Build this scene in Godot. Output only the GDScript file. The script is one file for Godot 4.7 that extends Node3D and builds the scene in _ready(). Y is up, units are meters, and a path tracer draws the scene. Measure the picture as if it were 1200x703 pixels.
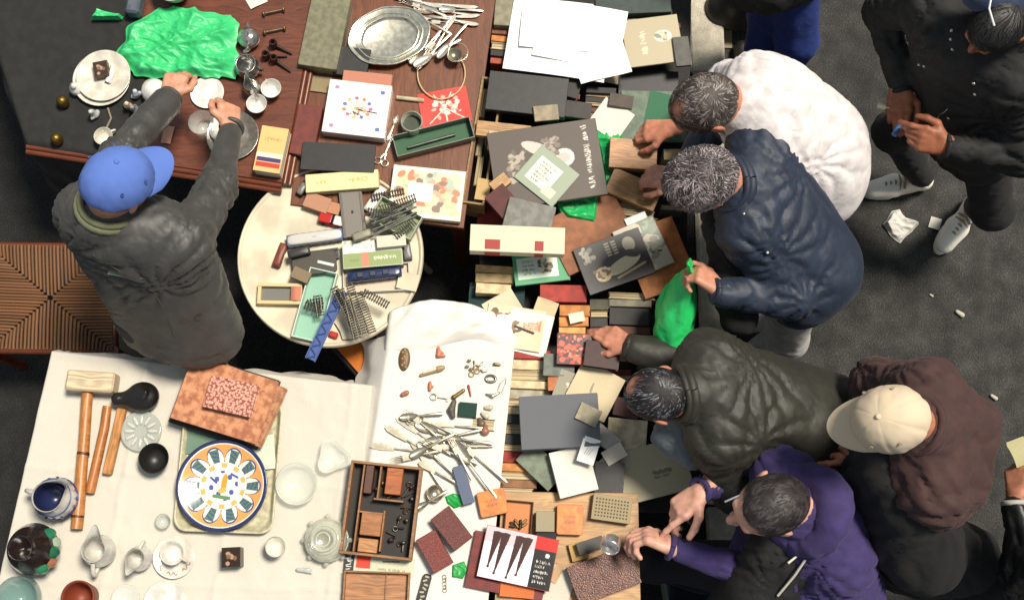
extends Node3D

const FOCAL := 1450.0   # lens, in photograph pixels
const HEIGHT := 5.0
const TILT := 13.0

var cam_pos := Vector3(0, HEIGHT, HEIGHT * tan(deg_to_rad(TILT)))
var fwd := Vector3(0, -cos(deg_to_rad(TILT)), -sin(deg_to_rad(TILT)))
var upv := Vector3(0, sin(deg_to_rad(TILT)), -cos(deg_to_rad(TILT)))
var names := {}
var mats := {}
var tex := {}
var tops := []          # footprints already laid on the tables: [polygon, top height]
var rng := RandomNumberGenerator.new()

# ------------------------------------------------------------ layout
func P(px: float, py: float, h: float) -> Vector3:
	var d := fwd + Vector3.RIGHT * ((px - 600.0) / FOCAL) + upv * ((351.5 - py) / FOCAL)
	return cam_pos + d * ((h - cam_pos.y) / d.y)

func S(px: float, py: float, h: float) -> float:
	return FOCAL / (P(px, py, h) - cam_pos).dot(fwd)

# ------------------------------------------------------------ mesh builder
class M:
	var v := PackedVector3Array()
	var n := PackedVector3Array()
	var uv := PackedVector2Array()
	var c := PackedColorArray()
	var i := PackedInt32Array()
	var col := Color.WHITE
	func vert(p: Vector3, nn := Vector3.ZERO, t := Vector2.ZERO) -> int:
		v.append(p); n.append(nn); uv.append(t); c.append(col)
		return v.size() - 1
	func tri(a: Vector3, b: Vector3, d: Vector3, out: Vector3) -> void:
		var nn := (b - a).cross(d - a)
		if nn.length_squared() < 1e-16: return
		var s := 1.0 if nn.dot(out) > 0.0 else -1.0
		nn = nn.normalized() * s
		var x := vert(a, nn); var y := vert(b, nn); var z := vert(d, nn)
		if s > 0.0: i.append_array([x, z, y])
		else: i.append_array([x, y, z])
	func quad(a: Vector3, b: Vector3, d: Vector3, e: Vector3, out: Vector3) -> void:
		tri(a, b, d, out); tri(a, d, e, out)
	func box(ce: Vector3, size: Vector3, bev := 0.0, bs := Basis()) -> void:
		var h := size * 0.5
		bev = minf(bev, minf(h.x, minf(h.y, h.z)) * 0.6)
		var pt := func(s: Vector3, ax: int) -> Vector3:
			var q := h - Vector3.ONE * bev
			q[ax] = h[ax]
			return ce + bs * (q * s)
		for ax in 3:
			var u := (ax + 1) % 3
			var w := (ax + 2) % 3
			for sg in [-1.0, 1.0]:
				var q := []
				for k in [[-1.0, -1.0], [1.0, -1.0], [1.0, 1.0], [-1.0, 1.0]]:
					var s := Vector3.ZERO
					s[ax] = sg; s[u] = k[0]; s[w] = k[1]
					q.append(pt.call(s, ax))
				var o := Vector3.ZERO
				o[ax] = sg
				quad(q[0], q[1], q[2], q[3], bs * o)
			if bev > 0.0:
				for su in [-1.0, 1.0]:
					for sw in [-1.0, 1.0]:
						var s1 := Vector3.ZERO
						s1[ax] = -1.0; s1[u] = su; s1[w] = sw
						var s2 := s1
						s2[ax] = 1.0
						var o := s1
						o[ax] = 0.0
						quad(pt.call(s1, u), pt.call(s2, u), pt.call(s2, w), pt.call(s1, w), bs * o)
		if bev > 0.0:
			for k in 8:
				var s := Vector3(1.0 if k & 1 else -1.0, 1.0 if k & 2 else -1.0, 1.0 if k & 4 else -1.0)
				tri(pt.call(s, 0), pt.call(s, 1), pt.call(s, 2), bs * s)
	# rows of points joined into a smooth skin
	func grid(rows: Array, closed := false, flip := false, uvs := []) -> void:
		var w: int = rows[0].size()
		var b := v.size()
		for r in rows.size():
			for k in w:
				var t := Vector2(float(k) / maxf(1.0, w - 1.0), float(r) / maxf(1.0, rows.size() - 1.0))
				if uvs.size() > 0: t = uvs[r][k]
				vert(rows[r][k], Vector3.ZERO, t)
		var last := w if closed else w - 1
		for r in rows.size() - 1:
			for k in last:
				var k2 := (k + 1) % w
				var p := b + r * w + k
				var q := b + r * w + k2
				var s := b + (r + 1) * w + k2
				var u := b + (r + 1) * w + k
				if flip: i.append_array([p, s, q, p, u, s])
				else: i.append_array([p, q, s, p, s, u])
	# a turned shape: profile of (radius, height) from the outside bottom over the rim to the inside
	func lathe(prof: Array, seg := 24, at := Vector3.ZERO, bs := Basis(), warp = null) -> void:
		var rows := []
		var uvs := []
		var mr := 0.0001
		for q in prof: mr = maxf(mr, q.x)
		for q in prof:
			var row := PackedVector3Array()
			var ur := PackedVector2Array()
			for k in seg:
				var a := TAU * k / seg
				var p := Vector3(cos(a) * q.x, q.y, sin(a) * q.x)
				if warp != null: p = warp.call(p, a)
				row.append(at + bs * p)
				ur.append(Vector2(0.5 + 0.5 * cos(a) * q.x / mr, 0.5 + 0.5 * sin(a) * q.x / mr))
			rows.append(row); uvs.append(ur)
		grid(rows, true, false, uvs)
	func ell(ce: Vector3, r: Vector3, bs := Basis(), nu := 14, nv := 9, warp = null) -> void:
		var prof := []
		for k in nv + 1:
			var a := -PI / 2 + PI * k / nv
			prof.append(Vector2(maxf(cos(a), 0.001), sin(a)))
		lathe(prof, nu, ce, bs * Basis.from_scale(r), warp)
	func tube(pts: Array, rad, seg := 8, cap := true, flat := 1.0) -> void:
		var rows := []
		var side := Vector3.ZERO
		for k in pts.size():
			var d: Vector3 = (pts[mini(k + 1, pts.size() - 1)] - pts[maxi(k - 1, 0)])
			d = d.normalized() if d.length() > 1e-9 else Vector3.UP
			if side == Vector3.ZERO:
				side = d.cross(Vector3.UP if absf(d.y) < 0.9 else Vector3.RIGHT).normalized()
			side = (side - d * side.dot(d)).normalized()
			var o := d.cross(side)
			var r: float = rad[k] if rad is Array else rad
			var row := PackedVector3Array()
			for s in seg:
				var a := TAU * s / seg
				row.append(pts[k] + (side * cos(a) + o * sin(a) * flat) * r)
			rows.append(row)
		grid(rows, true, true)
		if cap:
			for e in [0, rows.size() - 1]:
				var ce := Vector3.ZERO
				for q in rows[e]: ce += q
				ce /= seg
				var out: Vector3 = (pts[0] - pts[1]) if e == 0 else (pts[-1] - pts[-2])
				for s in seg: tri(ce, rows[e][s], rows[e][(s + 1) % seg], out)
	# an upright slab cut to an outline (x, z), its top edge chamfered
	func prism(poly: PackedVector2Array, y0: float, y1: float, bev := 0.0) -> void:
		var ce := Vector2.ZERO
		for q in poly: ce += q
		ce /= poly.size()
		var top := PackedVector2Array()
		for q in poly:
			var l := (q - ce).length()
			top.append(ce + (q - ce) * (1.0 - bev / maxf(l, 0.001)))
		var t := Geometry2D.triangulate_polygon(top)
		for k in range(0, t.size(), 3):
			tri(Vector3(top[t[k]].x, y1, top[t[k]].y), Vector3(top[t[k + 1]].x, y1, top[t[k + 1]].y), Vector3(top[t[k + 2]].x, y1, top[t[k + 2]].y), Vector3.UP)
			tri(Vector3(poly[t[k]].x, y0, poly[t[k]].y), Vector3(poly[t[k + 1]].x, y0, poly[t[k + 1]].y), Vector3(poly[t[k + 2]].x, y0, poly[t[k + 2]].y), Vector3.DOWN)
		for k in poly.size():
			var a := poly[k]
			var b := poly[(k + 1) % poly.size()]
			var a2 := top[k]
			var b2 := top[(k + 1) % poly.size()]
			var o := Vector3((b - a).y, 0, -(b - a).x)
			if o.dot(Vector3(a.x - ce.x, 0, a.y - ce.y)) < 0.0: o = -o
			var ym := y1 - bev
			quad(Vector3(a.x, y0, a.y), Vector3(b.x, y0, b.y), Vector3(b.x, ym, b.y), Vector3(a.x, ym, a.y), o)
			if bev > 0.0: quad(Vector3(a.x, ym, a.y), Vector3(b.x, ym, b.y), Vector3(b2.x, y1, b2.y), Vector3(a2.x, y1, a2.y), o + Vector3.UP * 0.01)
	# a thin sheet with real thickness: f(u, v) gives its top side
	func sheet(nu: int, nv: int, f: Callable, thick := 0.001) -> void:
		var top := []
		var bot := []
		for r in nv + 1:
			var a := PackedVector3Array()
			var b := PackedVector3Array()
			for k in nu + 1:
				var p: Vector3 = f.call(float(k) / nu, float(r) / nv)
				a.append(p); b.append(p - Vector3.UP * thick)
			top.append(a); bot.append(b)
		grid(top, false, false)
		grid(bot, false, true)
		var rim := PackedVector3Array()
		var rim2 := PackedVector3Array()
		for k in nu: rim.append(top[0][k]); rim2.append(bot[0][k])
		for r in nv: rim.append(top[r][nu]); rim2.append(bot[r][nu])
		for k in nu: rim.append(top[nv][nu - k]); rim2.append(bot[nv][nu - k])
		for r in nv: rim.append(top[nv - r][0]); rim2.append(bot[nv - r][0])
		grid([rim2, rim], true, true)
	func normals() -> void:
		var acc := PackedVector3Array()
		acc.resize(v.size())
		for k in range(0, i.size(), 3):
			var a := i[k]; var b := i[k + 1]; var d := i[k + 2]
			var nn := (v[d] - v[a]).cross(v[b] - v[a])
			acc[a] += nn; acc[b] += nn; acc[d] += nn
		for k in v.size():
			if n[k] == Vector3.ZERO:
				n[k] = acc[k].normalized() if acc[k].length_squared() > 1e-20 else Vector3.UP
	func mesh() -> ArrayMesh:
		normals()
		var ar := []
		ar.resize(Mesh.ARRAY_MAX)
		ar[Mesh.ARRAY_VERTEX] = v
		ar[Mesh.ARRAY_NORMAL] = n
		ar[Mesh.ARRAY_TEX_UV] = uv
		ar[Mesh.ARRAY_COLOR] = c
		ar[Mesh.ARRAY_INDEX] = i
		var am := ArrayMesh.new()
		am.add_surface_from_arrays(Mesh.PRIMITIVE_TRIANGLES, ar)
		return am
	# rounded bodies: tapered capsules and ellipsoids joined by a smooth minimum, meshed as surface nets
	# prim: [0, a, b, ra, rb, k]  or  [1, centre, radii, basis, k]   (k < 0 carves)
	func sdf(prims: Array, cell: float, folds := 0.0, fscale := 9.0, noise: FastNoiseLite = null, along := Vector3.UP, anchors := []) -> void:
		var lo := Vector3.ONE * 1e9
		var hi := -lo
		var bb := []
		for p in prims:
			var a: Vector3
			var b: Vector3
			if p[0] == 0:
				var r: float = maxf(p[3], p[4])
				a = p[1].min(p[2]) - Vector3.ONE * r
				b = p[1].max(p[2]) + Vector3.ONE * r
			else:
				var r: float = maxf(p[2].x, maxf(p[2].y, p[2].z))
				a = p[1] - Vector3.ONE * r
				b = p[1] + Vector3.ONE * r
			bb.append([a, b])
			lo = lo.min(a); hi = hi.max(b)
		lo -= Vector3.ONE * cell * 3.0
		hi += Vector3.ONE * cell * 3.0
		var nx := int((hi.x - lo.x) / cell) + 2
		var ny := int((hi.y - lo.y) / cell) + 2
		var nz := int((hi.z - lo.z) / cell) + 2
		var f := PackedFloat32Array()
		f.resize(nx * ny * nz)
		f.fill(1.0)
		for pi in prims.size():
			var p = prims[pi]
			var cap: bool = p[0] == 0
			var kk: float = p[5] if cap else p[4]
			var neg := kk < 0.0
			kk = maxf(absf(kk), 0.0005)
			var mg := maxf(kk, cell * 2.5)
			var a: Vector3 = (bb[pi][0] - Vector3.ONE * mg - lo) / cell
			var b: Vector3 = (bb[pi][1] + Vector3.ONE * mg - lo) / cell
			var pa: Vector3 = p[1]
			var ab := Vector3.ZERO
			var l2 := 1.0
			var ra := 0.0
			var dr := 0.0
			var inv := Basis()
			var mr := 1.0
			if cap:
				ab = p[2] - pa
				l2 = maxf(ab.length_squared(), 1e-9)
				ra = p[3]; dr = p[4] - p[3]
			else:
				inv = Basis.from_scale(Vector3.ONE / p[2]) * (p[3] as Basis).transposed()
				mr = minf(p[2].x, minf(p[2].y, p[2].z))
			for z in range(maxi(0, int(a.z)), mini(nz, int(b.z) + 2)):
				for y in range(maxi(0, int(a.y)), mini(ny, int(b.y) + 2)):
					var id := (z * ny + y) * nx
					for x in range(maxi(0, int(a.x)), mini(nx, int(b.x) + 2)):
						var q := lo + Vector3(x, y, z) * cell - pa
						var d: float
						if cap:
							var t := clampf(q.dot(ab) / l2, 0.0, 1.0)
							d = (q - ab * t).length() - ra - dr * t
						else:
							d = ((inv * q).length() - 1.0) * mr
						var o := f[id + x]
						if neg:
							f[id + x] = maxf(o, -d)
						else:
							var h := maxf(kk - absf(o - d), 0.0) / kk
							f[id + x] = minf(o, d) - h * h * kk * 0.25
		var map := PackedInt32Array()
		map.resize(f.size())
		map.fill(-1)
		var base := v.size()
		var lim := cell * 2.0
		for z in nz - 1:
			for y in ny - 1:
				var id := (z * ny + y) * nx
				for x in nx - 1:
					var e := id + x
					if absf(f[e]) > lim: continue
					var s := 0
					var cs := [e, e + 1, e + nx, e + nx + 1, e + nx * ny, e + nx * ny + 1, e + nx * ny + nx, e + nx * ny + nx + 1]
					for k in 8:
						if f[cs[k]] < 0.0: s |= 1 << k
					if s == 0 or s == 255: continue
					var sum := Vector3.ZERO
					var cnt := 0
					for k in 8:
						for bit in [1, 2, 4]:
							if k & bit: continue
							var fa := f[cs[k]]
							var fb := f[cs[k | bit]]
							if (fa < 0.0) != (fb < 0.0):
								var t := fa / (fa - fb)
								var q := Vector3(k & 1, (k >> 1) & 1, (k >> 2) & 1)
								if bit == 1: q.x = t
								elif bit == 2: q.y = t
								else: q.z = t
								sum += q
								cnt += 1
					map[e] = vert(lo + (Vector3(x, y, z) + sum / cnt) * cell)
		var st := [1, nx, nx * ny]
		var i0 := i.size()
		for z in range(1, nz - 1):
			for y in range(1, ny - 1):
				var id := (z * ny + y) * nx
				for x in range(1, nx - 1):
					var e := id + x
					if absf(f[e]) > lim: continue
					for ax in 3:
						var fb := f[e + st[ax]]
						if (f[e] < 0.0) == (fb < 0.0): continue
						var u: int = st[(ax + 1) % 3]
						var w: int = st[(ax + 2) % 3]
						var q := [map[e], map[e - u], map[e - u - w], map[e - w]]
						if q.min() < 0: continue
						if f[e] < 0.0: i.append_array([q[0], q[2], q[1], q[0], q[3], q[2]])
						else: i.append_array([q[0], q[1], q[2], q[0], q[2], q[3]])
		if folds > 0.0:
			var acc := PackedVector3Array()
			acc.resize(v.size() - base)
			for k in range(i0, i.size(), 3):
				var nn := (v[i[k + 2]] - v[i[k]]).cross(v[i[k + 1]] - v[i[k]])
				for j in 3: acc[i[k + j] - base] += nn
			for k in range(base, v.size()):
				var p := v[k]
				var q := (p - along * (p.dot(along) * 0.7)) * fscale
				var wob := noise.get_noise_3dv(p * 3.0)
				var d := 0.8 * noise.get_noise_3dv(q)
				# folds fan out from the points where the cloth is pulled
				for an in anchors:
					var r: Vector3 = p - an[0]
					var l := r.length()
					if l > an[2]: continue
					var fall := smoothstep(0.0, 0.25, l / an[2]) * (1.0 - smoothstep(0.45, 1.0, l / an[2]))
					var th = atan2(r.dot(an[4]), r.dot(an[5])) * an[1] + wob * 2.6 + l * 5.0
					d += an[3] * fall * (pow(absf(sin(th)), 0.7) - 0.6)
				v[k] += acc[k - base].normalized() * (d * folds)

# ------------------------------------------------------------ textures
func noise(kind: int, freq: float, sd: int, oct := 4, frac := FastNoiseLite.FRACTAL_FBM) -> FastNoiseLite:
	var f := FastNoiseLite.new()
	f.noise_type = kind; f.frequency = freq; f.seed = sd
	f.fractal_type = frac; f.fractal_octaves = oct
	return f

func from_img(im: Image, nm := false, strength := 4.0) -> ImageTexture:
	if nm:
		im = im.duplicate()
		im.bump_map_to_normal_map(strength)
	im.generate_mipmaps()
	return ImageTexture.create_from_image(im)

func grey(w: int, h: int, fn: Callable) -> Image:
	var im := Image.create_empty(w, h, false, Image.FORMAT_RGB8)
	for y in h:
		for x in w:
			var q: float = fn.call(x, y)
			im.set_pixel(x, y, Color(q, q, q))
	return im

func make_textures() -> void:
	var N := FastNoiseLite.TYPE_SIMPLEX_SMOOTH
	var a := noise(N, 0.02, 3, 5).get_seamless_image(256, 256)
	tex.mottle = from_img(grey(256, 256, func(x, y): return 0.84 + 0.16 * smoothstep(0.2, 0.8, a.get_pixel(x, y).r)))
	var b := noise(N, 0.16, 5, 3).get_seamless_image(256, 256)
	var g := grey(256, 256, func(x, y): return clampf(b.get_pixel(x, y).r, 0, 1))
	tex.grain = from_img(grey(256, 256, func(x, y): return 0.86 + 0.14 * b.get_pixel(x, y).r))
	tex.grain_n = from_img(g, true, 2.0)
	var wv := grey(128, 128, func(x, y):
		var u := sin(x * TAU / 8.0)
		var w := sin(y * TAU / 8.0)
		return 0.5 + 0.25 * (u if (int(x / 8.0) + int(y / 8.0)) % 2 == 0 else w) + 0.12 * u * w)
	tex.weave_n = from_img(wv, true, 3.0)
	tex.weave = from_img(grey(128, 128, func(x, y): return 0.82 + 0.18 * wv.get_pixel(x, y).r))
	var fo := noise(N, 0.012, 9, 2, FastNoiseLite.FRACTAL_RIDGED).get_seamless_image(256, 256)
	tex.fold_n = from_img(fo, true, 5.0)
	var w1 := noise(N, 1.0, 11, 4)
	var w2 := noise(N, 1.0, 12, 2)
	var wf := func(x, y):
		var m: float = absf(x - 128.0) / 128.0
		var wv2 := w1.get_noise_2d(y * 0.1 + w2.get_noise_2d(m * 1.2, y * 0.03) * 1.1, m * 0.9)
		var fi := w2.get_noise_2d(y * 0.7, m * 3.0)
		return clampf(0.83 + wv2 * 0.2 + fi * 0.13, 0.3, 1.0)
	tex.wood = from_img(grey(256, 256, wf))
	tex.woodz = from_img(grey(256, 256, func(x, y): return wf.call(y, x)))
	var as1 := noise(N, 0.17, 21, 3).get_seamless_image(512, 512)
	var as2 := noise(N, 0.012, 22, 4).get_seamless_image(512, 512)
	var ah := grey(512, 512, func(x, y): return as1.get_pixel(x, y).r)
	tex.asphalt = from_img(grey(512, 512, func(x, y):
		var s := as1.get_pixel(x, y).r
		return clampf((0.4 + 0.4 * as2.get_pixel(x, y).r) * (0.5 + 0.65 * s) + (0.3 if s > 0.82 else 0.0), 0, 1)))
	tex.concrete = from_img(grey(512, 512, func(x, y):
		var s := as1.get_pixel(x, y).r
		return clampf(0.74 + 0.18 * as2.get_pixel(x, y).r - (0.45 if s < 0.24 else 0.0) + 0.12 * s, 0, 1)))
	tex.asphalt_n = from_img(ah, true, 7.0)
	var ma := noise(FastNoiseLite.TYPE_CELLULAR, 0.06, 31, 3).get_seamless_image(256, 256)
	var im := Image.create_empty(256, 256, false, Image.FORMAT_RGB8)
	for y in 256:
		for x in 256:
			var t := smoothstep(0.35, 0.65, ma.get_pixel(x, y).r)
			im.set_pixel(x, y, Color(0.74, 0.58, 0.5).lerp(Color(0.5, 0.2, 0.16), t))
	tex.marble = from_img(im)
	im = Image.create_empty(256, 256, false, Image.FORMAT_RGB8)
	for y in 256:
		for x in 256:
			var t := smoothstep(0.3, 0.7, a.get_pixel(x, y).r * 0.6 + ma.get_pixel(x, y).r * 0.4)
			im.set_pixel(x, y, Color(0.72, 0.53, 0.40).lerp(Color(0.56, 0.36, 0.25), t))
	tex.tanmarble = from_img(im)
	tex.pages = from_img(grey(64, 64, func(x, y): return 0.72 + 0.28 * fmod(y * 7.3 + sin(y * 1.7) * 3.0, 5.0) / 5.0))

# col: the surface's own colour (sRGB); o: tx, n (normal texture), ns, sc (repeats per metre), m (metal), cc (clearcoat), sheen, sss, vc, a
func mat(col: Color, rough := 0.8, o := {}) -> StandardMaterial3D:
	var key := str(col) + str(rough) + str(o)
	if mats.has(key): return mats[key]
	var m := StandardMaterial3D.new()
	m.albedo_color = col
	m.roughness = rough
	m.metallic = o.get("m", 0.0)
	m.metallic_specular = o.get("sp", 0.5)
	if o.has("tx"): m.albedo_texture = tex[o.tx]
	if o.has("n"):
		m.normal_enabled = true
		m.normal_texture = tex[o.n]
		m.normal_scale = o.get("ns", 1.0)
	if (o.has("tx") or o.has("n")) and not o.has("uv"):
		m.uv1_triplanar = true
		m.uv1_scale = Vector3.ONE * o.get("sc", 4.0)
	if o.has("cc"):
		m.clearcoat_enabled = true
		m.clearcoat = o.cc
		m.clearcoat_roughness = 0.15
	if o.has("sheen"):
		m.rim_enabled = true
		m.rim = o.sheen
	if o.has("sss"):
		m.subsurf_scatter_enabled = true
		m.subsurf_scatter_strength = o.sss
	if o.has("bl"):
		m.backlight_enabled = true
		m.backlight = o.bl
	if o.has("vc"): m.vertex_color_use_as_albedo = true
	if o.has("a"):
		m.transparency = BaseMaterial3D.TRANSPARENCY_ALPHA
		m.albedo_color.a = o.a
	mats[key] = m
	return m

func paper(c: Color) -> StandardMaterial3D: return mat(c, 0.85, {"tx": "grain", "sc": 6.0})
func cloth(c: Color, sh := 0.3) -> StandardMaterial3D: return mat(c, 0.9, {"tx": "mottle", "n": "fold_n", "ns": 0.35, "sc": 2.6, "sheen": sh})
func leather(c: Color, r := 0.5) -> StandardMaterial3D: return mat(c, r, {"tx": "mottle", "n": "grain_n", "ns": 0.1, "sc": 4.0})
func wood(c: Color, r := 0.45, sc := 3.0) -> StandardMaterial3D: return mat(c, r, {"tx": "wood", "sc": sc})
func woodz(c: Color, r := 0.45, sc := 3.0) -> StandardMaterial3D: return mat(c, r, {"tx": "woodz", "sc": sc})
func glaze(c: Color, r := 0.18) -> StandardMaterial3D: return mat(c, r, {"cc": 0.6, "tx": "mottle", "sc": 3.0})
func metal(c := Color(0.8, 0.78, 0.72), r := 0.28) -> StandardMaterial3D: return mat(c, r, {"m": 0.9, "tx": "mottle", "sc": 6.0})
func glass() -> StandardMaterial3D: return mat(Color(0.93, 0.95, 0.92), 0.06, {"a": 0.22})

# ------------------------------------------------------------ nodes
func numbered(s: String) -> String:
	names[s] = names.get(s, -1) + 1
	return s if names[s] == 0 else "%s_%03d" % [s, names[s]]

func tag(o: Node3D, label: String, cat: String, group := "", kind := "") -> Node3D:
	if label: o.set_meta("label", label)
	if cat: o.set_meta("category", cat)
	if group: o.set_meta("group", group)
	if kind: o.set_meta("kind", kind)
	return o

func thing(called: String, label: String, cat: String, at: Vector3, turn := 0.0, group := "") -> Node3D:
	var o := Node3D.new()
	o.name = numbered(called)
	add_child(o)
	o.position = at
	o.rotation.y = -deg_to_rad(turn)
	return tag(o, label, cat, group)

func part(parent: Node, called: String, m, material: Material, at := Vector3.ZERO, turn := 0.0) -> MeshInstance3D:
	var o := MeshInstance3D.new()
	o.name = called
	o.mesh = m.mesh() if m is M else m
	o.material_override = material
	parent.add_child(o, true)
	o.position = at
	o.rotation.y = -deg_to_rad(turn)
	return o

func solo(called: String, m, material: Material, label: String, cat: String, at := Vector3.ZERO, turn := 0.0, group := "") -> MeshInstance3D:
	var o := part(self, numbered(called), m, material, at, turn)
	tag(o, label, cat, group)
	return o

func structure(called: String, m, material: Material) -> MeshInstance3D:
	var o := part(self, numbered(called), m, material)
	o.set_meta("kind", "structure")
	return o

# lay a flat thing of w x d metres at a pixel: its rest height is the highest thing under it
func rest(px: float, py: float, w: float, d: float, ang: float, thick: float, base: float, shrink := 0.82) -> float:
	var y := base
	for pass_no in 2:
		var ce := P(px, py, y + thick)
		var poly := PackedVector2Array()
		var a := deg_to_rad(ang)
		for k in [[-1, -1], [1, -1], [1, 1], [-1, 1]]:
			poly.append(Vector2(ce.x, ce.z) + Vector2(k[0] * w * 0.5 * shrink, k[1] * d * 0.5 * shrink).rotated(a))
		y = base
		for t in tops:
			if t[1] <= y or t[1] > base + 0.6: continue
			if Geometry2D.intersect_polygons(poly, t[0]).size() > 0: y = t[1]
		if pass_no == 1: tops.append([poly, y + thick + 0.0006])
	return y + 0.0004

func peek(px: float, py: float, w: float, d: float, ang: float, base: float) -> float:
	var ce := P(px, py, base + 0.08)
	var poly := PackedVector2Array()
	for k in [[-1, -1], [1, -1], [1, 1], [-1, 1]]:
		poly.append(Vector2(ce.x, ce.z) + Vector2(k[0] * w * 0.5, k[1] * d * 0.5).rotated(deg_to_rad(ang)))
	var y := base
	for t in tops:
		if t[1] > y and t[1] < base + 0.6 and Geometry2D.intersect_polygons(poly, t[0]).size() > 0: y = t[1]
	return y

func add_top(px: float, py: float, wpx: float, dpx: float, ang: float, top: float) -> void:
	var ce := P(px, py, top)
	var s := S(px, py, top)
	var poly := PackedVector2Array()
	for k in [[-1, -1], [1, -1], [1, 1], [-1, 1]]:
		poly.append(Vector2(ce.x, ce.z) + Vector2(k[0] * wpx * 0.5 / s, k[1] * dpx * 0.5 / s).rotated(deg_to_rad(ang)))
	tops.append([poly, top])

# ------------------------------------------------------------ flat print
func el(im: Image, cx: float, cy: float, rx: float, ry: float, col: Color, rot := 0.0) -> void:
	var r := maxf(rx, ry)
	for y in range(maxi(0, int(cy - r)), mini(im.get_height(), int(cy + r) + 1)):
		for x in range(maxi(0, int(cx - r)), mini(im.get_width(), int(cx + r) + 1)):
			var q := Vector2(x - cx, y - cy).rotated(-rot)
			if (q.x * q.x) / (rx * rx) + (q.y * q.y) / (ry * ry) <= 1.0: im.set_pixel(x, y, col)

func ln(im: Image, a: Vector2, b: Vector2, wd: float, col: Color) -> void:
	var k := int(a.distance_to(b) / maxf(0.5, wd * 0.4)) + 1
	for s in k + 1:
		var q := a.lerp(b, float(s) / k)
		el(im, q.x, q.y, wd, wd, col)

# a line of small lettering, too small to read
func scrawl(im: Image, x: float, y: float, w: float, h: float, col: Color, sd: int, vertical := false) -> void:
	var r := RandomNumberGenerator.new()
	r.seed = sd
	var t := 0.0
	while t < w:
		var a := r.randf_range(0.0, 0.35) * h
		var b := r.randf_range(0.65, 1.0) * h
		var sl := r.randf_range(-0.15, 0.3) * h
		if r.randf() > 0.14:
			var p := Vector2(x + t, y + a)
			var q := Vector2(x + t + sl, y + b)
			if vertical:
				p = Vector2(x + h - a, y + t)
				q = Vector2(x + h - b, y + t + sl)
			ln(im, p, q, maxf(0.6, h * 0.09), col)
		t += h * r.randf_range(0.22, 0.42)

func pic(key: String, w: int, h: int, bg: Color, fn: Callable) -> void:
	var im := Image.create_empty(w, h, false, Image.FORMAT_RGB8)
	im.fill(bg)
	fn.call(im)
	tex[key] = from_img(im)

func blotches(im: Image, n: int, x0: float, y0: float, x1: float, y1: float, r0: float, r1: float, cols: Array, sd: int) -> void:
	var r := RandomNumberGenerator.new()
	r.seed = sd
	for k in n:
		el(im, r.randf_range(x0, x1), r.randf_range(y0, y1), r.randf_range(r0, r1), r.randf_range(r0, r1), cols[r.randi() % cols.size()], r.randf() * TAU)

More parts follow.
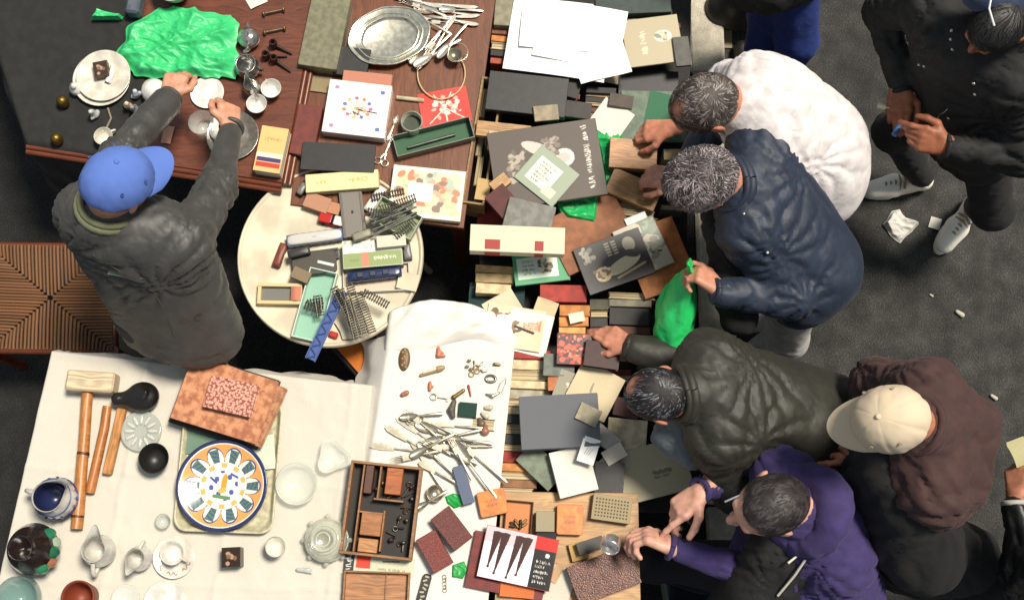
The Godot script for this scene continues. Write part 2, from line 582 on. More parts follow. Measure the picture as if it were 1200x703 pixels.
func make_prints() -> void:
	pic("p_tile", 128, 128, Color(0.92, 0.89, 0.86), func(im):
		for k in 11:
			var a := k * TAU / 11.0
			ln(im, Vector2(64, 64), Vector2(64 + cos(a) * 24, 64 + sin(a) * 20), 0.8, Color(0.55, 0.52, 0.38))
			el(im, 64 + cos(a) * 28, 62 + sin(a) * 24, 4.5, 4.5, [Color(0.62, 0.45, 0.55), Color(0.85, 0.5, 0.35), Color(0.4, 0.45, 0.6), Color(0.7, 0.66, 0.5)][k % 4])
		ln(im, Vector2(66, 66), Vector2(106, 70), 1.6, Color(0.24, 0.22, 0.24))
		blotches(im, 16, 50, 52, 84, 80, 1.5, 4, [Color(0.35, 0.32, 0.34), Color(0.75, 0.55, 0.4), Color(0.6, 0.62, 0.5)], 3)
		for q in [[16, 16], [112, 18], [16, 112], [112, 110]]: el(im, q[0], q[1], 5, 5, Color(0.66, 0.5, 0.6) if q[0] < 60 else Color(0.36, 0.44, 0.62)))
	pic("p_red", 96, 80, Color(0.78, 0.2, 0.15), func(im):
		blotches(im, 34, 24, 14, 76, 60, 1.2, 6, [Color(0.93, 0.75, 0.7), Color(0.9, 0.6, 0.55)], 5)
		for k in 5: ln(im, Vector2(48, 40), Vector2(14 + k * 17, 8 if k % 2 else 70), 1.2, Color(0.93, 0.78, 0.72)))
	pic("p_picture", 128, 96, Color(0.9, 0.86, 0.77), func(im):
		im.fill_rect(Rect2i(6, 6, 116, 84), Color(0.78, 0.73, 0.63))
		blotches(im, 70, 10, 10, 118, 84, 3, 10, [Color(0.72, 0.46, 0.34), Color(0.62, 0.68, 0.6), Color(0.85, 0.72, 0.55), Color(0.5, 0.42, 0.36), Color(0.82, 0.6, 0.5)], 7)
		im.fill_rect(Rect2i(30, 30, 44, 36), Color(0.95, 0.94, 0.92)))
	pic("p_album", 160, 116, Color(0.3, 0.265, 0.235), func(im):
		el(im, 70, 34, 26, 9, Color(0.72, 0.69, 0.65), 0.5)
		el(im, 106, 52, 15, 14, Color(0.8, 0.78, 0.74))
		el(im, 106, 52, 9, 8, Color(0.68, 0.66, 0.62))
		blotches(im, 30, 78, 20, 100, 44, 2, 5, [Color(0.45, 0.4, 0.36), Color(0.58, 0.54, 0.5)], 9)
		blotches(im, 40, 24, 34, 50, 80, 2, 6, [Color(0.5, 0.46, 0.4), Color(0.62, 0.58, 0.52), Color(0.38, 0.34, 0.3)], 10)
		scrawl(im, 136, 6, 100, 9, Color(0.8, 0.77, 0.72), 11, true))
	pic("p_sage", 96, 96, Color(0.52, 0.57, 0.49), func(im):
		im.fill_rect(Rect2i(14, 18, 54, 62), Color(0.84, 0.85, 0.76))
		for k in 6: scrawl(im, 22, 24 + k * 9, 38 - (k % 3) * 7, 6, Color(0.42, 0.42, 0.34), 20 + k)
		im.fill_rect(Rect2i(58, 64, 26, 22), Color(0.86, 0.72, 0.64)))
	pic("p_green", 96, 60, Color(0.24, 0.55, 0.37), func(im):
		im.fill_rect(Rect2i(6, 6, 72, 44), Color(0.77, 0.83, 0.76))
		for k in 4: scrawl(im, 14, 12 + k * 8, 22, 5, Color(0.5, 0.55, 0.48), 30 + k)
		blotches(im, 26, 42, 12, 70, 42, 2, 5, [Color(0.36, 0.34, 0.28), Color(0.62, 0.6, 0.5), Color(0.8, 0.76, 0.64)], 32))
	pic("p_mag", 128, 96, Color(0.13, 0.125, 0.11), func(im):
		blotches(im, 16, 8, 6, 30, 34, 3, 6, [Color(0.6, 0.58, 0.52), Color(0.45, 0.43, 0.38)], 40)
		for k in 2: for j in 5: im.fill_rect(Rect2i(56 + k * 13, 8 + j * 6, 9, 4), Color(0.62, 0.58, 0.48))
		el(im, 78, 60, 36, 13, Color(0.74, 0.69, 0.56), -0.25)
		el(im, 36, 66, 15, 15, Color(0.83, 0.72, 0.55))
		blotches(im, 16, 22, 54, 50, 80, 2, 5, [Color(0.5, 0.4, 0.28), Color(0.9, 0.82, 0.66)], 41)
		el(im, 100, 24, 12, 15, Color(0.66, 0.62, 0.54))
		el(im, 100, 44, 15, 8, Color(0.2, 0.19, 0.17), 0.4)
		ln(im, Vector2(60, 82), Vector2(116, 70), 2.5, Color(0.6, 0.52, 0.38)))
	pic("p_photo", 64, 96, Color(0.66, 0.62, 0.53), func(im):
		im.fill_rect(Rect2i(40, 0, 24, 60), Color(0.25, 0.36, 0.22))
		blotches(im, 26, 36, 0, 64, 66, 2, 5, [Color(0.17, 0.28, 0.15), Color(0.4, 0.48, 0.32)], 43)
		el(im, 24, 40, 12, 24, Color(0.33, 0.29, 0.25), 0.5)
		blotches(im, 22, 6, 30, 60, 90, 3, 8, [Color(0.74, 0.7, 0.6), Color(0.52, 0.47, 0.4)], 44))
	pic("p_map", 112, 96, Color(0.84, 0.74, 0.62), func(im):
		blotches(im, 60, 6, 16, 66, 76, 3, 9, [Color(0.5, 0.42, 0.32), Color(0.72, 0.62, 0.5), Color(0.88, 0.8, 0.68), Color(0.38, 0.3, 0.24)], 50)
		im.fill_rect(Rect2i(72, 6, 34, 44), Color(0.86, 0.5, 0.4))
		for k in 7: scrawl(im, 75, 9 + k * 6, 26, 5, Color(0.9, 0.74, 0.64), 51 + k)
		ln(im, Vector2(56, 44), Vector2(92, 54), 3, Color(0.16, 0.13, 0.13)))
	pic("p_rose", 96, 72, Color(0.24, 0.06, 0.045), func(im):
		blotches(im, 80, 0, 0, 96, 72, 3, 8, [Color(0.68, 0.13, 0.08), Color(0.8, 0.3, 0.16), Color(0.45, 0.08, 0.06), Color(0.16, 0.05, 0.04)], 60)
		blotches(im, 26, 0, 0, 96, 72, 2, 4, [Color(0.88, 0.45, 0.28)], 61))
	pic("p_khaki", 96, 96, Color(0.6, 0.56, 0.44), func(im):
		el(im, 66, 40, 15, 12, Color(0.8, 0.79, 0.7))
		blotches(im, 10, 56, 32, 76, 48, 2, 5, [Color(0.42, 0.44, 0.38), Color(0.66, 0.62, 0.48)], 63)
		scrawl(im, 26, 26, 46, 12, Color(0.78, 0.75, 0.64), 64, true))
	pic("p_card", 96, 96, Color(0.63, 0.6, 0.49), func(im):
		for k in 5: el(im, 52 + k * 4, 52 - (k % 2) * 5, 6, 4, [Color(0.46, 0.42, 0.32), Color(0.68, 0.64, 0.52)][k % 2], 0.4)
		scrawl(im, 46, 58, 22, 5, Color(0.4, 0.36, 0.28), 66))
	pic("p_dots", 64, 64, Color(0.53, 0.51, 0.44), func(im):
		blotches(im, 12, 12, 12, 52, 52, 2, 4, [Color(0.78, 0.76, 0.68)], 68))
	pic("p_concert", 160, 112, Color(0.86, 0.86, 0.88), func(im):
		im.fill_rect(Rect2i(0, 0, 112, 34), Color(0.72, 0.68, 0.7))
		for q in [[26, 22, 18, 86], [44, 22, 34, 98], [76, 22, 62, 102], [94, 22, 82, 92]]:
			for s in 40:
				var t := s / 39.0
				el(im, lerpf(q[0], q[2], t), lerpf(q[1] - 12, q[3], t), 9.0 * (1.0 - t) + 1.2, 2.2, Color(0.21, 0.09, 0.07))
			el(im, q[2], q[3], 3, 3, Color(0.28, 0.12, 0.09))
		im.fill_rect(Rect2i(112, 0, 48, 28), Color(0.7, 0.12, 0.09))
		im.fill_rect(Rect2i(112, 28, 48, 84), Color(0.07, 0.065, 0.06))
		el(im, 142, 38, 5, 5, Color(0.8, 0.8, 0.78))
		for k in 5: scrawl(im, 120, 50 + k * 11, 30 - (k % 2) * 8, 7, Color(0.85, 0.83, 0.8), 70 + k))
	pic("p_tin", 64, 64, Color(0.72, 0.42, 0.12), func(im):
		blotches(im, 30, 0, 0, 64, 64, 4, 12, [Color(0.76, 0.46, 0.15), Color(0.66, 0.37, 0.1), Color(0.7, 0.4, 0.12)], 80)
		for k in 2: scrawl(im, 16, 22 + k * 12, 32, 7, Color(0.55, 0.26, 0.07), 81 + k))
	pic("p_box", 128, 40, Color(0.82, 0.78, 0.58), func(im):
		scrawl(im, 18, 14, 18, 10, Color(0.84, 0.6, 0.34), 84)
		scrawl(im, 78, 14, 28, 10, Color(0.84, 0.6, 0.34), 85)
		el(im, 104, 18, 6, 6, Color(0.84, 0.62, 0.38))
		el(im, 104, 18, 4, 4, Color(0.82, 0.78, 0.58)))
	pic("p_kit", 128, 64, Color(0.82, 0.83, 0.76), func(im):
		im.fill_rect(Rect2i(0, 30, 128, 34), Color(0.5, 0.56, 0.35))
		im.fill_rect(Rect2i(40, 30, 15, 34), Color(0.76, 0.46, 0.36))
		scrawl(im, 66, 40, 48, 9, Color(0.85, 0.85, 0.76), 88)
		scrawl(im, 12, 44, 20, 6, Color(0.4, 0.46, 0.28), 89)
		blotches(im, 20, 4, 2, 120, 24, 2, 6, [Color(0.62, 0.64, 0.58), Color(0.72, 0.72, 0.66), Color(0.5, 0.52, 0.48)], 90))
	pic("p_cube", 32, 32, Color(0.17, 0.12, 0.09), func(im):
		blotches(im, 7, 7, 8, 26, 27, 3, 5, [Color(0.62, 0.5, 0.4), Color(0.45, 0.33, 0.25)], 92))
	pic("p_sketch", 96, 80, Color(0.94, 0.94, 0.93), func(im):
		blotches(im, 6, 60, 52, 84, 74, 3, 6, [Color(0.78, 0.8, 0.76), Color(0.72, 0.7, 0.7)], 94)
		for k in 3: scrawl(im, 20, 16 + k * 12, 50, 5, Color(0.88, 0.88, 0.87), 95 + k))
	pic("p_note", 48, 48, Color(0.88, 0.88, 0.86), func(im):
		for k in 3: ln(im, Vector2(14 + k * 6, 32), Vector2(20 + k * 7, 18), 0.8, Color(0.6, 0.6, 0.56)))
	pic("p_stripes", 48, 96, Color(0.84, 0.66, 0.42), func(im):
		im.fill_rect(Rect2i(0, 56, 48, 12), Color(0.86, 0.8, 0.7))
		im.fill_rect(Rect2i(2, 66, 44, 9), Color(0.2, 0.17, 0.36))
		im.fill_rect(Rect2i(2, 77, 44, 10), Color(0.68, 0.2, 0.12))
		scrawl(im, 10, 22, 28, 8, Color(0.72, 0.5, 0.28), 97))
	pic("p_strip", 128, 40, Color(0.72, 0.72, 0.62), func(im):
		im.fill_rect(Rect2i(0, 0, 18, 40), Color(0.12, 0.12, 0.12))
		scrawl(im, 2, 3, 34, 12, Color(0.8, 0.8, 0.76), 98, true)
		im.fill_rect(Rect2i(22, 2, 26, 28), Color(0.82, 0.2, 0.1))
		ln(im, Vector2(70, 12), Vector2(100, 9), 1.4, Color(0.3, 0.3, 0.25))
		scrawl(im, 62, 26, 50, 6, Color(0.5, 0.5, 0.4), 99))
	# the painted plate
	var im := Image.create_empty(256, 256, false, Image.FORMAT_RGB8)
	for y in 256:
		for x in 256:
			var q := Vector2(x - 127.5, y - 127.5) / 127.5
			var r := q.length()
			var a := q.angle()
			var c := Color(0.86, 0.84, 0.79)
			var pt := absf(fmod(a / TAU * 10.0 + 10.25, 1.0) - 0.5) * 2.0      # 0 at a petal's axis
			if r < 0.9:
				var edge := 0.56 + 0.3 * sqrt(maxf(0.0, 1.0 - pt * pt * 1.15))
				if r > edge: c = Color(0.82, 0.57, 0.32)
				elif r > edge - 0.035 and r > 0.5: c = Color(0.24, 0.29, 0.46)
				elif r > 0.52 and pt < 0.42 and r < 0.8:
					var s := sin(r * 70.0 + (a * 20.0))
					c = Color(0.32, 0.44, 0.3) if s > -0.1 else Color(0.26, 0.32, 0.5)
				elif r > 0.4 and r < 0.5 and pt > 0.55: c = Color(0.83, 0.62, 0.36)
				if r < 0.33 and sin(q.x * 22.0 + 1.0) * cos(q.y * 19.0) > 0.45: c = Color(0.28, 0.34, 0.55)
			if r > 0.925: c = Color(0.13, 0.16, 0.33)
			im.set_pixel(x, y, c)
	el(im, 132, 118, 8, 24, Color(0.76, 0.55, 0.2), 0.3)
	el(im, 124, 140, 12, 8, Color(0.8, 0.62, 0.3))
	ln(im, Vector2(100, 152), Vector2(140, 164), 5, Color(0.36, 0.5, 0.33))
	ln(im, Vector2(96, 100), Vector2(110, 116), 3, Color(0.25, 0.3, 0.55))
	ln(im, Vector2(154, 98), Vector2(170, 110), 3, Color(0.25, 0.3, 0.55))
	tex.p_plate = from_img(im)

func printed(parent: Node, called: String, w: float, d: float, at: Vector3, key: String, rough := 0.6, turn := 0.0) -> MeshInstance3D:
	var m := M.new()
	m.sheet(1, 1, func(u, v): return Vector3((u - 0.5) * w, 0.0004, (v - 0.5) * d), 0.0004)
	return part(parent, called, m, mat(Color.WHITE, rough, {"tx": key, "uv": 1}), at, turn)

# ------------------------------------------------------------ books and boxes
# a closed book: spine to fore-edge along x, thickness along y, height along z, then turned by bs
func book_parts(o: Node3D, w: float, h: float, t: float, cov: Material, page: Color, bs: Basis, ce: Vector3, soft: bool) -> void:
	var bt := 0.0008 if soft else 0.0025
	bt = minf(bt, t * 0.2)
	for k in [["cover", 1.0], ["back_cover", -1.0]]:
		var m := M.new()
		m.box(ce + bs * Vector3(0, k[1] * (t - bt) * 0.5, 0), Vector3(w, bt, h), 0.0007, bs)
		part(o, k[0], m, cov)
	var s := M.new()
	s.box(ce + bs * Vector3(-w * 0.5 + bt * 0.5 - (0.0 if soft else 0.0012), 0, 0), Vector3(bt, t - 0.001 - (2.0 * bt if soft else 0.0), h - 0.0012), minf(bt * 0.45, 0.001), bs)
	part(o, "spine", s, cov)
	var p := M.new()
	var ins := 0.001 if soft else 0.004
	p.box(ce + bs * Vector3(bt * 0.5 - ins * 0.5 + 0.001, 0, 0), Vector3(w - bt - ins - 0.003, t - 2.0 * bt - 0.0006, h - ins * 2.0), 0.0006, bs)
	part(o, "page_block", p, mat(page, 0.9, {"tx": "pages", "sc": 7.0}))

# things heaped on the book stall do not lie dead level
func settle(o: Node3D, w: float, d: float, base: float) -> void:
	if base >= 0.745 or base < 0.5: return
	var tx := deg_to_rad(rng.randf_range(-1.8, 1.8))
	var tz := deg_to_rad(rng.randf_range(-1.8, 1.8))
	o.basis = o.basis * Basis(Vector3.RIGHT, tx) * Basis(Vector3.BACK, tz)
	o.position.y += (absf(tx) * d + absf(tz) * w) * 0.45

func book(px: float, py: float, wp: float, hp: float, ang: float, t: float, base: float, col: Color, label: String, o := {}) -> Node3D:
	var s := S(px, py, base + t)
	var w := wp / s
	var d := hp / s
	var y := rest(px, py, w, d, ang, t, base, o.get("shrink", 0.82))
	var ce := P(px, py, y + t)
	var node := thing(o.get("name", "book"), label, o.get("cat", "book"), Vector3(ce.x, y, ce.z), ang, o.get("group", ""))
	settle(node, w, d, base)
	var sp: String = o.get("sp", "l")
	var bs := Basis(Vector3.UP, {"l": 0.0, "r": PI, "t": -PI / 2, "b": PI / 2}[sp])
	var flip: bool = sp == "t" or sp == "b"
	var cm: Material = o.mat if o.has("mat") else leather(col, o.get("rough", 0.6))
	book_parts(node, d if flip else w, w if flip else d, t, cm, o.get("page", Color(0.82, 0.77, 0.65)), bs, Vector3(0, t * 0.5, 0), o.get("soft", false))
	if o.has("print"): printed(node, "cover_picture", w - 0.003, d - 0.003, Vector3(0, t + 0.0001, 0), o.print, o.get("prough", 0.45))
	return node

# a book standing on edge in a row, seen from above
func upright(px: float, py: float, lp: float, tp: float, ang: float, depth: float, base: float, col: Color, label: String, spine_up := true, group := "", page := Color(0.8, 0.73, 0.58)) -> Node3D:
	var s := S(px, py, base + depth)
	var ce := P(px, py, base + depth)
	var node := thing("book", label, "book", Vector3(ce.x, base + 0.0005, ce.z), ang, group)
	var bs := Basis(Vector3(0, -1, 0), Vector3(0, 0, 1), Vector3(-1, 0, 0)) if spine_up else Basis(Vector3(0, 1, 0), Vector3(0, 0, 1), Vector3(1, 0, 0))
	book_parts(node, depth, lp / s, tp / s * 0.94, leather(col, 0.65), page, bs, Vector3(0, depth * 0.5 + 0.0013, 0), false)
	add_top(px, py, lp, tp, ang, base + depth + 0.003)
	return node

func leaf(px: float, py: float, wp: float, hp: float, ang: float, base: float, col: Color, label: String, o := {}) -> Node3D:
	var s := S(px, py, base)
	var w := wp / s
	var d := hp / s
	var t: float = o.get("t", 0.0012)
	var y := rest(px, py, w, d, ang, t, base, o.get("shrink", 0.8))
	var ce := P(px, py, y + t)
	var cv: float = o.get("curl", 0.006)
	var ph := px * 0.37 + py * 0.11
	var m := M.new()
	m.sheet(10, 8, func(u, v):
		var e := maxf(absf(u - 0.5), absf(v - 0.5)) * 2.0
		return Vector3((u - 0.5) * w, t + cv * (0.5 + 0.5 * sin(u * 4.0 + v * 3.0 + ph)) * e * e, (v - 0.5) * d), 0.0006)
	var mt: Material = mat(Color.WHITE, 0.6, {"tx": o.print, "uv": 1}) if o.has("print") else paper(col)
	return solo(o.get("name", "paper_sheet"), m, mt, label, o.get("cat", "paper"), Vector3(ce.x, y, ce.z), ang, o.get("group", ""))

func round_rect(w: float, d: float, r: float, seg := 4) -> PackedVector2Array:
	var p := PackedVector2Array()
	for k in [[1, 1, 0], [-1, 1, 1], [-1, -1, 2], [1, -1, 3]]:
		for s in seg + 1:
			var a: float = (k[2] + float(s) / seg) * PI / 2
			p.append(Vector2(k[0] * (w * 0.5 - r) + cos(a) * r, k[1] * (d * 0.5 - r) + sin(a) * r))
	return p

# a closed box with a lid that overlaps its body
func carton(called: String, px: float, py: float, wp: float, hp: float, ang: float, t: float, base: float, body: Material, lid: Material, label: String, o := {}) -> Node3D:
	var s := S(px, py, base + t)
	var w := wp / s
	var d := hp / s
	var y := rest(px, py, w, d, ang, t, base, o.get("shrink", 0.82))
	var ce := P(px, py, y + t)
	var node := thing(called, label, o.get("cat", "box"), Vector3(ce.x, y, ce.z), ang, o.get("group", ""))
	settle(node, w, d, base)
	var r: float = o.get("r", 0.0015)
	var lt: float = o.get("lid", 0.35) * t
	var b := M.new()
	b.prism(round_rect(w - 0.002, d - 0.002, r), 0.0, t - lt, 0.0)
	part(node, "body", b, body if o.has("two_tone") else lid)
	var l := M.new()
	l.prism(round_rect(w, d, r), t - lt + 0.0004, t, o.get("bev", 0.0015))
	part(node, "lid", l, lid)
	if o.has("print"): printed(node, "lid_print", w - 0.005 - r * 0.4, d - 0.005 - r * 0.4, Vector3(0, t + 0.0001, 0), o.print, o.get("prough", 0.4))
	return node

# an open box or tray: floor and four walls
func open_box(node: Node3D, w: float, d: float, h: float, wall: float, m: Material, floor_m: Material = null, at := Vector3.ZERO) -> void:
	var f := M.new()
	f.box(at + Vector3(0, wall * 0.5, 0), Vector3(w - wall * 2.0, wall, d - wall * 2.0))
	part(node, "floor", f, floor_m if floor_m else m)
	for k in [[0.0, -1.0], [0.0, 1.0], [-1.0, 0.0], [1.0, 0.0]]:
		var b := M.new()
		if k[0] == 0.0: b.box(at + Vector3(0, h * 0.5, k[1] * (d - wall) * 0.5), Vector3(w, h, wall), 0.001)
		else: b.box(at + Vector3(k[0] * (w - wall) * 0.5, h * 0.5 - 0.0003, 0), Vector3(wall, h - 0.0006, d - wall * 2.0 - 0.0002), 0.0008)
		part(node, "wall", b, m)

func spot(px: float, py: float, wp: float, hp: float, ang: float, t: float, base: float) -> Vector3:
	var s := S(px, py, base + t)
	var y := rest(px, py, wp / s, hp / s, ang, t, base)
	var ce := P(px, py, y + t * 0.5)
	return Vector3(ce.x, y, ce.z)

# ------------------------------------------------------------ tableware
func bowl_of(px: float, py: float, rp: float, base: float, prof: Array, called: String, cat: String, label: String, m: Material, o := {}) -> Node3D:
	# prof: unit profile (radius 1 = rp), heights in radii
	var hmax := 0.0
	for q in prof: hmax = maxf(hmax, q.y)
	var s := S(px, py, base + 0.02)
	var r := rp / s
	var t: float = o.get("t", hmax * r)
	var y := rest(px, py, r * 1.6, r * 1.6, 0, t, base)
	var ce := P(px, py, y + hmax * r)
	var pr := []
	for q in prof: pr.append(Vector2(maxf(q.x, 0.001) * r, q.y * r))
	var b := M.new()
	b.lathe(pr, o.get("seg", 32), Vector3.ZERO, Basis(), o.get("warp"))
	if o.has("handle") or o.has("parts"):
		var node := thing(called, label, cat, Vector3(ce.x, y, ce.z), o.get("turn", 0.0), o.get("group", ""))
		part(node, "body", b, m)
		if o.has("handle"):
			var hd: Array = o.handle     # [angle, low, high, reach, thickness] in radii
			var a := deg_to_rad(hd[0])
			var dir := Vector3(cos(a), 0, sin(a))
			var pts := []
			for k in 9:
				var tt := k / 8.0
				pts.append(dir * r * (hd[5] + sin(tt * PI) * hd[3]) + Vector3.UP * r * lerpf(hd[1], hd[2], tt))
			var h := M.new()
			h.tube(pts, r * hd[4], 8)
			part(node, "handle", h, o.get("hm", m))
		return node
	return solo(called, b, m, label, cat, Vector3(ce.x, y, ce.z), o.get("turn", 0.0), o.get("group", ""))

const PLATE := [Vector2(0, 0), Vector2(0.6, 0), Vector2(0.64, 0.03), Vector2(0.98, 0.14), Vector2(1, 0.16), Vector2(0.97, 0.165), Vector2(0.66, 0.07), Vector2(0.55, 0.05), Vector2(0, 0.05)]
const CUP := [Vector2(0, 0), Vector2(0.55, 0), Vector2(0.6, 0.06), Vector2(0.8, 0.5), Vector2(1, 1.15), Vector2(0.98, 1.18), Vector2(0.93, 1.15), Vector2(0.73, 0.5), Vector2(0.5, 0.12), Vector2(0, 0.1)]
const JUG := [Vector2(0, 0), Vector2(0.6, 0), Vector2(0.66, 0.05), Vector2(0.95, 0.55), Vector2(1, 0.9), Vector2(0.88, 1.4), Vector2(0.7, 1.75), Vector2(0.74, 2.05), Vector2(0.7, 2.06), Vector2(0.63, 1.75), Vector2(0.8, 1.4), Vector2(0.9, 0.9), Vector2(0.6, 0.15), Vector2(0, 0.12)]

# pulls the upper rim out into a pouring lip
func lip(dir_deg: float, y0: float, y1: float, reach: float) -> Callable:
	var a0 := deg_to_rad(dir_deg)
	return func(p: Vector3, a: float) -> Vector3:
		var k := smoothstep(y0, y1, p.y) * pow(maxf(cos(a - a0), 0.0), 7.0)
		return p + Vector3(cos(a0), 0.12, sin(a0)) * (k * reach)

func cutlery(kind: String, px: float, py: float, lp: float, ang: float, base: float, label: String, group: String, m: Material, tilt := 0.0) -> Node3D:
	var s := S(px, py, base)
	var L := lp / s
	var y := rest(px, py, L * 0.8, 0.012, ang, 0.004, base, 0.9)
	var ce := P(px, py, y)
	var node := thing(kind, label, kind.replace("fish_", "").replace("table_", ""), Vector3(ce.x, y, ce.z), ang, group)
	var hm := M.new()
	var hp := []
	var hr := []
	for k in 9:
		var t := k / 8.0
		hp.append(Vector3(lerpf(-0.12, 0.5, t) * L, 0.003 + sin(t * PI) * 0.003 + tilt * t, 0))
		hr.append(lerpf(0.0028, 0.0075, pow(t, 1.6)) if t < 0.97 else 0.0045)
	hm.tube(hp, hr, 8, true, 0.35)
	part(node, "handle", hm, m)
	var b := M.new()
	if kind.ends_with("spoon"):
		b.sheet(8, 10, func(u, v):
			var a: float = (v - 0.5) * PI
			var w := cos(a) * 0.085 * L * (1.0 + 0.15 * sin(a))
			var z = (u - 0.5) * 2.0 * w
			var k := (1.0 - pow((u - 0.5) * 2.0, 2.0)) * cos(a)
			return Vector3(-0.3 * L - sin(a) * 0.2 * L, 0.007 - 0.006 * k, z), 0.0012)
		part(node, "bowl", b, m)
	elif kind.ends_with("fork"):
		b.box(Vector3(-0.2 * L, 0.004, 0), Vector3(0.16 * L, 0.002, 0.021), 0.0008)
		part(node, "neck", b, m)
		for k in 4:
			var tm := M.new()
			tm.tube([Vector3(-0.27 * L, 0.004, (k - 1.5) * 0.006), Vector3(-0.38 * L, 0.0015, (k - 1.5) * 0.0062), Vector3(-0.5 * L, 0.006, (k - 1.5) * 0.0064)], [0.0017, 0.0015, 0.0008], 6)
			part(node, "tine", tm, m)
	else:
		var pl := PackedVector2Array()
		for q in [[-0.1, -0.006], [-0.16, -0.011], [-0.35, -0.017], [-0.44, -0.013], [-0.5, 0.0], [-0.44, 0.008], [-0.3, 0.009], [-0.1, 0.006]]: pl.append(Vector2(q[0] * L, q[1] * (1.0 if kind.begins_with("fish") else 0.6)))
		b.prism(pl, 0.0015, 0.0034, 0.0006)
		part(node, "blade", b, m)
	return node

# ------------------------------------------------------------ people
func ik(a: Vector3, c: Vector3, hint: Vector3, l1: float, l2: float) -> Vector3:
	var d := c - a
	var L := clampf(d.length(), 0.05, (l1 + l2) * 0.995)
	var dn := d.normalized()
	var x := (l1 * l1 - l2 * l2 + L * L) / (2.0 * L)
	var hh := sqrt(maxf(l1 * l1 - x * x, 0.0004))
	var s := hint - a
	s -= dn * s.dot(dn)
	return a + dn * x + s.normalized() * hh

func vec(ang: float, pitch: float) -> Vector3:
	var a := deg_to_rad(ang)
	var p := deg_to_rad(pitch)
	return Vector3(cos(a) * cos(p), -sin(p), sin(a) * cos(p))

func head_basis(face: Vector3, roll := 0.0) -> Basis:
	var u := (Vector3.UP - face * face.y)
	if u.length() < 0.05: u = Vector3.LEFT
	u = u.normalized().rotated(face, deg_to_rad(roll))
	return Basis(u.cross(face), u, face)

func hand_prims(wr: Vector3, dir: Vector3, palm: Vector3, right: bool, curl: Array, spread := 0.12, sc := 1.0) -> Array:
	dir = dir.normalized()
	palm = (palm - dir * palm.dot(dir)).normalized()
	var th := (-palm).cross(dir) * (1.0 if right else -1.0)      # towards the thumb
	var out := []
	var k := 0.012
	out.append([0, wr - dir * 0.02, wr + dir * 0.015, 0.027, 0.024, k])
	var lens := [[0.042, 0.025, 0.02], [0.046, 0.029, 0.021], [0.042, 0.027, 0.02], [0.033, 0.021, 0.018]]
	for f in 4:
		var off := 0.027 - f * 0.0185
		var b := wr + dir * (0.088 - absf(f - 1.0) * 0.004) + th * off
		out.append([0, wr + dir * 0.012 + th * off * 0.55, b, 0.0155, 0.0125, k])
		var d := dir.rotated(palm, (1.2 - f) * spread * (1.0 if right else -1.0))
		var ax := d.cross(palm).normalized()
		var p := b
		var c: float = curl[f + 1]
		for s in 3:
			d = d.rotated(ax, deg_to_rad([62.0, 80.0, 50.0][s]) * c)
			var q: Vector3 = p + d * lens[f][s]
			out.append([0, p, q, 0.0098 - s * 0.0008 - (0.001 if f == 3 else 0.0), 0.0092 - s * 0.0012, 0.005])
			p = q
	out.append([0, wr + dir * 0.02 + th * 0.012, wr + dir * 0.05 + th * 0.03, 0.018, 0.014, k])
	var td := (dir * 0.75 + th * 0.75 + palm * 0.25).normalized()
	var tp := wr + dir * 0.04 + th * 0.03
	for s in 3:
		var q = tp + td * [0.03, 0.032, 0.026][s]
		out.append([0, tp, q, 0.0125 - s * 0.001, 0.0115 - s * 0.0015, 0.006])
		tp = q
		td = td.slerp((dir + palm * 0.5 - th * 0.55).normalized(), 0.3 + 0.45 * float(curl[0]))
	for q in out:
		q[1] = wr + (q[1] - wr) * sc
		q[2] = wr + (q[2] - wr) * sc
		q[3] *= sc
		q[4] *= sc
	return out

func ring(m: M, ce: Vector3, ax: Vector3, r: float, tr: float, wob := 0.0, squash := 1.0) -> void:
	var u := ax.cross(Vector3.RIGHT if absf(ax.x) < 0.8 else Vector3.BACK).normalized()
	var w := ax.cross(u)
	var pts := []
	for k in 25:
		var a := TAU * k / 24.0
		pts.append(ce + u * cos(a) * r + w * sin(a) * r * squash + ax * sin(a * 2.0) * wob)
	m.tube(pts, tr, 8, false)

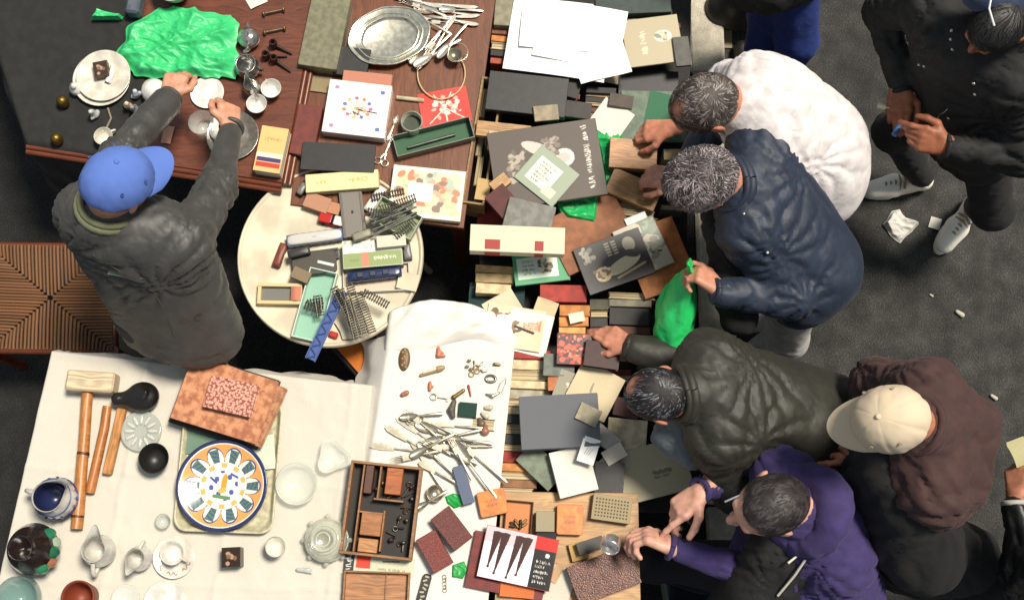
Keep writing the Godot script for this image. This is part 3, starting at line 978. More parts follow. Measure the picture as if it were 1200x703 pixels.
func add_hair(o: Node3D, hc: Vector3, B: Basis, h: Dictionary, shift: Vector3, hs := 1.0) -> void:
	var rg := RandomNumberGenerator.new()
	rg.seed = h.seed
	var R := Vector3(0.079, 0.092, 0.099) * hs
	var cover := func(d: Vector3) -> float:
		var line: float = h.get("line", 0.35)              # how far down the forehead
		var low := -0.42 if d.z < 0.1 else lerpf(-0.35, line, clampf((d.z - 0.1) / 0.55, 0, 1))
		if d.y < low: return 0.0
		var c := 1.0
		if h.has("bald"):
			var q: Vector3 = (d - (h.bald as Vector3).normalized())
			c = smoothstep(h.bsize * 0.55, h.bsize, q.length())
		return c
	var base := M.new()
	var nz := noise(FastNoiseLite.TYPE_SIMPLEX, 40.0, h.seed, 2)
	var rows := []
	for r in 23:
		var row := PackedVector3Array()
		for k in 36:
			var a := TAU * k / 36.0
			var e := PI / 2 - (r / 22.0) * 2.2
			var d := Vector3(cos(a) * cos(e), sin(e), sin(a) * cos(e))
			var s := 1.012 if cover.call(d) > 0.75 else 0.965
			row.append(hc + B * (d * R * (s + 0.02 * nz.get_noise_3dv(d))))
		rows.append(row)
	base.grid(rows, true, true)
	var cols: Array = h.cols
	var hr := part(o, "hair", base, mat(cols[0], 0.75, {"tx": "grain", "sc": 30.0}), shift)
	var st := M.new()
	var crown := Vector3(0.1, 0.72, -0.68).normalized()
	var len: float = h.len
	var nstrand: int = h.get("n", 2600)
	for k in nstrand:
		var d := Vector3(rg.randfn(), rg.randfn(), rg.randfn()).normalized()
		if d.y < -0.45 or cover.call(d) < rg.randf(): continue
		var nr := (d / R).normalized()
		var t := (d - crown * d.dot(crown))
		var dn := d * 0.055
		var co := Vector3(nz.get_noise_3dv(dn), nz.get_noise_3dv(dn + Vector3.ONE * 5.0), nz.get_noise_3dv(dn - Vector3.ONE * 7.0))
		t = (t.normalized() + h.get("sweep", Vector3(0.45, 0, 0.5)) + co * h.get("mess", 0.25) * 4.0 + Vector3(rg.randfn(), rg.randfn(), rg.randfn()) * 0.12)
		t = (t - nr * t.dot(nr)).normalized()
		var sd := nr.cross(t)
		var l := len * rg.randf_range(0.6, 1.15)
		var p0 := d * R * 1.0
		var bend: float = h.get("curl", 0.0) * (2.5 * co.x + 0.25 * rg.randfn())
		var lf: float = h.get("lift", 0.25)
		var p1 := ((p0 + t * l * 0.5 + sd * l * bend * 0.3) / R).normalized() * R * (1.012 + lf * l * 3.0)
		var p2 := ((p1 + (t - nr * 0.5) * l * 0.5 + sd * l * bend * 0.5) / R).normalized() * R * (1.01 + lf * l * 2.0)
		st.col = cols[int(clampf((co.y * 2.2 + 0.5 + rg.randf_range(-0.35, 0.35)) * cols.size(), 0, cols.size() - 1))].srgb_to_linear() * rg.randf_range(0.75, 1.1)
		var wd: float = h.get("w", 0.0016)
		var b := st.v.size()
		for q in [[p0, wd], [p1, wd * 0.9], [p2, wd * 0.25]]:
			st.vert(hc + B * (q[0] - sd * q[1]), B * nr)
			st.vert(hc + B * (q[0] + sd * q[1]), B * nr)
		for s in [0, 2]: st.i.append_array([b + s, b + s + 1, b + s + 3, b + s, b + s + 3, b + s + 2])
	part(hr, "strands", st, mat(Color.WHITE, 0.55, {"vc": 1}))

func add_cap(o: Node3D, hc: Vector3, B: Basis, m: Material, under: Material, shift: Vector3) -> void:
	var d := M.new()
	var rows := []
	var nz := noise(FastNoiseLite.TYPE_SIMPLEX_SMOOTH, 14.0, int(hc.x * 100.0), 2)
	for r in 21:
		var e := (r / 20.0) * PI * 0.5
		var row := PackedVector3Array()
		for k in 96:
			var a := TAU * k / 96.0
			var seam := exp(-pow((fmod(a / TAU * 6.0 + 0.5, 1.0) - 0.5) * 16.0, 2.0)) * 0.02 * cos(e)
			var q := Vector3(cos(a) * cos(e) * 0.096, sin(e) * 0.105, sin(a) * cos(e) * 0.112)
			row.append(hc + B * (q * (1.0 - seam + 0.035 * nz.get_noise_3dv(q * Vector3(1.0, 0.7, 1.3)) * cos(e * 0.8)) + Vector3(0, 0.012, -0.004)))
		rows.append(row)
	d.grid(rows, true, true)
	var cp := part(o, "cap", d, m, shift)
	var b := M.new()
	b.sheet(20, 8, func(u, v):
		var a: float = (u - 0.5) * 2.35
		var x := sin(a) * 0.092
		var z = cos(a) * 0.1 + v * 0.082 * cos(a * 0.72)
		return hc + B * Vector3(x * (1.0 - 0.08 * v), 0.018 - x * x * 3.4 - v * 0.014, z), 0.003)
	part(cp, "bill", b, m)
	var k := M.new()
	k.ell(hc + B * Vector3(0, 0.118, -0.004), Vector3(0.008, 0.005, 0.008))
	part(cp, "button", k, m)
	for s in [-1, 1]:
		for z in [0.04, -0.04]:
			var e := M.new()
			var q := Vector3(s * 0.076, 0.075, z)
			ring(e, hc + B * q, B * Vector3(s, 0.9, z * 6.0).normalized(), 0.004, 0.0014)
			part(cp, "eyelet", e, under)

func shoe(o: Node3D, an: Vector3, toe_dir: Vector3, m: Material, sole: Material, lace: Material, shift: Vector3) -> void:
	toe_dir = Vector3(toe_dir.x, 0, toe_dir.z).normalized()
	var sd := toe_dir.cross(Vector3.UP)
	var g := Vector3(an.x, 0.0, an.z)
	var up := M.new()
	up.sdf([[0, g - toe_dir * 0.035 + Vector3.UP * 0.06, an + Vector3.UP * 0.0, 0.036, 0.042, 0.02],
		[0, g - toe_dir * 0.035 + Vector3.UP * 0.05, g + toe_dir * 0.09 + Vector3.UP * 0.052, 0.034, 0.036, 0.03],
		[0, g + toe_dir * 0.09 + Vector3.UP * 0.05 + sd * 0.01, g + toe_dir * 0.185 + Vector3.UP * 0.042, 0.038, 0.03, 0.03],
		[0, g + toe_dir * 0.09 + Vector3.UP * 0.045 - sd * 0.012, g + toe_dir * 0.17 + Vector3.UP * 0.04 - sd * 0.008, 0.036, 0.03, 0.03]], 0.008)
	var u := part(o, "shoe", up, m, shift)
	var pl := PackedVector2Array()
	for k in 28:
		var a := TAU * k / 28.0
		var f := cos(a)
		var q := g + toe_dir * (0.073 + f * 0.145) + sd * sin(a) * (0.048 + 0.006 * f - 0.012 * (1.0 - f * f) * (1.0 if f < 0.2 else 0.2))
		pl.append(Vector2(q.x, q.z))
	var s := M.new()
	s.prism(pl, 0.001, 0.026, 0.004)
	part(u, "sole", s, sole)
	for k in 5:
		var l := M.new()
		var z := 0.05 + k * 0.019
		var y := 0.109 - k * 0.0052
		l.tube([g + toe_dir * z + sd * 0.032 + Vector3.UP * (y - 0.022), g + toe_dir * (z + 0.006) + Vector3.UP * y, g + toe_dir * (z + 0.01) - sd * 0.032 + Vector3.UP * (y - 0.024)], 0.0048, 6)
		part(u, "lace", l, lace)

func person(sp: Dictionary) -> Node3D:
	var J := {}
	for k in sp.j: J[k] = P(sp.j[k][0], sp.j[k][1], sp.j[k][2])
	for s in ["L", "R"]:
		J["el" + s] = ik(J["sh" + s], J["wr" + s], J["el" + s], 0.29, 0.26)
		if J.has("kn" + s): J["kn" + s] = ik(J["hip" + s], J["an" + s], J["kn" + s], 0.44, 0.42)
	var org := Vector3(J.pel.x, 0, J.pel.z)
	var o := thing("person", sp.label, "person", org)
	var sh := -org
	var face := vec(sp.face[0], sp.face[1])
	var B := head_basis(face, sp.get("roll", 0.0))
	var hc: Vector3 = J.head
	# body, one skin: trunk and limbs, then head and hands on finer grids
	var body := M.new()
	var mid: Vector3 = (J.shL + J.shR) * 0.5
	var pr := [[0, J.neck, J.pel, 0.05, 0.08, 0.04], [0, J.shL, J.shR, 0.04, 0.04, 0.05], [0, J.hipL, J.hipR, 0.07, 0.07, 0.06]]
	for s in ["L", "R"]:
		pr.append([0, J["sh" + s].lerp(mid, 0.3), J["hip" + s].lerp(J.pel, 0.3), 0.06, 0.065, 0.06])
		pr.append([0, J["sh" + s], J["el" + s], 0.04, 0.036, 0.03])
		pr.append([0, J["el" + s], J["wr" + s], 0.042, 0.027, 0.03])
		if J.has("kn" + s):
			pr.append([0, J["hip" + s], J["kn" + s], 0.08, 0.055, 0.04])
			pr.append([0, J["kn" + s], J["an" + s], 0.055, 0.038, 0.04])
	body.sdf(pr, 0.016)
	var hs: float = sp.get("hs", 1.0)
	var L := func(x: float, y: float, z: float) -> Vector3: return hc + B * Vector3(x, y, z) * hs
	var hp := [[1, L.call(0, 0, 0), Vector3(0.077, 0.09, 0.097), B, 0.03],
		[1, L.call(0, -0.072, 0.03), Vector3(0.056, 0.062, 0.06), B, 0.03],
		[0, L.call(0, -0.05, -0.035), J.neck, 0.053, 0.058, 0.03],
		[0, J.neck, J.neck.lerp(mid, 0.5), 0.052, 0.05, 0.03],
		[0, L.call(-0.034, 0.012, 0.083), L.call(0.034, 0.012, 0.083), 0.012, 0.012, 0.014],
		[1, L.call(-0.03, -0.016, 0.094), Vector3(0.015, 0.011, 0.012), B, -0.01],
		[1, L.call(0.03, -0.016, 0.094), Vector3(0.015, 0.011, 0.012), B, -0.01],
		[0, L.call(0, -0.008, 0.094), L.call(0, -0.044, 0.112), 0.008, 0.013, 0.01],
		[0, L.call(-0.012, -0.05, 0.1), L.call(0.012, -0.05, 0.1), 0.009, 0.009, 0.008],
		[0, L.call(-0.018, -0.078, 0.084), L.call(0.018, -0.078, 0.084), 0.0075, 0.0075, 0.006],
		[0, L.call(-0.014, -0.09, 0.082), L.call(0.014, -0.09, 0.082), 0.008, 0.008, 0.006],
		[1, L.call(0, -0.118, 0.07), Vector3(0.024, 0.018, 0.018), B, 0.02]]
	for s in [-1.0, 1.0]:
		hp.append([1, L.call(s * 0.079, -0.02, -0.006), Vector3(0.009, 0.031, 0.02), B.rotated(B.y, -s * 0.35), 0.006])
	for q in hp:
		if q[0] == 1: q[2] *= hs
		else:
			q[3] *= hs
			q[4] *= hs
	body.sdf(hp, 0.0055)
	for s in ["L", "R"]:
		var hd: Dictionary = sp.hands[s]
		body.sdf(hand_prims(J["wr" + s], J["ha" + s] - J["wr" + s], hd.get("palm", Vector3.DOWN), s == "R", hd.curl, hd.get("spread", 0.12), sp.get("hand", 1.08)), 0.0042)
	part(o, "body", body, mat(sp.skin, 0.55, {"tx": "mottle", "n": "grain_n", "ns": 0.15, "sc": 5.0, "sss": 0.12}), sh)
	for s in [-1.0, 1.0]:
		var e := M.new()
		e.ell(L.call(s * 0.03, -0.016, 0.081), Vector3.ONE * 0.0125 * hs, B, 10, 8)
		var ey := part(o, "eye", e, mat(Color(0.82, 0.8, 0.77), 0.2), sh)
		var ir := M.new()
		ir.ell(L.call(s * 0.03, -0.018, 0.0905), Vector3(0.0055, 0.0055, 0.0035) * hs, B, 8, 6)
		part(ey, "iris", ir, mat(Color(0.1, 0.07, 0.05), 0.2))
	# clothing
	var jk: Dictionary = sp.jacket
	var bu: float = jk.get("bulk", 1.0)
	var top := M.new()
	var slv: float = jk.get("sleeve", 0.97)
	var hem: float = jk.get("hem", 0.1)
	var axis: Vector3 = (J.pel - mid).normalized()
	var tp := [[0, mid + axis * 0.03, J.pel + axis * hem, 0.115 * bu, 0.125 * bu, 0.07], [0, J.shL, J.shR, 0.07 * bu, 0.07 * bu, 0.07]]
	for s in ["L", "R"]:
		tp.append([0, J["sh" + s].lerp(mid, 0.28) + axis * 0.03, J["hip" + s] + axis * hem * 0.6, 0.105 * bu, 0.11 * bu, 0.07])
		tp.append([0, J["sh" + s], J["el" + s], 0.07 * bu, 0.06 * bu, 0.022])
		tp.append([0, J["el" + s], J["el" + s].lerp(J["wr" + s], slv), 0.062 * bu, lerpf(0.062, 0.043, slv) * bu, 0.03])
	tp.append([0, J.neck, mid + axis * 0.06, 0.078 * bu, 0.105 * bu, 0.06])
	if jk.has("more"): for q in jk.more: tp.append([0, P(q[0], q[1], q[2]), P(q[3], q[4], q[5]), q[6], q[7], 0.06])
	var nz := noise(FastNoiseLite.TYPE_SIMPLEX_SMOOTH, 1.0, int(sp.seed), 1, FastNoiseLite.FRACTAL_FBM)
	nz.domain_warp_enabled = true
	nz.domain_warp_amplitude = 0.5
	nz.domain_warp_frequency = 0.6
	var anchors := []
	var e1: Vector3 = axis
	var e2 := (axis.cross(Vector3.UP)).normalized() if absf(axis.y) < 0.9 else B.x
	for sd2 in ["L", "R"]:
		var ar: Vector3 = (J["el" + sd2] - J["sh" + sd2]).normalized()
		var a2 := ar.cross(Vector3.UP).normalized()
		anchors.append([J["sh" + sd2] + axis * 0.1, 6.0, 0.34, 0.9, e1, e2])
		anchors.append([J["el" + sd2], 5.0, 0.2, 0.9, ar, a2])
		anchors.append([J["sh" + sd2] + ar * 0.03, 5.0, 0.22, 0.6, ar, a2])
		anchors.append([J["hip" + sd2] + axis * (hem + 0.1), 5.0, 0.36, jk.get("hipfold", 0.4), e1, e2])
	anchors.append([J.neck, 8.0, 0.26, 0.25, e1, e2])
	top.sdf(tp, 0.0115, jk.get("folds", 0.014), jk.get("fs", 5.0), nz, (axis + B.x * 0.7 * (1.0 if int(sp.seed) % 2 else -1.0)).normalized(), anchors)
	var jm := part(o, jk.get("name", "jacket"), top, jk.mat, sh)
	for s in ["L", "R"]:
		var cf := M.new()
		var dd: Vector3 = (J["wr" + s] - J["el" + s]).normalized()
		ring(cf, J["el" + s].lerp(J["wr" + s], slv) + dd * 0.03, dd, lerpf(0.056, 0.034, slv) * bu, 0.009)
		part(jm, "cuff", cf, jk.get("cuff", jk.mat))
	if jk.get("collar", true):
		var na: Vector3 = (hc - J.neck).normalized()
		var co := M.new()
		ring(co, J.neck + na * 0.022, na, 0.08, 0.017, 0.008)
		ring(co, J.neck + na * 0.042, na, 0.081, 0.011, 0.009)
		part(jm, "collar", co, jk.get("collar_mat", jk.mat))
	if J.has("knL"):
		var lg := M.new()
		var lp := [[0, J.hipL, J.hipR, 0.1, 0.1, 0.05]]
		for s in ["L", "R"]:
			lp.append([0, J["hip" + s], J["kn" + s], 0.098, 0.074, 0.05])
			lp.append([0, J["kn" + s], J["an" + s] + Vector3.UP * 0.045, 0.074, 0.052, 0.04])
		lg.sdf(lp, 0.013, 0.012, 6.0, nz)
		part(o, "trousers", lg, sp.trousers, sh)
		var sm: Array = sp.get("shoes", [leather(Color(0.12, 0.1, 0.09)), mat(Color(0.1, 0.1, 0.1), 0.8), mat(Color(0.12, 0.12, 0.12), 0.8)])
		for s in ["L", "R"]:
			var td: float = sp.toes[s] if sp.has("toes") else sp.face[0]
			shoe(o, J["an" + s], vec(td, 0.0), sm[0], sm[1], sm[2], sh)
	if sp.has("hair"): add_hair(o, hc, B, sp.hair, sh, hs)
	if sp.has("cap"): add_cap(o, hc, B, sp.cap[0], sp.cap[1], sh)
	sp.J = J
	sp.top = top
	sp.B = B
	sp.node = o
	return o

# the point of a garment that shows at a pixel
func on_cloth(sp: Dictionary, px: float, py: float) -> Vector3:
	var best := Vector3.ZERO
	var bd := 1e9
	var m: M = sp.top
	for k in m.v.size():
		var q: Vector3 = m.v[k] - cam_pos
		var z := q.dot(fwd)
		var d := Vector2(600.0 + FOCAL * q.x / z - px, 351.5 - FOCAL * q.dot(upv) / z - py).length() + z * 14.0
		if d < bd:
			bd = d
			best = m.v[k]
	return best

func seam(sp: Dictionary, called: String, pts: Array, r: float, m: Material) -> void:
	var b := M.new()
	var q := []
	for k in pts.size() - 1:
		var n := 6
		for j in n + (1 if k == pts.size() - 2 else 0):
			var t := j / float(n)
			q.append(on_cloth(sp, lerpf(pts[k][0], pts[k + 1][0], t), lerpf(pts[k][1], pts[k + 1][1], t)) - sp.node.position)
	var sm := [q[0]]
	for k in range(1, q.size() - 1): sm.append((q[k - 1] + q[k] * 2.0 + q[k + 1]) * 0.25)
	sm.append(q[-1])
	for rep in 3:
		var prev := sm.duplicate()
		for k in range(1, sm.size() - 1): sm[k] = (prev[k - 1] + prev[k] + prev[k + 1]) / 3.0 + Vector3.UP * 0.0006
	b.tube(sm, r, 6)
	part(sp.node, called, b, m)

# ------------------------------------------------------------ the place
func _ready() -> void:
	var cam := Camera3D.new()
	cam.name = "camera"
	add_child(cam)
	cam.position = cam_pos
	cam.rotation_degrees = Vector3(-90.0 + TILT, 0, 0)
	cam.fov = rad_to_deg(2.0 * atan(351.5 / FOCAL))
	cam.near = 0.05
	cam.far = 300.0
	cam.current = true
	var sky := ProceduralSkyMaterial.new()
	sky.sky_top_color = Color(0.74, 0.79, 0.84)
	sky.sky_horizon_color = Color(0.80, 0.82, 0.83)
	sky.ground_bottom_color = Color(0.2, 0.2, 0.2)
	sky.ground_horizon_color = Color(0.5, 0.5, 0.5)
	sky.sky_energy_multiplier = 0.72
	var env := Environment.new()
	env.background_mode = Environment.BG_SKY
	env.sky = Sky.new()
	env.sky.sky_material = sky
	env.tonemap_mode = Environment.TONE_MAPPER_LINEAR
	env.tonemap_exposure = 1.32
	env.sdfgi_enabled = true
	env.ssao_enabled = true
	env.ssil_enabled = true
	var we := WorldEnvironment.new()
	we.name = "world_environment"
	we.environment = env
	add_child(we)
	var sun := DirectionalLight3D.new()
	sun.name = "sun"
	sun.light_energy = 1.4
	sun.light_color = Color(1.0, 0.96, 0.9)
	sun.light_angular_distance = 13.0
	sun.shadow_enabled = true
	add_child(sun)
	sun.look_at_from_position(Vector3(1.9, 5.2, -1.1), Vector3.ZERO)

	rng.seed = 7
	make_textures()
	make_prints()
	print("textures ", Time.get_ticks_msec())
	ground()
	tables()
	print("tables ", Time.get_ticks_msec())
	people()
	print("people ", Time.get_ticks_msec())
	books()
	sideboard_things()
	second_table_things()
	toy_table_things()
	white_table_things()
	trinkets()
	board_things()
	street_litter()
	print("all ", Time.get_ticks_msec())

func ground() -> void:
	var xs := [-80.0, -30.0, -10.0, -5.0]
	for k in 101: xs.append(-3.0 + k * 0.06)
	xs.append_array([5.0, 10.0, 30.0, 80.0])
	var zs := [-80.0, -30.0, -10.0, -5.0]
	for k in 84: zs.append(-2.6 + k * 0.06)
	zs.append_array([5.0, 10.0, 30.0, 80.0])
	var nz := noise(FastNoiseLite.TYPE_SIMPLEX_SMOOTH, 0.55, 4, 4)
	var n2 := noise(FastNoiseLite.TYPE_SIMPLEX_SMOOTH, 2.2, 8, 3)
	var m := M.new()
	var b := 0
	for z in zs:
		for x in xs:
			var g: float = 0.27 * (1.0 + 0.3 * n2.get_noise_2d(x, z) + 0.25 * nz.get_noise_2d(x, z))
			m.col = Color(g, g * 1.0, g * 0.96)
			m.vert(Vector3(x, 0.004 * nz.get_noise_2d(x * 3.0, z * 3.0), z))
	var w := xs.size()
	for r in zs.size() - 1:
		for k in w - 1:
			b = r * w + k
			m.i.append_array([b, b + 1, b + w + 1, b, b + w + 1, b + w])
	structure("road", m, mat(Color(0.62, 0.62, 0.6), 0.85, {"tx": "asphalt", "n": "asphalt_n", "ns": 0.4, "sc": 1.3, "vc": 1}))
	# raised pavement on which the stall stands, with its kerb stones
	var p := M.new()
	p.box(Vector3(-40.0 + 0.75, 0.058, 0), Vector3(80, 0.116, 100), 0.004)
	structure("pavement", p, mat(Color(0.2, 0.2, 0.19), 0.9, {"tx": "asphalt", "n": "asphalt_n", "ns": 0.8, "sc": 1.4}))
	var kerb := Node3D.new()
	kerb.name = "kerb"
	kerb.set_meta("kind", "structure")
	add_child(kerb)
	for k in 8:
		var q := M.new()
		q.box(Vector3(0.83, 0.062, -3.2 + k * 0.9), Vector3(0.15, 0.124, 0.892), 0.012)
		part(kerb, "kerb_stone", q, mat(Color(0.85, 0.82, 0.74), 0.9, {"tx": "concrete", "n": "asphalt_n", "ns": 1.0, "sc": 2.6}))

func quad_pt(q: Array, s: float, t: float) -> Vector3:
	return q[0].lerp(q[1], s).lerp(q[3].lerp(q[2], s), t)

# a cloth laid over a table top with corners q, hanging `drop` metres on every side
func drape(m: M, q: Array, drop: Array, slope: float, nu: int, nv: int, sd: int, lump := 0.004, creased := false) -> void:
	var nz := noise(FastNoiseLite.TYPE_SIMPLEX_SMOOTH, 3.0, sd, 3)
	var lw: float = q[0].distance_to(q[1])
	var ld: float = q[0].distance_to(q[3])
	m.sheet(nu, nv, func(u, v):
		var x := lerpf(-drop[0], lw + drop[1], u)
		var z := lerpf(-drop[2], ld + drop[3], v)
		var s := clampf(x / lw, 0, 1)
		var t := clampf(z / ld, 0, 1)
		var p := quad_pt(q, s, t)
		var ex := x - s * lw
		var ez := z - t * ld
		var e := sqrt(ex * ex + ez * ez)
		var dx: Vector3 = (q[1] - q[0]).normalized()
		var dz: Vector3 = (q[3] - q[0]).normalized()
		var n := nz.get_noise_2d(p.x * 1.7, p.z * 1.7)
		p.y += lump * n + lump * 0.8 * maxf(0.0, sin(p.x * 9.0 + n * 5.0)) * 0.4
		if creased:      # ironed folds
			for c in [0.3, 0.62, 0.94]: p.y += 0.004 * exp(-pow((x - c * lw + 0.01 * n) / 0.011, 2.0))
			for c in [0.36, 0.7]: p.y += 0.004 * exp(-pow((z - c * ld - 0.012 * n) / 0.011, 2.0))
		if e > 0.0001:
			var od := (dx * ex + dz * ez) / e
			var wave := sin((x - z) * 26.0 + n * 3.0) * 0.5 + sin((x + z) * 11.0) * 0.5
			p += od * (e * slope + 0.012 * minf(e * 12.0, 1.0) + 0.02 * wave * minf(e * 5.0, 1.0)) - Vector3.UP * (sqrt(maxf(e * e - e * e * slope * slope * 0.8, 0.0)))
		return p, 0.0015)

func four_legs(o: Node3D, q: Array, top: float, r: float, m: Material, foot := 0.117) -> void:
	for k in 4:
		var ce: Vector3 = (q[0] + q[1] + q[2] + q[3]) * 0.25
		var c: Vector3 = q[k].lerp(ce, 0.1)
		var l := M.new()
		l.box(Vector3(c.x, (top + foot) * 0.5, c.z) - o.position, Vector3(r, top - foot - 0.002, r), 0.004)
		part(o, "leg", l, m)

# a slab-topped table with corners q (top side)
func slab_table(called: String, label: String, q: Array, thick: float, m: Material, legm: Material, boards := 0) -> Node3D:
	var ce: Vector3 = (q[0] + q[1] + q[2] + q[3]) * 0.25
	var o := thing(called, label, "table", Vector3(ce.x, 0.117, ce.z))
	var y: float = q[0].y
	var nb := maxi(boards, 1)
	for k in nb:
		var b := M.new()
		var g := 0.0 if nb == 1 else 0.0015
		var s0 := float(k) / nb
		var s1 := float(k + 1) / nb
		var pl := PackedVector2Array()
		for c in [[s0, 0.0], [s1, 0.0], [s1, 1.0], [s0, 1.0]]:
			var p := quad_pt(q, c[0], c[1]) - ce
			pl.append(Vector2(p.x, p.z))
		var cc := (pl[0] + pl[2]) * 0.5
		for j in 4: pl[j] += (cc - pl[j]).normalized() * g
		b.prism(pl, y - thick - 0.117, y - 0.117, 0.002)
		part(o, "board" if boards else "table_top", b, m)
	four_legs(o, q, y - thick, 0.05, legm)
	return o

func tables() -> void:
	var mahog := wood(Color(0.43, 0.225, 0.14), 0.36, 2.2)
	var mahog2 := wood(Color(0.36, 0.16, 0.09), 0.4, 2.2)
	# mahogany sideboard, upper left: moulded edge on the side towards the second table and in front
	var q := [P(-60, -120, 0.78), P(383, -70, 0.78), P(330, 214, 0.78), P(30, 168, 0.78)]
	var o := slab_table("sideboard_table", "mahogany table with moulded edge holding crockery and a green bag", q, 0.03, mahog, mahog2)
	var ce := o.position
	for e in [[1, 2], [2, 3]]:
		for k in 2:
			var m := M.new()
			var a: Vector3 = q[e[0]] - ce
			var b: Vector3 = q[e[1]] - ce
			var out := ((b - a).cross(Vector3.UP)).normalized()
			if out.dot(a + b) < 0.0: out = -out
			var off := out * (0.008 + k * 0.017) + Vector3.DOWN * (0.012 + k * 0.008)
			m.tube([a + off, b + off], 0.0105, 10)
			part(o, "edge_moulding", m, mahog)
	var cl := M.new()
	var qc := [P(-60, -120, 0.785), P(150, -96, 0.785), P(178, 192, 0.785), P(30, 168, 0.785)]
	drape(cl, qc, [0.1, 0.0, 0.0, 0.3], 0.25, 50, 50, 3, 0.006)
	solo("black_cloth", cl, cloth(Color(0.12, 0.12, 0.115), 0.05), "black cloth spread over the dark end of the mahogany table", "cloth")
	# second wooden table with planks
	var q2 := [P(376, -90, 0.75), P(590, -70, 0.75), P(543, 268, 0.75), P(340, 240, 0.75)]
	slab_table("plank_table", "brown plank table under the silver tray and cutlery", q2, 0.025, woodz(Color(0.46, 0.26, 0.14), 0.38, 2.2), mahog2, 6)
	# round table with raised rim
	var s := S(387, 300, 0.74)
	var c := P(387, 300, 0.74)
	var r := 108.5 / s
	var rt := thing("round_table", "round cream table covered with toy train parts and boxes", "table", Vector3(c.x, 0.117, c.z))
	var tp := M.new()
	tp.lathe([Vector2(0.001, 0.6), Vector2(r - 0.01, 0.6), Vector2(r, 0.606), Vector2(r + 0.003, 0.62), Vector2(r, 0.634), Vector2(r - 0.006, 0.636), Vector2(r - 0.012, 0.628), Vector2(r - 0.016, 0.623), Vector2(0.001, 0.623)], 72)
	part(rt, "table_top", tp, mat(Color(0.82, 0.78, 0.68), 0.5, {"tx": "mottle", "sc": 0.9}))
	for k in 4:
		var a := deg_to_rad(72.0 + k * 90.0)
		var l := M.new()
		l.tube([Vector3(cos(a) * r * 0.7, 0.6, sin(a) * r * 0.7), Vector3(cos(a) * r * 1.0, 0.002, sin(a) * r * 1.0)], 0.013, 10)
		part(rt, "leg", l, mat(Color(0.62, 0.56, 0.45), 0.5))
	# cloth-covered tables
	var white := mat(Color(0.79, 0.77, 0.72), 0.92, {"tx": "grain", "n": "weave_n", "ns": 0.35, "sc": 11.0, "sheen": 0.2})
	var q4 := [P(60, 412, 0.745), P(436, 452, 0.745), P(398, 800, 0.745), P(-30, 800, 0.745)]
	slab_table("trestle_table", "trestle table hidden under the long white tablecloth", [q4[0] - Vector3.UP * 0.004, q4[1] - Vector3.UP * 0.004, q4[2] - Vector3.UP * 0.004, q4[3] - Vector3.UP * 0.004], 0.02, wood(Color(0.5, 0.38, 0.25)), wood(Color(0.4, 0.3, 0.2)))
	var m4 := M.new()
	drape(m4, [q4[0] + Vector3.UP * 0.003, q4[1] + Vector3.UP * 0.003, q4[2] + Vector3.UP * 0.003, q4[3] + Vector3.UP * 0.003], [0.22, 0.16, 0.2, 0.2], 0.12, 210, 170, 5, 0.004, true)
	solo("tablecloth", m4, white, "off-white tablecloth under the mallet, jugs and painted plate", "tablecloth")
	var q5 := [P(457, 392, 0.755), P(604, 398, 0.755), P(562, 800, 0.755), P(392, 800, 0.755)]
	slab_table("narrow_table", "narrow table hidden under the white sheet of trinkets", [q5[0] - Vector3.UP * 0.004, q5[1] - Vector3.UP * 0.004, q5[2] - Vector3.UP * 0.004, q5[3] - Vector3.UP * 0.004], 0.02, wood(Color(0.5, 0.38, 0.25)), wood(Color(0.4, 0.3, 0.2)))
	var m5 := M.new()
	drape(m5, [q5[0] + Vector3.UP * 0.002, q5[1] + Vector3.UP * 0.002, q5[2] + Vector3.UP * 0.002, q5[3] + Vector3.UP * 0.002], [0.2, 0.0, 0.0, 0.1], 0.55, 60, 80, 9, 0.0025)
	solo("white_sheet", m5, mat(Color(0.85, 0.84, 0.81), 0.9, {"tx": "grain", "n": "weave_n", "ns": 0.3, "sc": 12.0}), "bright white sheet strewn with trinkets and old cutlery", "cloth")
	# bunched end of that sheet, drawn over something round
	var hb := M.new()
	var nz := noise(FastNoiseLite.TYPE_SIMPLEX_SMOOTH, 9.0, 14, 3)
	hb.sheet(48, 30, func(u, v):
		var top := 346.0 + 34.0 * pow(absf(u - 0.42) * 1.7, 2.2)
		var p := P(lerpf(442, 606, u) + 14.0 * (1.0 - v) * (0.5 - u), lerpf(top, 405 + 7.0 * sin(u * 7.0), v), 0.79)
		var k := sin(clampf(u * 1.05, 0, 1) * PI) * sin(clampf(v * 0.84 + 0.16, 0, 1) * PI)
		p.y = 0.75 + 0.06 * pow(maxf(k, 0.0), 0.75) + 0.03 * nz.get_noise_2d(u * 0.35 + v * 0.15, v * 0.12) * sqrt(maxf(k, 0.0)) - 0.25 * smoothstep(0.1, 0.0, v) - 0.1 * smoothstep(0.05, 0.0, u)
		return p, 0.0015)
	solo("bunched_cloth", hb, mat(Color(0.9, 0.885, 0.85), 0.92, {"tx": "grain", "n": "weave_n", "ns": 0.3, "sc": 12.0}), "bunched white cloth heaped at the far end of the trinket sheet", "cloth")
	# book stall
	var q6 := [P(562, -90, 0.6), P(812, -90, 0.6), P(800, 600, 0.6), P(562, 600, 0.6)]
	slab_table("book_table", "low dark table carrying the heaps of second-hand books", q6, 0.03, mat(Color(0.13, 0.12, 0.11), 0.8, {"tx": "mottle", "sc": 5.0}), mahog2)
	# light board on trestles
	var q7 := [P(588, 576, 0.755), P(748, 578, 0.755), P(753, 790, 0.755), P(574, 790, 0.755)]
	slab_table("plywood_board", "pale plywood board holding tins and small boxes", q7, 0.018, wood(Color(0.76, 0.6, 0.41), 0.55, 1.6), mahog2)
	rush_chair()

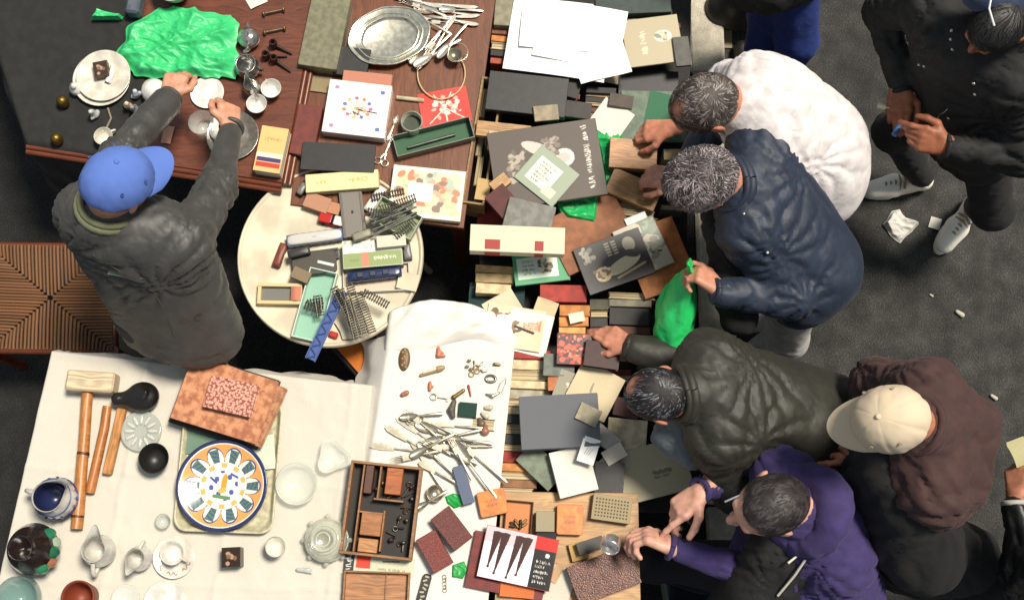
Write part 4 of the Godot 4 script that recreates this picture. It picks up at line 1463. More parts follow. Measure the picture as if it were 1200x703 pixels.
func rush_chair() -> void:
	var h := 0.46
	var q := [P(-14, 288, h), P(130, 290, h), P(134, 412, h), P(-16, 410, h)]
	var c = (q[0] + q[1] + q[2] + q[3]) * 0.25
	var o := thing("rush_chair", "wooden chair with woven rush seat beside the white tablecloth", "chair", Vector3(c.x, 0.117, c.z))
	var fm := wood(Color(0.42, 0.2, 0.09), 0.4)
	var off := Vector3(c.x, 0.117, c.z)
	for k in 4:
		var a: Vector3 = q[k] - off
		var b: Vector3 = q[(k + 1) % 4] - off
		var rail := M.new()
		rail.tube([a, b], 0.016, 10)
		part(o, "rail", rail, fm)
		var ce = c - off
		var sec := M.new()
		var rr := RandomNumberGenerator.new()
		rr.seed = 90 + k
		for j in 34:       # cords run from the rail in to the diagonals
			var t := (j + 0.5) / 34.0
			var tone: float = rr.randf_range(0.5, 0.9)
			sec.col = Color(0.2, 0.085, 0.028) * tone
			var jit := rr.randf_range(-0.0015, 0.0015)
			var p0 := a.lerp(b, t)
			var p1 = p0 + (ce - (a + b) * 0.5) * (1.0 - absf(2.0 * t - 1.0)) * 0.985
			sec.tube([p0 + Vector3.UP * 0.016, p0.lerp(p1, 0.15) + Vector3.UP * (0.016 + jit), p0.lerp(p1, 0.6) + Vector3.UP * (0.01 + jit), p1 + Vector3.UP * (0.002 + jit)], 0.0062, 6)
		var s := part(o, "rush_weave", sec, mat(Color.WHITE, 0.65, {"vc": 1, "tx": "grain", "sc": 20.0}))
		s.set_meta("kind", "stuff")
		var leg := M.new()
		var lp := a.lerp(ce, 0.0)
		var tall := 0.86 if k == 0 or k == 3 else h
		leg.tube([Vector3(lp.x, 0.001, lp.z), Vector3(lp.x - (0.05 if tall > 0.5 else 0.0), tall - 0.117 + 0.015, lp.z)], 0.019, 10)
		part(o, "leg", leg, fm)
	for y in [0.6, 0.78]:
		var sl := M.new()
		sl.tube([q[0] - off + Vector3(-0.03, y - h, 0), q[3] - off + Vector3(-0.03, y - h, 0)], 0.013, 8)
		part(o, "back_rung", sl, fm)

# ------------------------------------------------------------ the people
func people() -> void:
	var skin := Color(0.78, 0.56, 0.45)
	var relaxed := [0.3, 0.35, 0.4, 0.45, 0.5]
	# vendor
	var a := {"seed": 1, "label": "person in blue cap and grey jacket reaching over the mahogany table", "face": [-42, 20], "skin": skin,
		"j": {"head": [138, 214, 1.58], "neck": [122, 250, 1.46], "shL": [98, 246, 1.4], "shR": [216, 284, 1.38], "elL": [112, 178, 1.2], "wrL": [196, 118, 1.06], "haL": [212, 76, 1.05], "elR": [296, 236, 1.2], "wrR": [270, 154, 1.04], "haR": [266, 110, 1.03], "pel": [205, 366, 0.99], "hipL": [172, 366, 0.93], "hipR": [240, 376, 0.93], "knL": [215, 420, 0.5], "knR": [255, 430, 0.5], "anL": [240, 470, 0.19], "anR": [280, 480, 0.19]},
		"hands": {"L": {"curl": [0.7, 0.75, 0.8, 0.85, 0.85]}, "R": {"curl": [0.8, 0.6, 0.75, 0.85, 0.9], "palm": Vector3(-0.6, -0.7, 0)}},
		"jacket": {"mat": mat(Color(0.25, 0.25, 0.24), 0.55, {"tx": "mottle", "n": "fold_n", "ns": 0.25, "sc": 2.4, "sheen": 0.25}), "bulk": 1.02, "folds": 0.0145, "fs": 2.6, "hem": 0.1, "collar_mat": mat(Color(0.42, 0.43, 0.32), 0.7)},
		"trousers": cloth(Color(0.12, 0.12, 0.13)), "cap": [mat(Color(0.34, 0.46, 0.76), 0.9, {"tx": "weave", "n": "weave_n", "ns": 0.25, "sc": 30.0}), mat(Color(0.2, 0.3, 0.55), 0.8)],
		"hair": {"seed": 31, "cols": [Color(0.42, 0.38, 0.34), Color(0.55, 0.5, 0.46)], "len": 0.025, "n": 900}}
	person(a)
	seam(a, "shoulder_seam", [[108, 300], [160, 330], [230, 322], [268, 300]], 0.0022, a.jacket.mat)
	seam(a, "back_seam", [[170, 330], [190, 360], [205, 395]], 0.0022, a.jacket.mat)
	var tg := M.new()
	tg.box(on_cloth(a, 134, 323) - a.node.position + Vector3.UP * 0.002, Vector3(0.045, 0.004, 0.012), 0.002, Basis(Vector3.UP, -0.2))
	part(a.node, "reflective_tag", tg, mat(Color(0.62, 0.64, 0.55), 0.4))
	# heavy man in white
	var b := {"seed": 2, "hs": 1.14, "label": "person in white sweatshirt with short greying hair bending over the books", "face": [165, 40], "skin": Color(0.76, 0.5, 0.39),
		"j": {"head": [825, 121, 1.28], "neck": [872, 128, 1.2], "shL": [905, 178, 1.15], "shR": [880, 92, 1.17], "elR": [845, 105, 0.95], "wrR": [788, 150, 0.86], "haR": [752, 155, 0.82], "elL": [880, 225, 0.95], "wrL": [850, 215, 0.85], "haL": [825, 210, 0.83], "pel": [960, 192, 0.98], "hipL": [955, 222, 0.9], "hipR": [962, 168, 0.9], "knL": [962, 245, 0.48], "knR": [970, 205, 0.48], "anL": [945, 272, 0.09], "anR": [955, 228, 0.09]},
		"hands": {"L": {"curl": relaxed}, "R": {"curl": [0.3, 0.45, 0.5, 0.55, 0.6]}},
		"jacket": {"name": "sweatshirt", "mat": mat(Color(0.88, 0.855, 0.85), 0.92, {"tx": "mottle", "n": "fold_n", "ns": 0.25, "sc": 2.4, "sheen": 0.3}), "bulk": 1.05, "folds": 0.010, "fs": 2.0, "hipfold": 0.0, "sleeve": 0.25, "hem": 0.06, "collar_mat": cloth(Color(0.55, 0.5, 0.4)), "more": [[905, 130, 1.16, 955, 170, 1.02, 0.17, 0.18]]},
		"trousers": cloth(Color(0.62, 0.58, 0.56)),
		"hair": {"seed": 32, "cols": [Color(0.3, 0.27, 0.25), Color(0.46, 0.43, 0.41), Color(0.6, 0.57, 0.55), Color(0.22, 0.19, 0.18)], "len": 0.034, "w": 0.001, "n": 8000, "mess": 0.5, "lift": 0.3, "curl": 0.8, "sweep": Vector3(-0.3, 0, 0.5), "bald": Vector3(0.2, 0.9, 0.5), "bsize": 0.6}}
	person(b)
	# denim jacket
	var den := mat(Color(0.115, 0.16, 0.235), 0.6, {"tx": "mottle", "n": "fold_n", "ns": 0.25, "sc": 2.4, "sheen": 0.25})
	var c := {"seed": 3, "hs": 1.12, "label": "person in dark blue denim jacket with wavy grey hair holding a green bag", "face": [162, 45], "skin": Color(0.76, 0.53, 0.43),
		"j": {"head": [820, 210, 1.32], "neck": [868, 218, 1.24], "shL": [876, 276, 1.18], "shR": [888, 168, 1.2], "elL": [905, 384, 1.0], "wrL": [846, 342, 1.1], "haL": [812, 314, 1.12], "elR": [835, 175, 1.0], "wrR": [796, 206, 0.87], "haR": [765, 207, 0.85], "pel": [945, 300, 1.0], "hipL": [928, 335, 0.93], "hipR": [955, 285, 0.93], "knL": [915, 388, 0.5], "knR": [950, 335, 0.5], "anL": [885, 412, 0.09], "anR": [925, 362, 0.09]},
		"hands": {"L": {"curl": [0.15, 0.8, 0.85, 0.85, 0.85], "palm": Vector3(0.3, -0.6, 0.7)}, "R": {"curl": [0.4, 0.5, 0.6, 0.6, 0.6]}},
		"jacket": {"mat": den, "bulk": 1.03, "folds": 0.012, "fs": 2.4, "hipfold": 0.0, "hem": 0.1, "collar_mat": den},
		"trousers": cloth(Color(0.72, 0.71, 0.69)), "shoes": [leather(Color(0.6, 0.58, 0.55)), mat(Color(0.3, 0.3, 0.3), 0.8), mat(Color(0.6, 0.6, 0.58), 0.8)],
		"hair": {"seed": 33, "cols": [Color(0.55, 0.5, 0.5), Color(0.74, 0.71, 0.72), Color(0.62, 0.59, 0.6), Color(0.36, 0.33, 0.33)], "len": 0.1, "n": 11000, "mess": 0.45, "lift": 0.5, "curl": 1.3, "sweep": Vector3(0.3, 0, -0.3), "w": 0.0011, "bald": Vector3(0.1, 0.75, 0.65), "bsize": 0.75}}
	person(c)
	extras_denim(c)
	# olive jacket
	var ol := mat(Color(0.155, 0.155, 0.12), 0.6, {"tx": "mottle", "n": "fold_n", "ns": 0.25, "sc": 2.4, "sheen": 0.2})
	var d := {"seed": 4, "hs": 1.03, "label": "person in dark olive jacket with thinning black hair reaching into the books", "face": [186, 40], "skin": Color(0.74, 0.5, 0.4),
		"j": {"head": [770, 462, 1.22], "neck": [812, 462, 1.2], "shL": [840, 516, 1.12], "shR": [826, 420, 1.14], "elR": [800, 430, 0.75], "wrR": [742, 408, 0.86], "haR": [706, 390, 0.83], "elL": [888, 540, 0.95], "wrL": [938, 534, 0.86], "haL": [955, 530, 0.84], "pel": [948, 496, 0.98], "hipL": [945, 525, 0.92], "hipR": [950, 470, 0.92], "knL": [930, 545, 0.5], "knR": [940, 490, 0.5], "anL": [905, 560, 0.09], "anR": [910, 500, 0.09]},
		"hands": {"L": {"curl": relaxed}, "R": {"curl": [0.2, 0.2, 0.25, 0.3, 0.35]}},
		"jacket": {"mat": ol, "bulk": 1.04, "folds": 0.0125, "fs": 2.6, "hem": 0.12, "collar_mat": ol},
		"trousers": cloth(Color(0.1, 0.1, 0.1)),
		"hair": {"seed": 34, "cols": [Color(0.12, 0.11, 0.12), Color(0.2, 0.2, 0.22), Color(0.45, 0.46, 0.5), Color(0.09, 0.08, 0.08)], "len": 0.04, "w": 0.001, "n": 7000, "mess": 0.3, "lift": 0.18, "sweep": Vector3(0.2, 0, 0.9), "bald": Vector3(-0.25, 0.88, 0.35), "bsize": 0.62}}
	person(d)
	extras_olive(d)
	# purple hoodie
	var pu := mat(Color(0.215, 0.17, 0.37), 0.9, {"tx": "mottle", "n": "fold_n", "ns": 0.25, "sc": 2.4, "sheen": 0.35})
	var e := {"seed": 5, "hs": 1.14, "hand": 1.25, "label": "person in purple hooded top with cropped dark hair examining small finds", "face": [160, 8], "skin": Color(0.82, 0.62, 0.54),
		"j": {"head": [905, 592, 1.3], "neck": [942, 600, 1.2], "shL": [985, 662, 1.1], "shR": [915, 552, 1.14], "elR": [872, 556, 0.93], "wrR": [826, 572, 1.01], "haR": [796, 598, 1], "elL": [895, 680, 0.92], "wrL": [794, 644, 0.96], "haL": [752, 624, 0.96], "pel": [915, 690, 0.64], "hipL": [918, 720, 0.6], "hipR": [885, 668, 0.6], "knL": [850, 715, 0.68], "knR": [812, 650, 0.63], "anL": [880, 760, 0.1], "anR": [860, 690, 0.1]},
		"hands": {"L": {"curl": [0.5, 0.6, 0.7, 0.75, 0.8], "palm": Vector3(-0.3, -0.5, 0.8)}, "R": {"curl": [0.1, 0.15, 0.55, 0.6, 0.6], "palm": Vector3(0.0, -0.7, 0.7), "spread": 0.2}},
		"jacket": {"name": "hooded_top", "mat": pu, "bulk": 1.02, "folds": 0.016, "fs": 3.0, "hem": 0.05, "collar": false, "more": [[985, 640, 1.06, 1000, 735, 0.85, 0.09, 0.12], [960, 690, 0.95, 960, 745, 0.7, 0.1, 0.13]]},
		"trousers": cloth(Color(0.14, 0.13, 0.16)),
		"hair": {"seed": 35, "cols": [Color(0.13, 0.11, 0.11), Color(0.2, 0.18, 0.18), Color(0.28, 0.25, 0.25)], "len": 0.02, "w": 0.001, "n": 7000, "mess": 0.15, "lift": 0.12, "line": 0.62}}
	person(e)
	extras_purple(e, pu)
	# white cap, brown jacket
	var f := {"seed": 6, "label": "person in cream baseball cap and brown jacket standing behind the purple top", "face": [176, 34], "skin": Color(0.74, 0.48, 0.36),
		"j": {"head": [1044, 492, 1.58], "neck": [1082, 500, 1.45], "shL": [1096, 580, 1.37], "shR": [1092, 452, 1.38], "elR": [1034, 478, 1.14], "wrR": [1006, 538, 1.02], "haR": [980, 530, 1.02], "elL": [1072, 600, 1.1], "wrL": [1010, 558, 1.02], "haL": [982, 545, 1.02], "pel": [1030, 545, 0.96], "hipL": [1022, 575, 0.9], "hipR": [1015, 520, 0.9], "knL": [960, 585, 0.5], "knR": [955, 530, 0.5], "anL": [925, 590, 0.09], "anR": [915, 540, 0.09]},
		"hands": {"L": {"curl": [0.5, 0.5, 0.55, 0.6, 0.65], "palm": Vector3(0, -0.5, -0.8)}, "R": {"curl": [0.4, 0.4, 0.5, 0.6, 0.6], "palm": Vector3(0, -0.5, 0.8)}},
		"jacket": {"mat": mat(Color(0.25, 0.155, 0.145), 0.85, {"tx": "mottle", "n": "fold_n", "ns": 0.25, "sc": 2.4, "sheen": 0.3}), "bulk": 1.04, "folds": 0.017, "fs": 2.8, "hem": 0.05, "sleeve": 0.6, "more": [[1130, 500, 1.3, 1120, 560, 1.25, 0.11, 0.11]]},
		"trousers": cloth(Color(0.09, 0.09, 0.09)), "cap": [mat(Color(0.84, 0.77, 0.66), 0.9, {"tx": "weave", "n": "weave_n", "ns": 0.25, "sc": 30.0}), mat(Color(0.6, 0.54, 0.45), 0.8)],
		"hair": {"seed": 36, "cols": [Color(0.14, 0.12, 0.11), Color(0.22, 0.19, 0.17)], "len": 0.025, "n": 900}}
	person(f)
	extras_brown(f)
	# standing in black, white trainers
	var blk := mat(Color(0.085, 0.085, 0.08), 0.8, {"tx": "mottle", "n": "fold_n", "ns": 0.25, "sc": 2.4})
	var g := {"seed": 7, "hand": 1.15, "label": "person in black jacket and white trainers holding a cigarette", "face": [140, 35], "skin": Color(0.6, 0.36, 0.24),
		"j": {"head": [1172, 26, 1.56], "neck": [1190, 34, 1.44], "shL": [1200, 100, 1.36], "shR": [1092, 8, 1.37], "elR": [1046, 50, 1.1], "wrR": [1056, 98, 1.06], "haR": [1054, 132, 1.06], "elL": [1180, 190, 1.1], "wrL": [1114, 172, 1.18], "haL": [1076, 160, 1.2], "pel": [1140, 140, 0.93], "hipL": [1155, 165, 0.87], "hipR": [1115, 132, 0.87], "knL": [1150, 215, 0.48], "knR": [1090, 172, 0.48], "anL": [1140, 244, 0.09], "anR": [1076, 210, 0.09]},
		"hands": {"L": {"curl": [0.5, 0.35, 0.6, 0.7, 0.7], "palm": Vector3(0, -0.7, -0.5)}, "R": {"curl": [0.5, 0.45, 0.5, 0.6, 0.65], "palm": Vector3(0.2, -0.8, 0.2)}},
		"jacket": {"mat": blk, "bulk": 1.04, "folds": 0.017, "fs": 3.0, "hem": 0.14, "more": [[1125, 60, 1.25, 1135, 150, 0.95, 0.12, 0.14]]},
		"trousers": cloth(Color(0.12, 0.12, 0.12), 0.1), "toes": {"L": 128.0, "R": 172.0}, "shoes": [mat(Color(0.93, 0.91, 0.85), 0.6), mat(Color(0.92, 0.9, 0.84), 0.7), mat(Color(0.62, 0.55, 0.42), 0.8)],
		"hair": {"seed": 37, "cols": [Color(0.07, 0.07, 0.07), Color(0.1, 0.1, 0.1)], "len": 0.06, "n": 2600, "mess": 0.3, "lift": 0.2}}
	person(g)
	extras_black(g)
	# passer-by at the top edge, only legs and coat hem in view
	var h := {"seed": 8, "label": "person in bright blue jeans and dark coat behind the white sweatshirt", "face": [-80, 10], "skin": skin,
		"j": {"head": [955, -280, 1.62], "neck": [950, -250, 1.48], "shL": [905, -215, 1.4], "shR": [1000, -215, 1.4], "elL": [870, -130, 1.15], "wrL": [855, -70, 0.92], "haL": [850, -45, 0.85], "elR": [1000, -120, 1.15], "wrR": [975, -50, 0.92], "haR": [970, -30, 0.85], "pel": [912, -70, 0.98], "hipL": [888, -60, 0.92], "hipR": [935, -55, 0.92], "knL": [885, 25, 0.5], "knR": [925, 40, 0.5], "anL": [880, 96, 0.1], "anR": [912, 112, 0.1]},
		"hands": {"L": {"curl": relaxed}, "R": {"curl": relaxed}},
		"jacket": {"name": "coat", "mat": blk, "bulk": 1.15, "folds": 0.015, "fs": 4.4, "hem": 0.14},
		"trousers": mat(Color(0.09, 0.19, 0.48), 0.85, {"tx": "mottle", "n": "fold_n", "ns": 0.25, "sc": 2.4, "sheen": 0.2}), "toes": {"L": 265.0, "R": 275.0},
		"hair": {"seed": 38, "cols": [Color(0.15, 0.12, 0.1)], "len": 0.05, "n": 600}}
	person(h)
	# arm reaching in at the right edge with banknotes
	var i := {"seed": 9, "label": "person in black leather jacket holding folded banknotes at the edge of view", "face": [-95, 30], "skin": Color(0.72, 0.48, 0.37),
		"j": {"head": [1320, 600, 1.58], "neck": [1325, 640, 1.46], "shL": [1250, 660, 1.36], "shR": [1395, 665, 1.36], "elL": [1205, 660, 1.1], "wrL": [1192, 586, 1.08], "haL": [1194, 550, 1.08], "elR": [1380, 600, 1.1], "wrR": [1320, 560, 1.05], "haR": [1310, 540, 1.05], "pel": [1270, 690, 0.96], "hipL": [1240, 690, 0.9], "hipR": [1300, 700, 0.9], "knL": [1180, 700, 0.5], "knR": [1230, 710, 0.5], "anL": [1140, 710, 0.09], "anR": [1180, 720, 0.09]},
		"hands": {"L": {"curl": [0.6, 0.6, 0.65, 0.7, 0.75], "palm": Vector3(0.7, -0.6, 0)}, "R": {"curl": relaxed}},
		"jacket": {"mat": mat(Color(0.1, 0.1, 0.1), 0.4, {"tx": "mottle", "n": "grain_n", "ns": 0.4, "sc": 10.0}), "bulk": 1.08, "folds": 0.018, "fs": 4.5, "cuff": cloth(Color(0.72, 0.7, 0.66)), "sleeve": 0.85},
		"trousers": cloth(Color(0.1, 0.1, 0.1)), "hair": {"seed": 39, "cols": [Color(0.15, 0.12, 0.1)], "len": 0.03, "n": 600}}
	person(i)
	var nb := M.new()
	for k in 3:
		nb.sheet(6, 4, func(u, v): return Vector3((u - 0.5) * 0.075 + k * 0.004, 0.004 * k + 0.01 * sin(u * 3.0), (v - 0.5) * 0.06 + k * 0.003), 0.0005)
	var np := P(1196, 528, 1.1)
	solo("banknotes", nb, paper(Color(0.68, 0.66, 0.5)), "folded pale banknotes gripped by the hand at the edge of view", "money", np, 70)

func shirt_front(sp: Dictionary, prims: Array, m: Material, called: String) -> void:
	var b := M.new()
	var pr := []
	for q in prims: pr.append([0, P(q[0], q[1], q[2]), P(q[3], q[4], q[5]), q[6], q[7], 0.05])
	var nz := noise(FastNoiseLite.TYPE_SIMPLEX_SMOOTH, 1.0, 77, 1)
	var anchors := []
	for q in pr: anchors.append([q[1], 6.0, 0.34, 1.0, Vector3.RIGHT, Vector3.BACK])
	b.sdf(pr, 0.0125, 0.0075, 2.2, nz, Vector3(0.6, 0, 0.8), anchors)
	part(sp.node, called, b, m, -sp.node.position)

func dot(parent: Node3D, p: Vector3, r: float, m: Material, called := "button") -> void:
	var b := M.new()
	b.ell(p - parent.position, Vector3(r, r * 0.5, r), Basis(), 10, 6)
	part(parent, called, b, m)

func line_part(sp: Dictionary, called: String, pts: Array, r: float, m: Material) -> void:
	var b := M.new()
	var q := []
	for p in pts: q.append(P(p[0], p[1], p[2]) - sp.node.position)
	b.tube(q, r, 7)
	part(sp.node, called, b, m)

func extras_denim(sp: Dictionary) -> void:
	var dk := cloth(Color(0.075, 0.075, 0.075), 0.05)
	shirt_front(sp, [[848, 262, 1.1, 856, 330, 1.0, 0.055, 0.065], [856, 330, 1.0, 866, 372, 0.94, 0.065, 0.065], [836, 242, 1.1, 848, 272, 1.08, 0.04, 0.055]], dk, "dark_shirt")
	# green carrier bag hanging from the hand
	var bag := M.new()
	var top := P(810, 314, 1.1)
	var bot := P(786, 394, 0.82)
	var nz := noise(FastNoiseLite.TYPE_SIMPLEX_SMOOTH, 16.0, 5, 3, FastNoiseLite.FRACTAL_RIDGED)
	var rows := []
	for r in 27:
		var t := r / 26.0
		var ce := top.lerp(bot, t)
		var w := 0.012 + 0.074 * pow(sin(clampf(t * 0.92 + 0.04, 0, 1) * PI * 0.62), 1.5) * (1.0 - pow(maxf(t - 0.82, 0.0) / 0.18, 2.0) * 0.9)
		var row := PackedVector3Array()
		for k in 36:
			var a := TAU * k / 36.0
			var q := Vector3(cos(a) * w * 0.75, sin(a * 2.0) * 0.01, sin(a) * w * 1.25)
			q *= 1.0 + 0.22 * nz.get_noise_3d(cos(a) * 0.05, t * 0.15, sin(a) * 0.05)
			row.append(ce + q - top)
		rows.append(row)
	bag.grid(rows, true, true)
	var gm := mat(Color(0.16, 0.76, 0.4), 0.4, {"n": "fold_n", "ns": 0.4, "sc": 4.0, "bl": Color(0.02, 0.2, 0.06)})
	var node := thing("carrier_bag", "bright green plastic bag dangling from the hand of the denim jacket", "bag", top)
	part(node, "bag_body", bag, gm)
	for s in [-1, 1]:
		var hd := M.new()
		hd.tube([Vector3(0.0, 0, 0.006 * s), Vector3(-0.012, 0.03, 0.016 * s), Vector3(-0.015, 0.055, 0.004 * s)], [0.014, 0.012, 0.006], 8, true, 0.4)
		part(node, "bag_handle", hd, gm)
	dot(sp.node, on_cloth(sp, 900, 296), 0.006, metal(), "stud")
	dot(sp.node, on_cloth(sp, 872, 250), 0.005, metal(), "stud")

func extras_olive(sp: Dictionary) -> void:
	shirt_front(sp, [[782, 512, 1.02, 812, 522, 1.0, 0.05, 0.07], [800, 488, 1.1, 812, 520, 1.03, 0.05, 0.06]], cloth(Color(0.36, 0.4, 0.42)), "scarf")
	shirt_front(sp, [[870, 575, 0.95, 935, 572, 0.92, 0.09, 0.1]], cloth(Color(0.1, 0.1, 0.1), 0.1), "shoulder_bag")

func extras_purple(sp: Dictionary, pu: Material) -> void:
	var hood := M.new()
	var nk: Vector3 = sp.J.neck
	var pr := []
	var ax: Vector3 = (sp.J.head - sp.J.neck).normalized()
	var u := ax.cross(Vector3.BACK).normalized()
	var w := ax.cross(u)
	for k in 14:
		var a0 := TAU * k / 14.0
		var a1 := TAU * (k + 1) / 14.0
		var back := func(a: float) -> float: return 0.03 + 0.024 * (0.5 - 0.5 * cos(a - 4.0))
		pr.append([0, nk + u * cos(a0) * 0.098 + w * sin(a0) * 0.098 - ax * 0.02, nk + u * cos(a1) * 0.098 + w * sin(a1) * 0.098 - ax * 0.02, back.call(a0), back.call(a1), 0.02])
	for k in [[960, 570, 1.2, 1002, 612, 1.1, 0.035, 0.05], [1002, 612, 1.1, 1000, 650, 1.08, 0.05, 0.03], [960, 570, 1.2, 930, 556, 1.2, 0.035, 0.03]]:
		pr.append([0, P(k[0], k[1], k[2]), P(k[3], k[4], k[5]), k[6], k[7], 0.03])
	var nz := noise(FastNoiseLite.TYPE_SIMPLEX_SMOOTH, 1.0, 15, 3, FastNoiseLite.FRACTAL_RIDGED)
	hood.sdf(pr, 0.011, 0.012, 6.0, nz)
	part(sp.node, "hood", hood, pu, -sp.node.position)
	shirt_front(sp, [[905, 645, 1.06, 890, 690, 0.93, 0.08, 0.1], [890, 690, 0.93, 870, 720, 0.75, 0.11, 0.12], [930, 650, 1.06, 925, 690, 0.93, 0.08, 0.09]], cloth(Color(0.09, 0.09, 0.09), 0.05), "shirt")
	var cord := mat(Color(0.74, 0.72, 0.66), 0.8)
	line_part(sp, "drawstring", [[928, 640, 1.16], [934, 652, 1.18], [924, 660, 1.18]], 0.0042, cord)
	line_part(sp, "drawstring", [[944, 656, 1.18], [932, 674, 1.14], [912, 698, 1.07]], 0.0042, cord)
	line_part(sp, "glasses_arm", [[850, 588, 1.28], [866, 581, 1.31], [884, 577, 1.31]], 0.003, mat(Color(0.6, 0.62, 0.64), 0.3))
	# things in the hands
	var s := M.new()
	var r := 0.032
	s.lathe([Vector2(0.001, 0), Vector2(r * 0.8, 0), Vector2(r, 0.006), Vector2(r, 0.034), Vector2(r * 0.94, 0.04), Vector2(r * 0.9, 0.034), Vector2(r * 0.85, 0.006), Vector2(0.001, 0.004)], 28, Vector3.ZERO, Basis(Vector3(1, 0, 0.3).normalized(), 0.9))
	solo("metal_cup", s, metal(Color(0.92, 0.9, 0.88), 0.3), "small shiny metal cup held out over the plywood board", "cup", P(717, 632, 0.95))
	var k := M.new()
	k.lathe([Vector2(0.001, 0), Vector2(0.025, 0), Vector2(0.028, 0.003), Vector2(0.028, 0.013), Vector2(0.025, 0.016), Vector2(0.02, 0.0135), Vector2(0.001, 0.013)], 28)
	solo("round_tin", k, mat(Color(0.16, 0.15, 0.14), 0.35), "small dark round tin held between open fingers", "tin", P(813, 606, 0.98), 0)

func extras_brown(sp: Dictionary) -> void:
	var dk := cloth(Color(0.075, 0.075, 0.075), 0.05)
	shirt_front(sp, [[1050, 548, 1.27, 1040, 570, 1.1, 0.12, 0.14], [1066, 592, 1.26, 1066, 625, 1.1, 0.1, 0.14], [1090, 615, 1.2, 1085, 650, 1.05, 0.09, 0.13], [1040, 560, 1.05, 1010, 570, 0.85, 0.13, 0.12]], dk, "shaded_front")  # black layer painting in the shade of the unlit jacket front
	shirt_front(sp, [[1075, 640, 1.0, 1090, 655, 0.8, 0.11, 0.13], [1100, 640, 1.0, 1130, 655, 0.8, 0.1, 0.12], [1090, 655, 0.8, 1060, 655, 0.65, 0.13, 0.12]], cloth(Color(0.055, 0.055, 0.055), 0.0), "shoulder_bag")

func extras_black(sp: Dictionary) -> void:
	var sil := metal(Color(0.75, 0.75, 0.72), 0.25)
	for q in [[1117, 35], [1114, 44], [1117, 58], [1142, 98], [1143, 112], [1078, 75], [1085, 76], [1112, 138]]: dot(sp.node, on_cloth(sp, q[0], q[1]), 0.0065, sil)
	seam(sp, "chain", [[1096, 145], [1102, 134], [1111, 128]], 0.0022, sil)
	line_part(sp, "cable", [[1166, 30, 1.68], [1160, 10, 1.7], [1163, -6, 1.7]], 0.0032, mat(Color(0.8, 0.8, 0.8), 0.5))
	var sc := M.new()
	var nz := noise(FastNoiseLite.TYPE_SIMPLEX_SMOOTH, 1.0, 70, 3, FastNoiseLite.FRACTAL_RIDGED)
	sc.sdf([[0, P(1150, -8, 1.62), P(1215, 8, 1.6), 0.05, 0.06, 0.04]], 0.011, 0.012, 6.0, nz)
	part(sp.node, "blue_scarf", sc, cloth(Color(0.2, 0.25, 0.36)), -sp.node.position)
	var ci := M.new()
	ci.tube([Vector3(0.02, 0, 0.004), Vector3(-0.012, 0.002, 0)], 0.004, 10)
	var n := thing("cigarette", "white cigarette between the fingers of the person in black", "cigarette", P(1042, 126, 1.06))
	part(n, "paper", ci, paper(Color(0.85, 0.83, 0.78)))
	var ti := M.new()
	ti.tube([Vector3(-0.012, 0.002, 0), Vector3(-0.036, 0.004, -0.006)], 0.0095, 10)
	part(n, "filter", ti, paper(Color(0.88, 0.84, 0.74)))
	var lt := M.new()
	lt.box(Vector3.ZERO, Vector3(0.02, 0.014, 0.05), 0.004)
	var ln2 := thing("lighter", "blue plastic lighter held against the black jacket", "lighter", P(1052, 152, 1.1), 30)
	part(ln2, "body", lt, mat(Color(0.25, 0.38, 0.55), 0.3))
	var lh := M.new()
	lh.box(Vector3(0, 0, -0.031), Vector3(0.018, 0.012, 0.012), 0.003)
	part(ln2, "cap", lh, sil)

const ORD := ["first", "second", "third", "fourth", "fifth", "sixth", "seventh", "eighth", "ninth", "tenth", "eleventh", "twelfth", "thirteenth", "fourteenth", "fifteenth", "sixteenth", "seventeenth", "eighteenth"]

# how many of a kind lie further towards the upper left
func rank(list: Array, q: Array) -> int:
	var n := 0
	for o in list:
		if o[0] == q[0] and (o[1] + o[2] < q[1] + q[2]): n += 1
	return n

# a run of books on edge, one below another in the picture
# each: [colour, thickness px, spine up, colour word]
func run(x: float, y: float, dxdy: float, lp: float, ang: float, depth: float, base: float, list: Array, where: String) -> void:
	var cy := y
	for k in list.size():
		var b: Array = list[k]
		var t: float = b[1]
		cy += t * 0.5
		var l := lp * (0.9 + 0.1 * sin(k * 5.3 + x))
		upright(x + (cy - y) * dxdy - (lp - l) * 0.4, cy, l, t, ang + 0.8 * sin(k * 3.1 + x), depth * (0.94 + 0.06 * sin(k * 2.3 + y)), base, b[0], "%s book, %s down in the run %s" % [b[3], ORD[k], where], b[2], "books on edge " + where)
		cy += t * 0.5

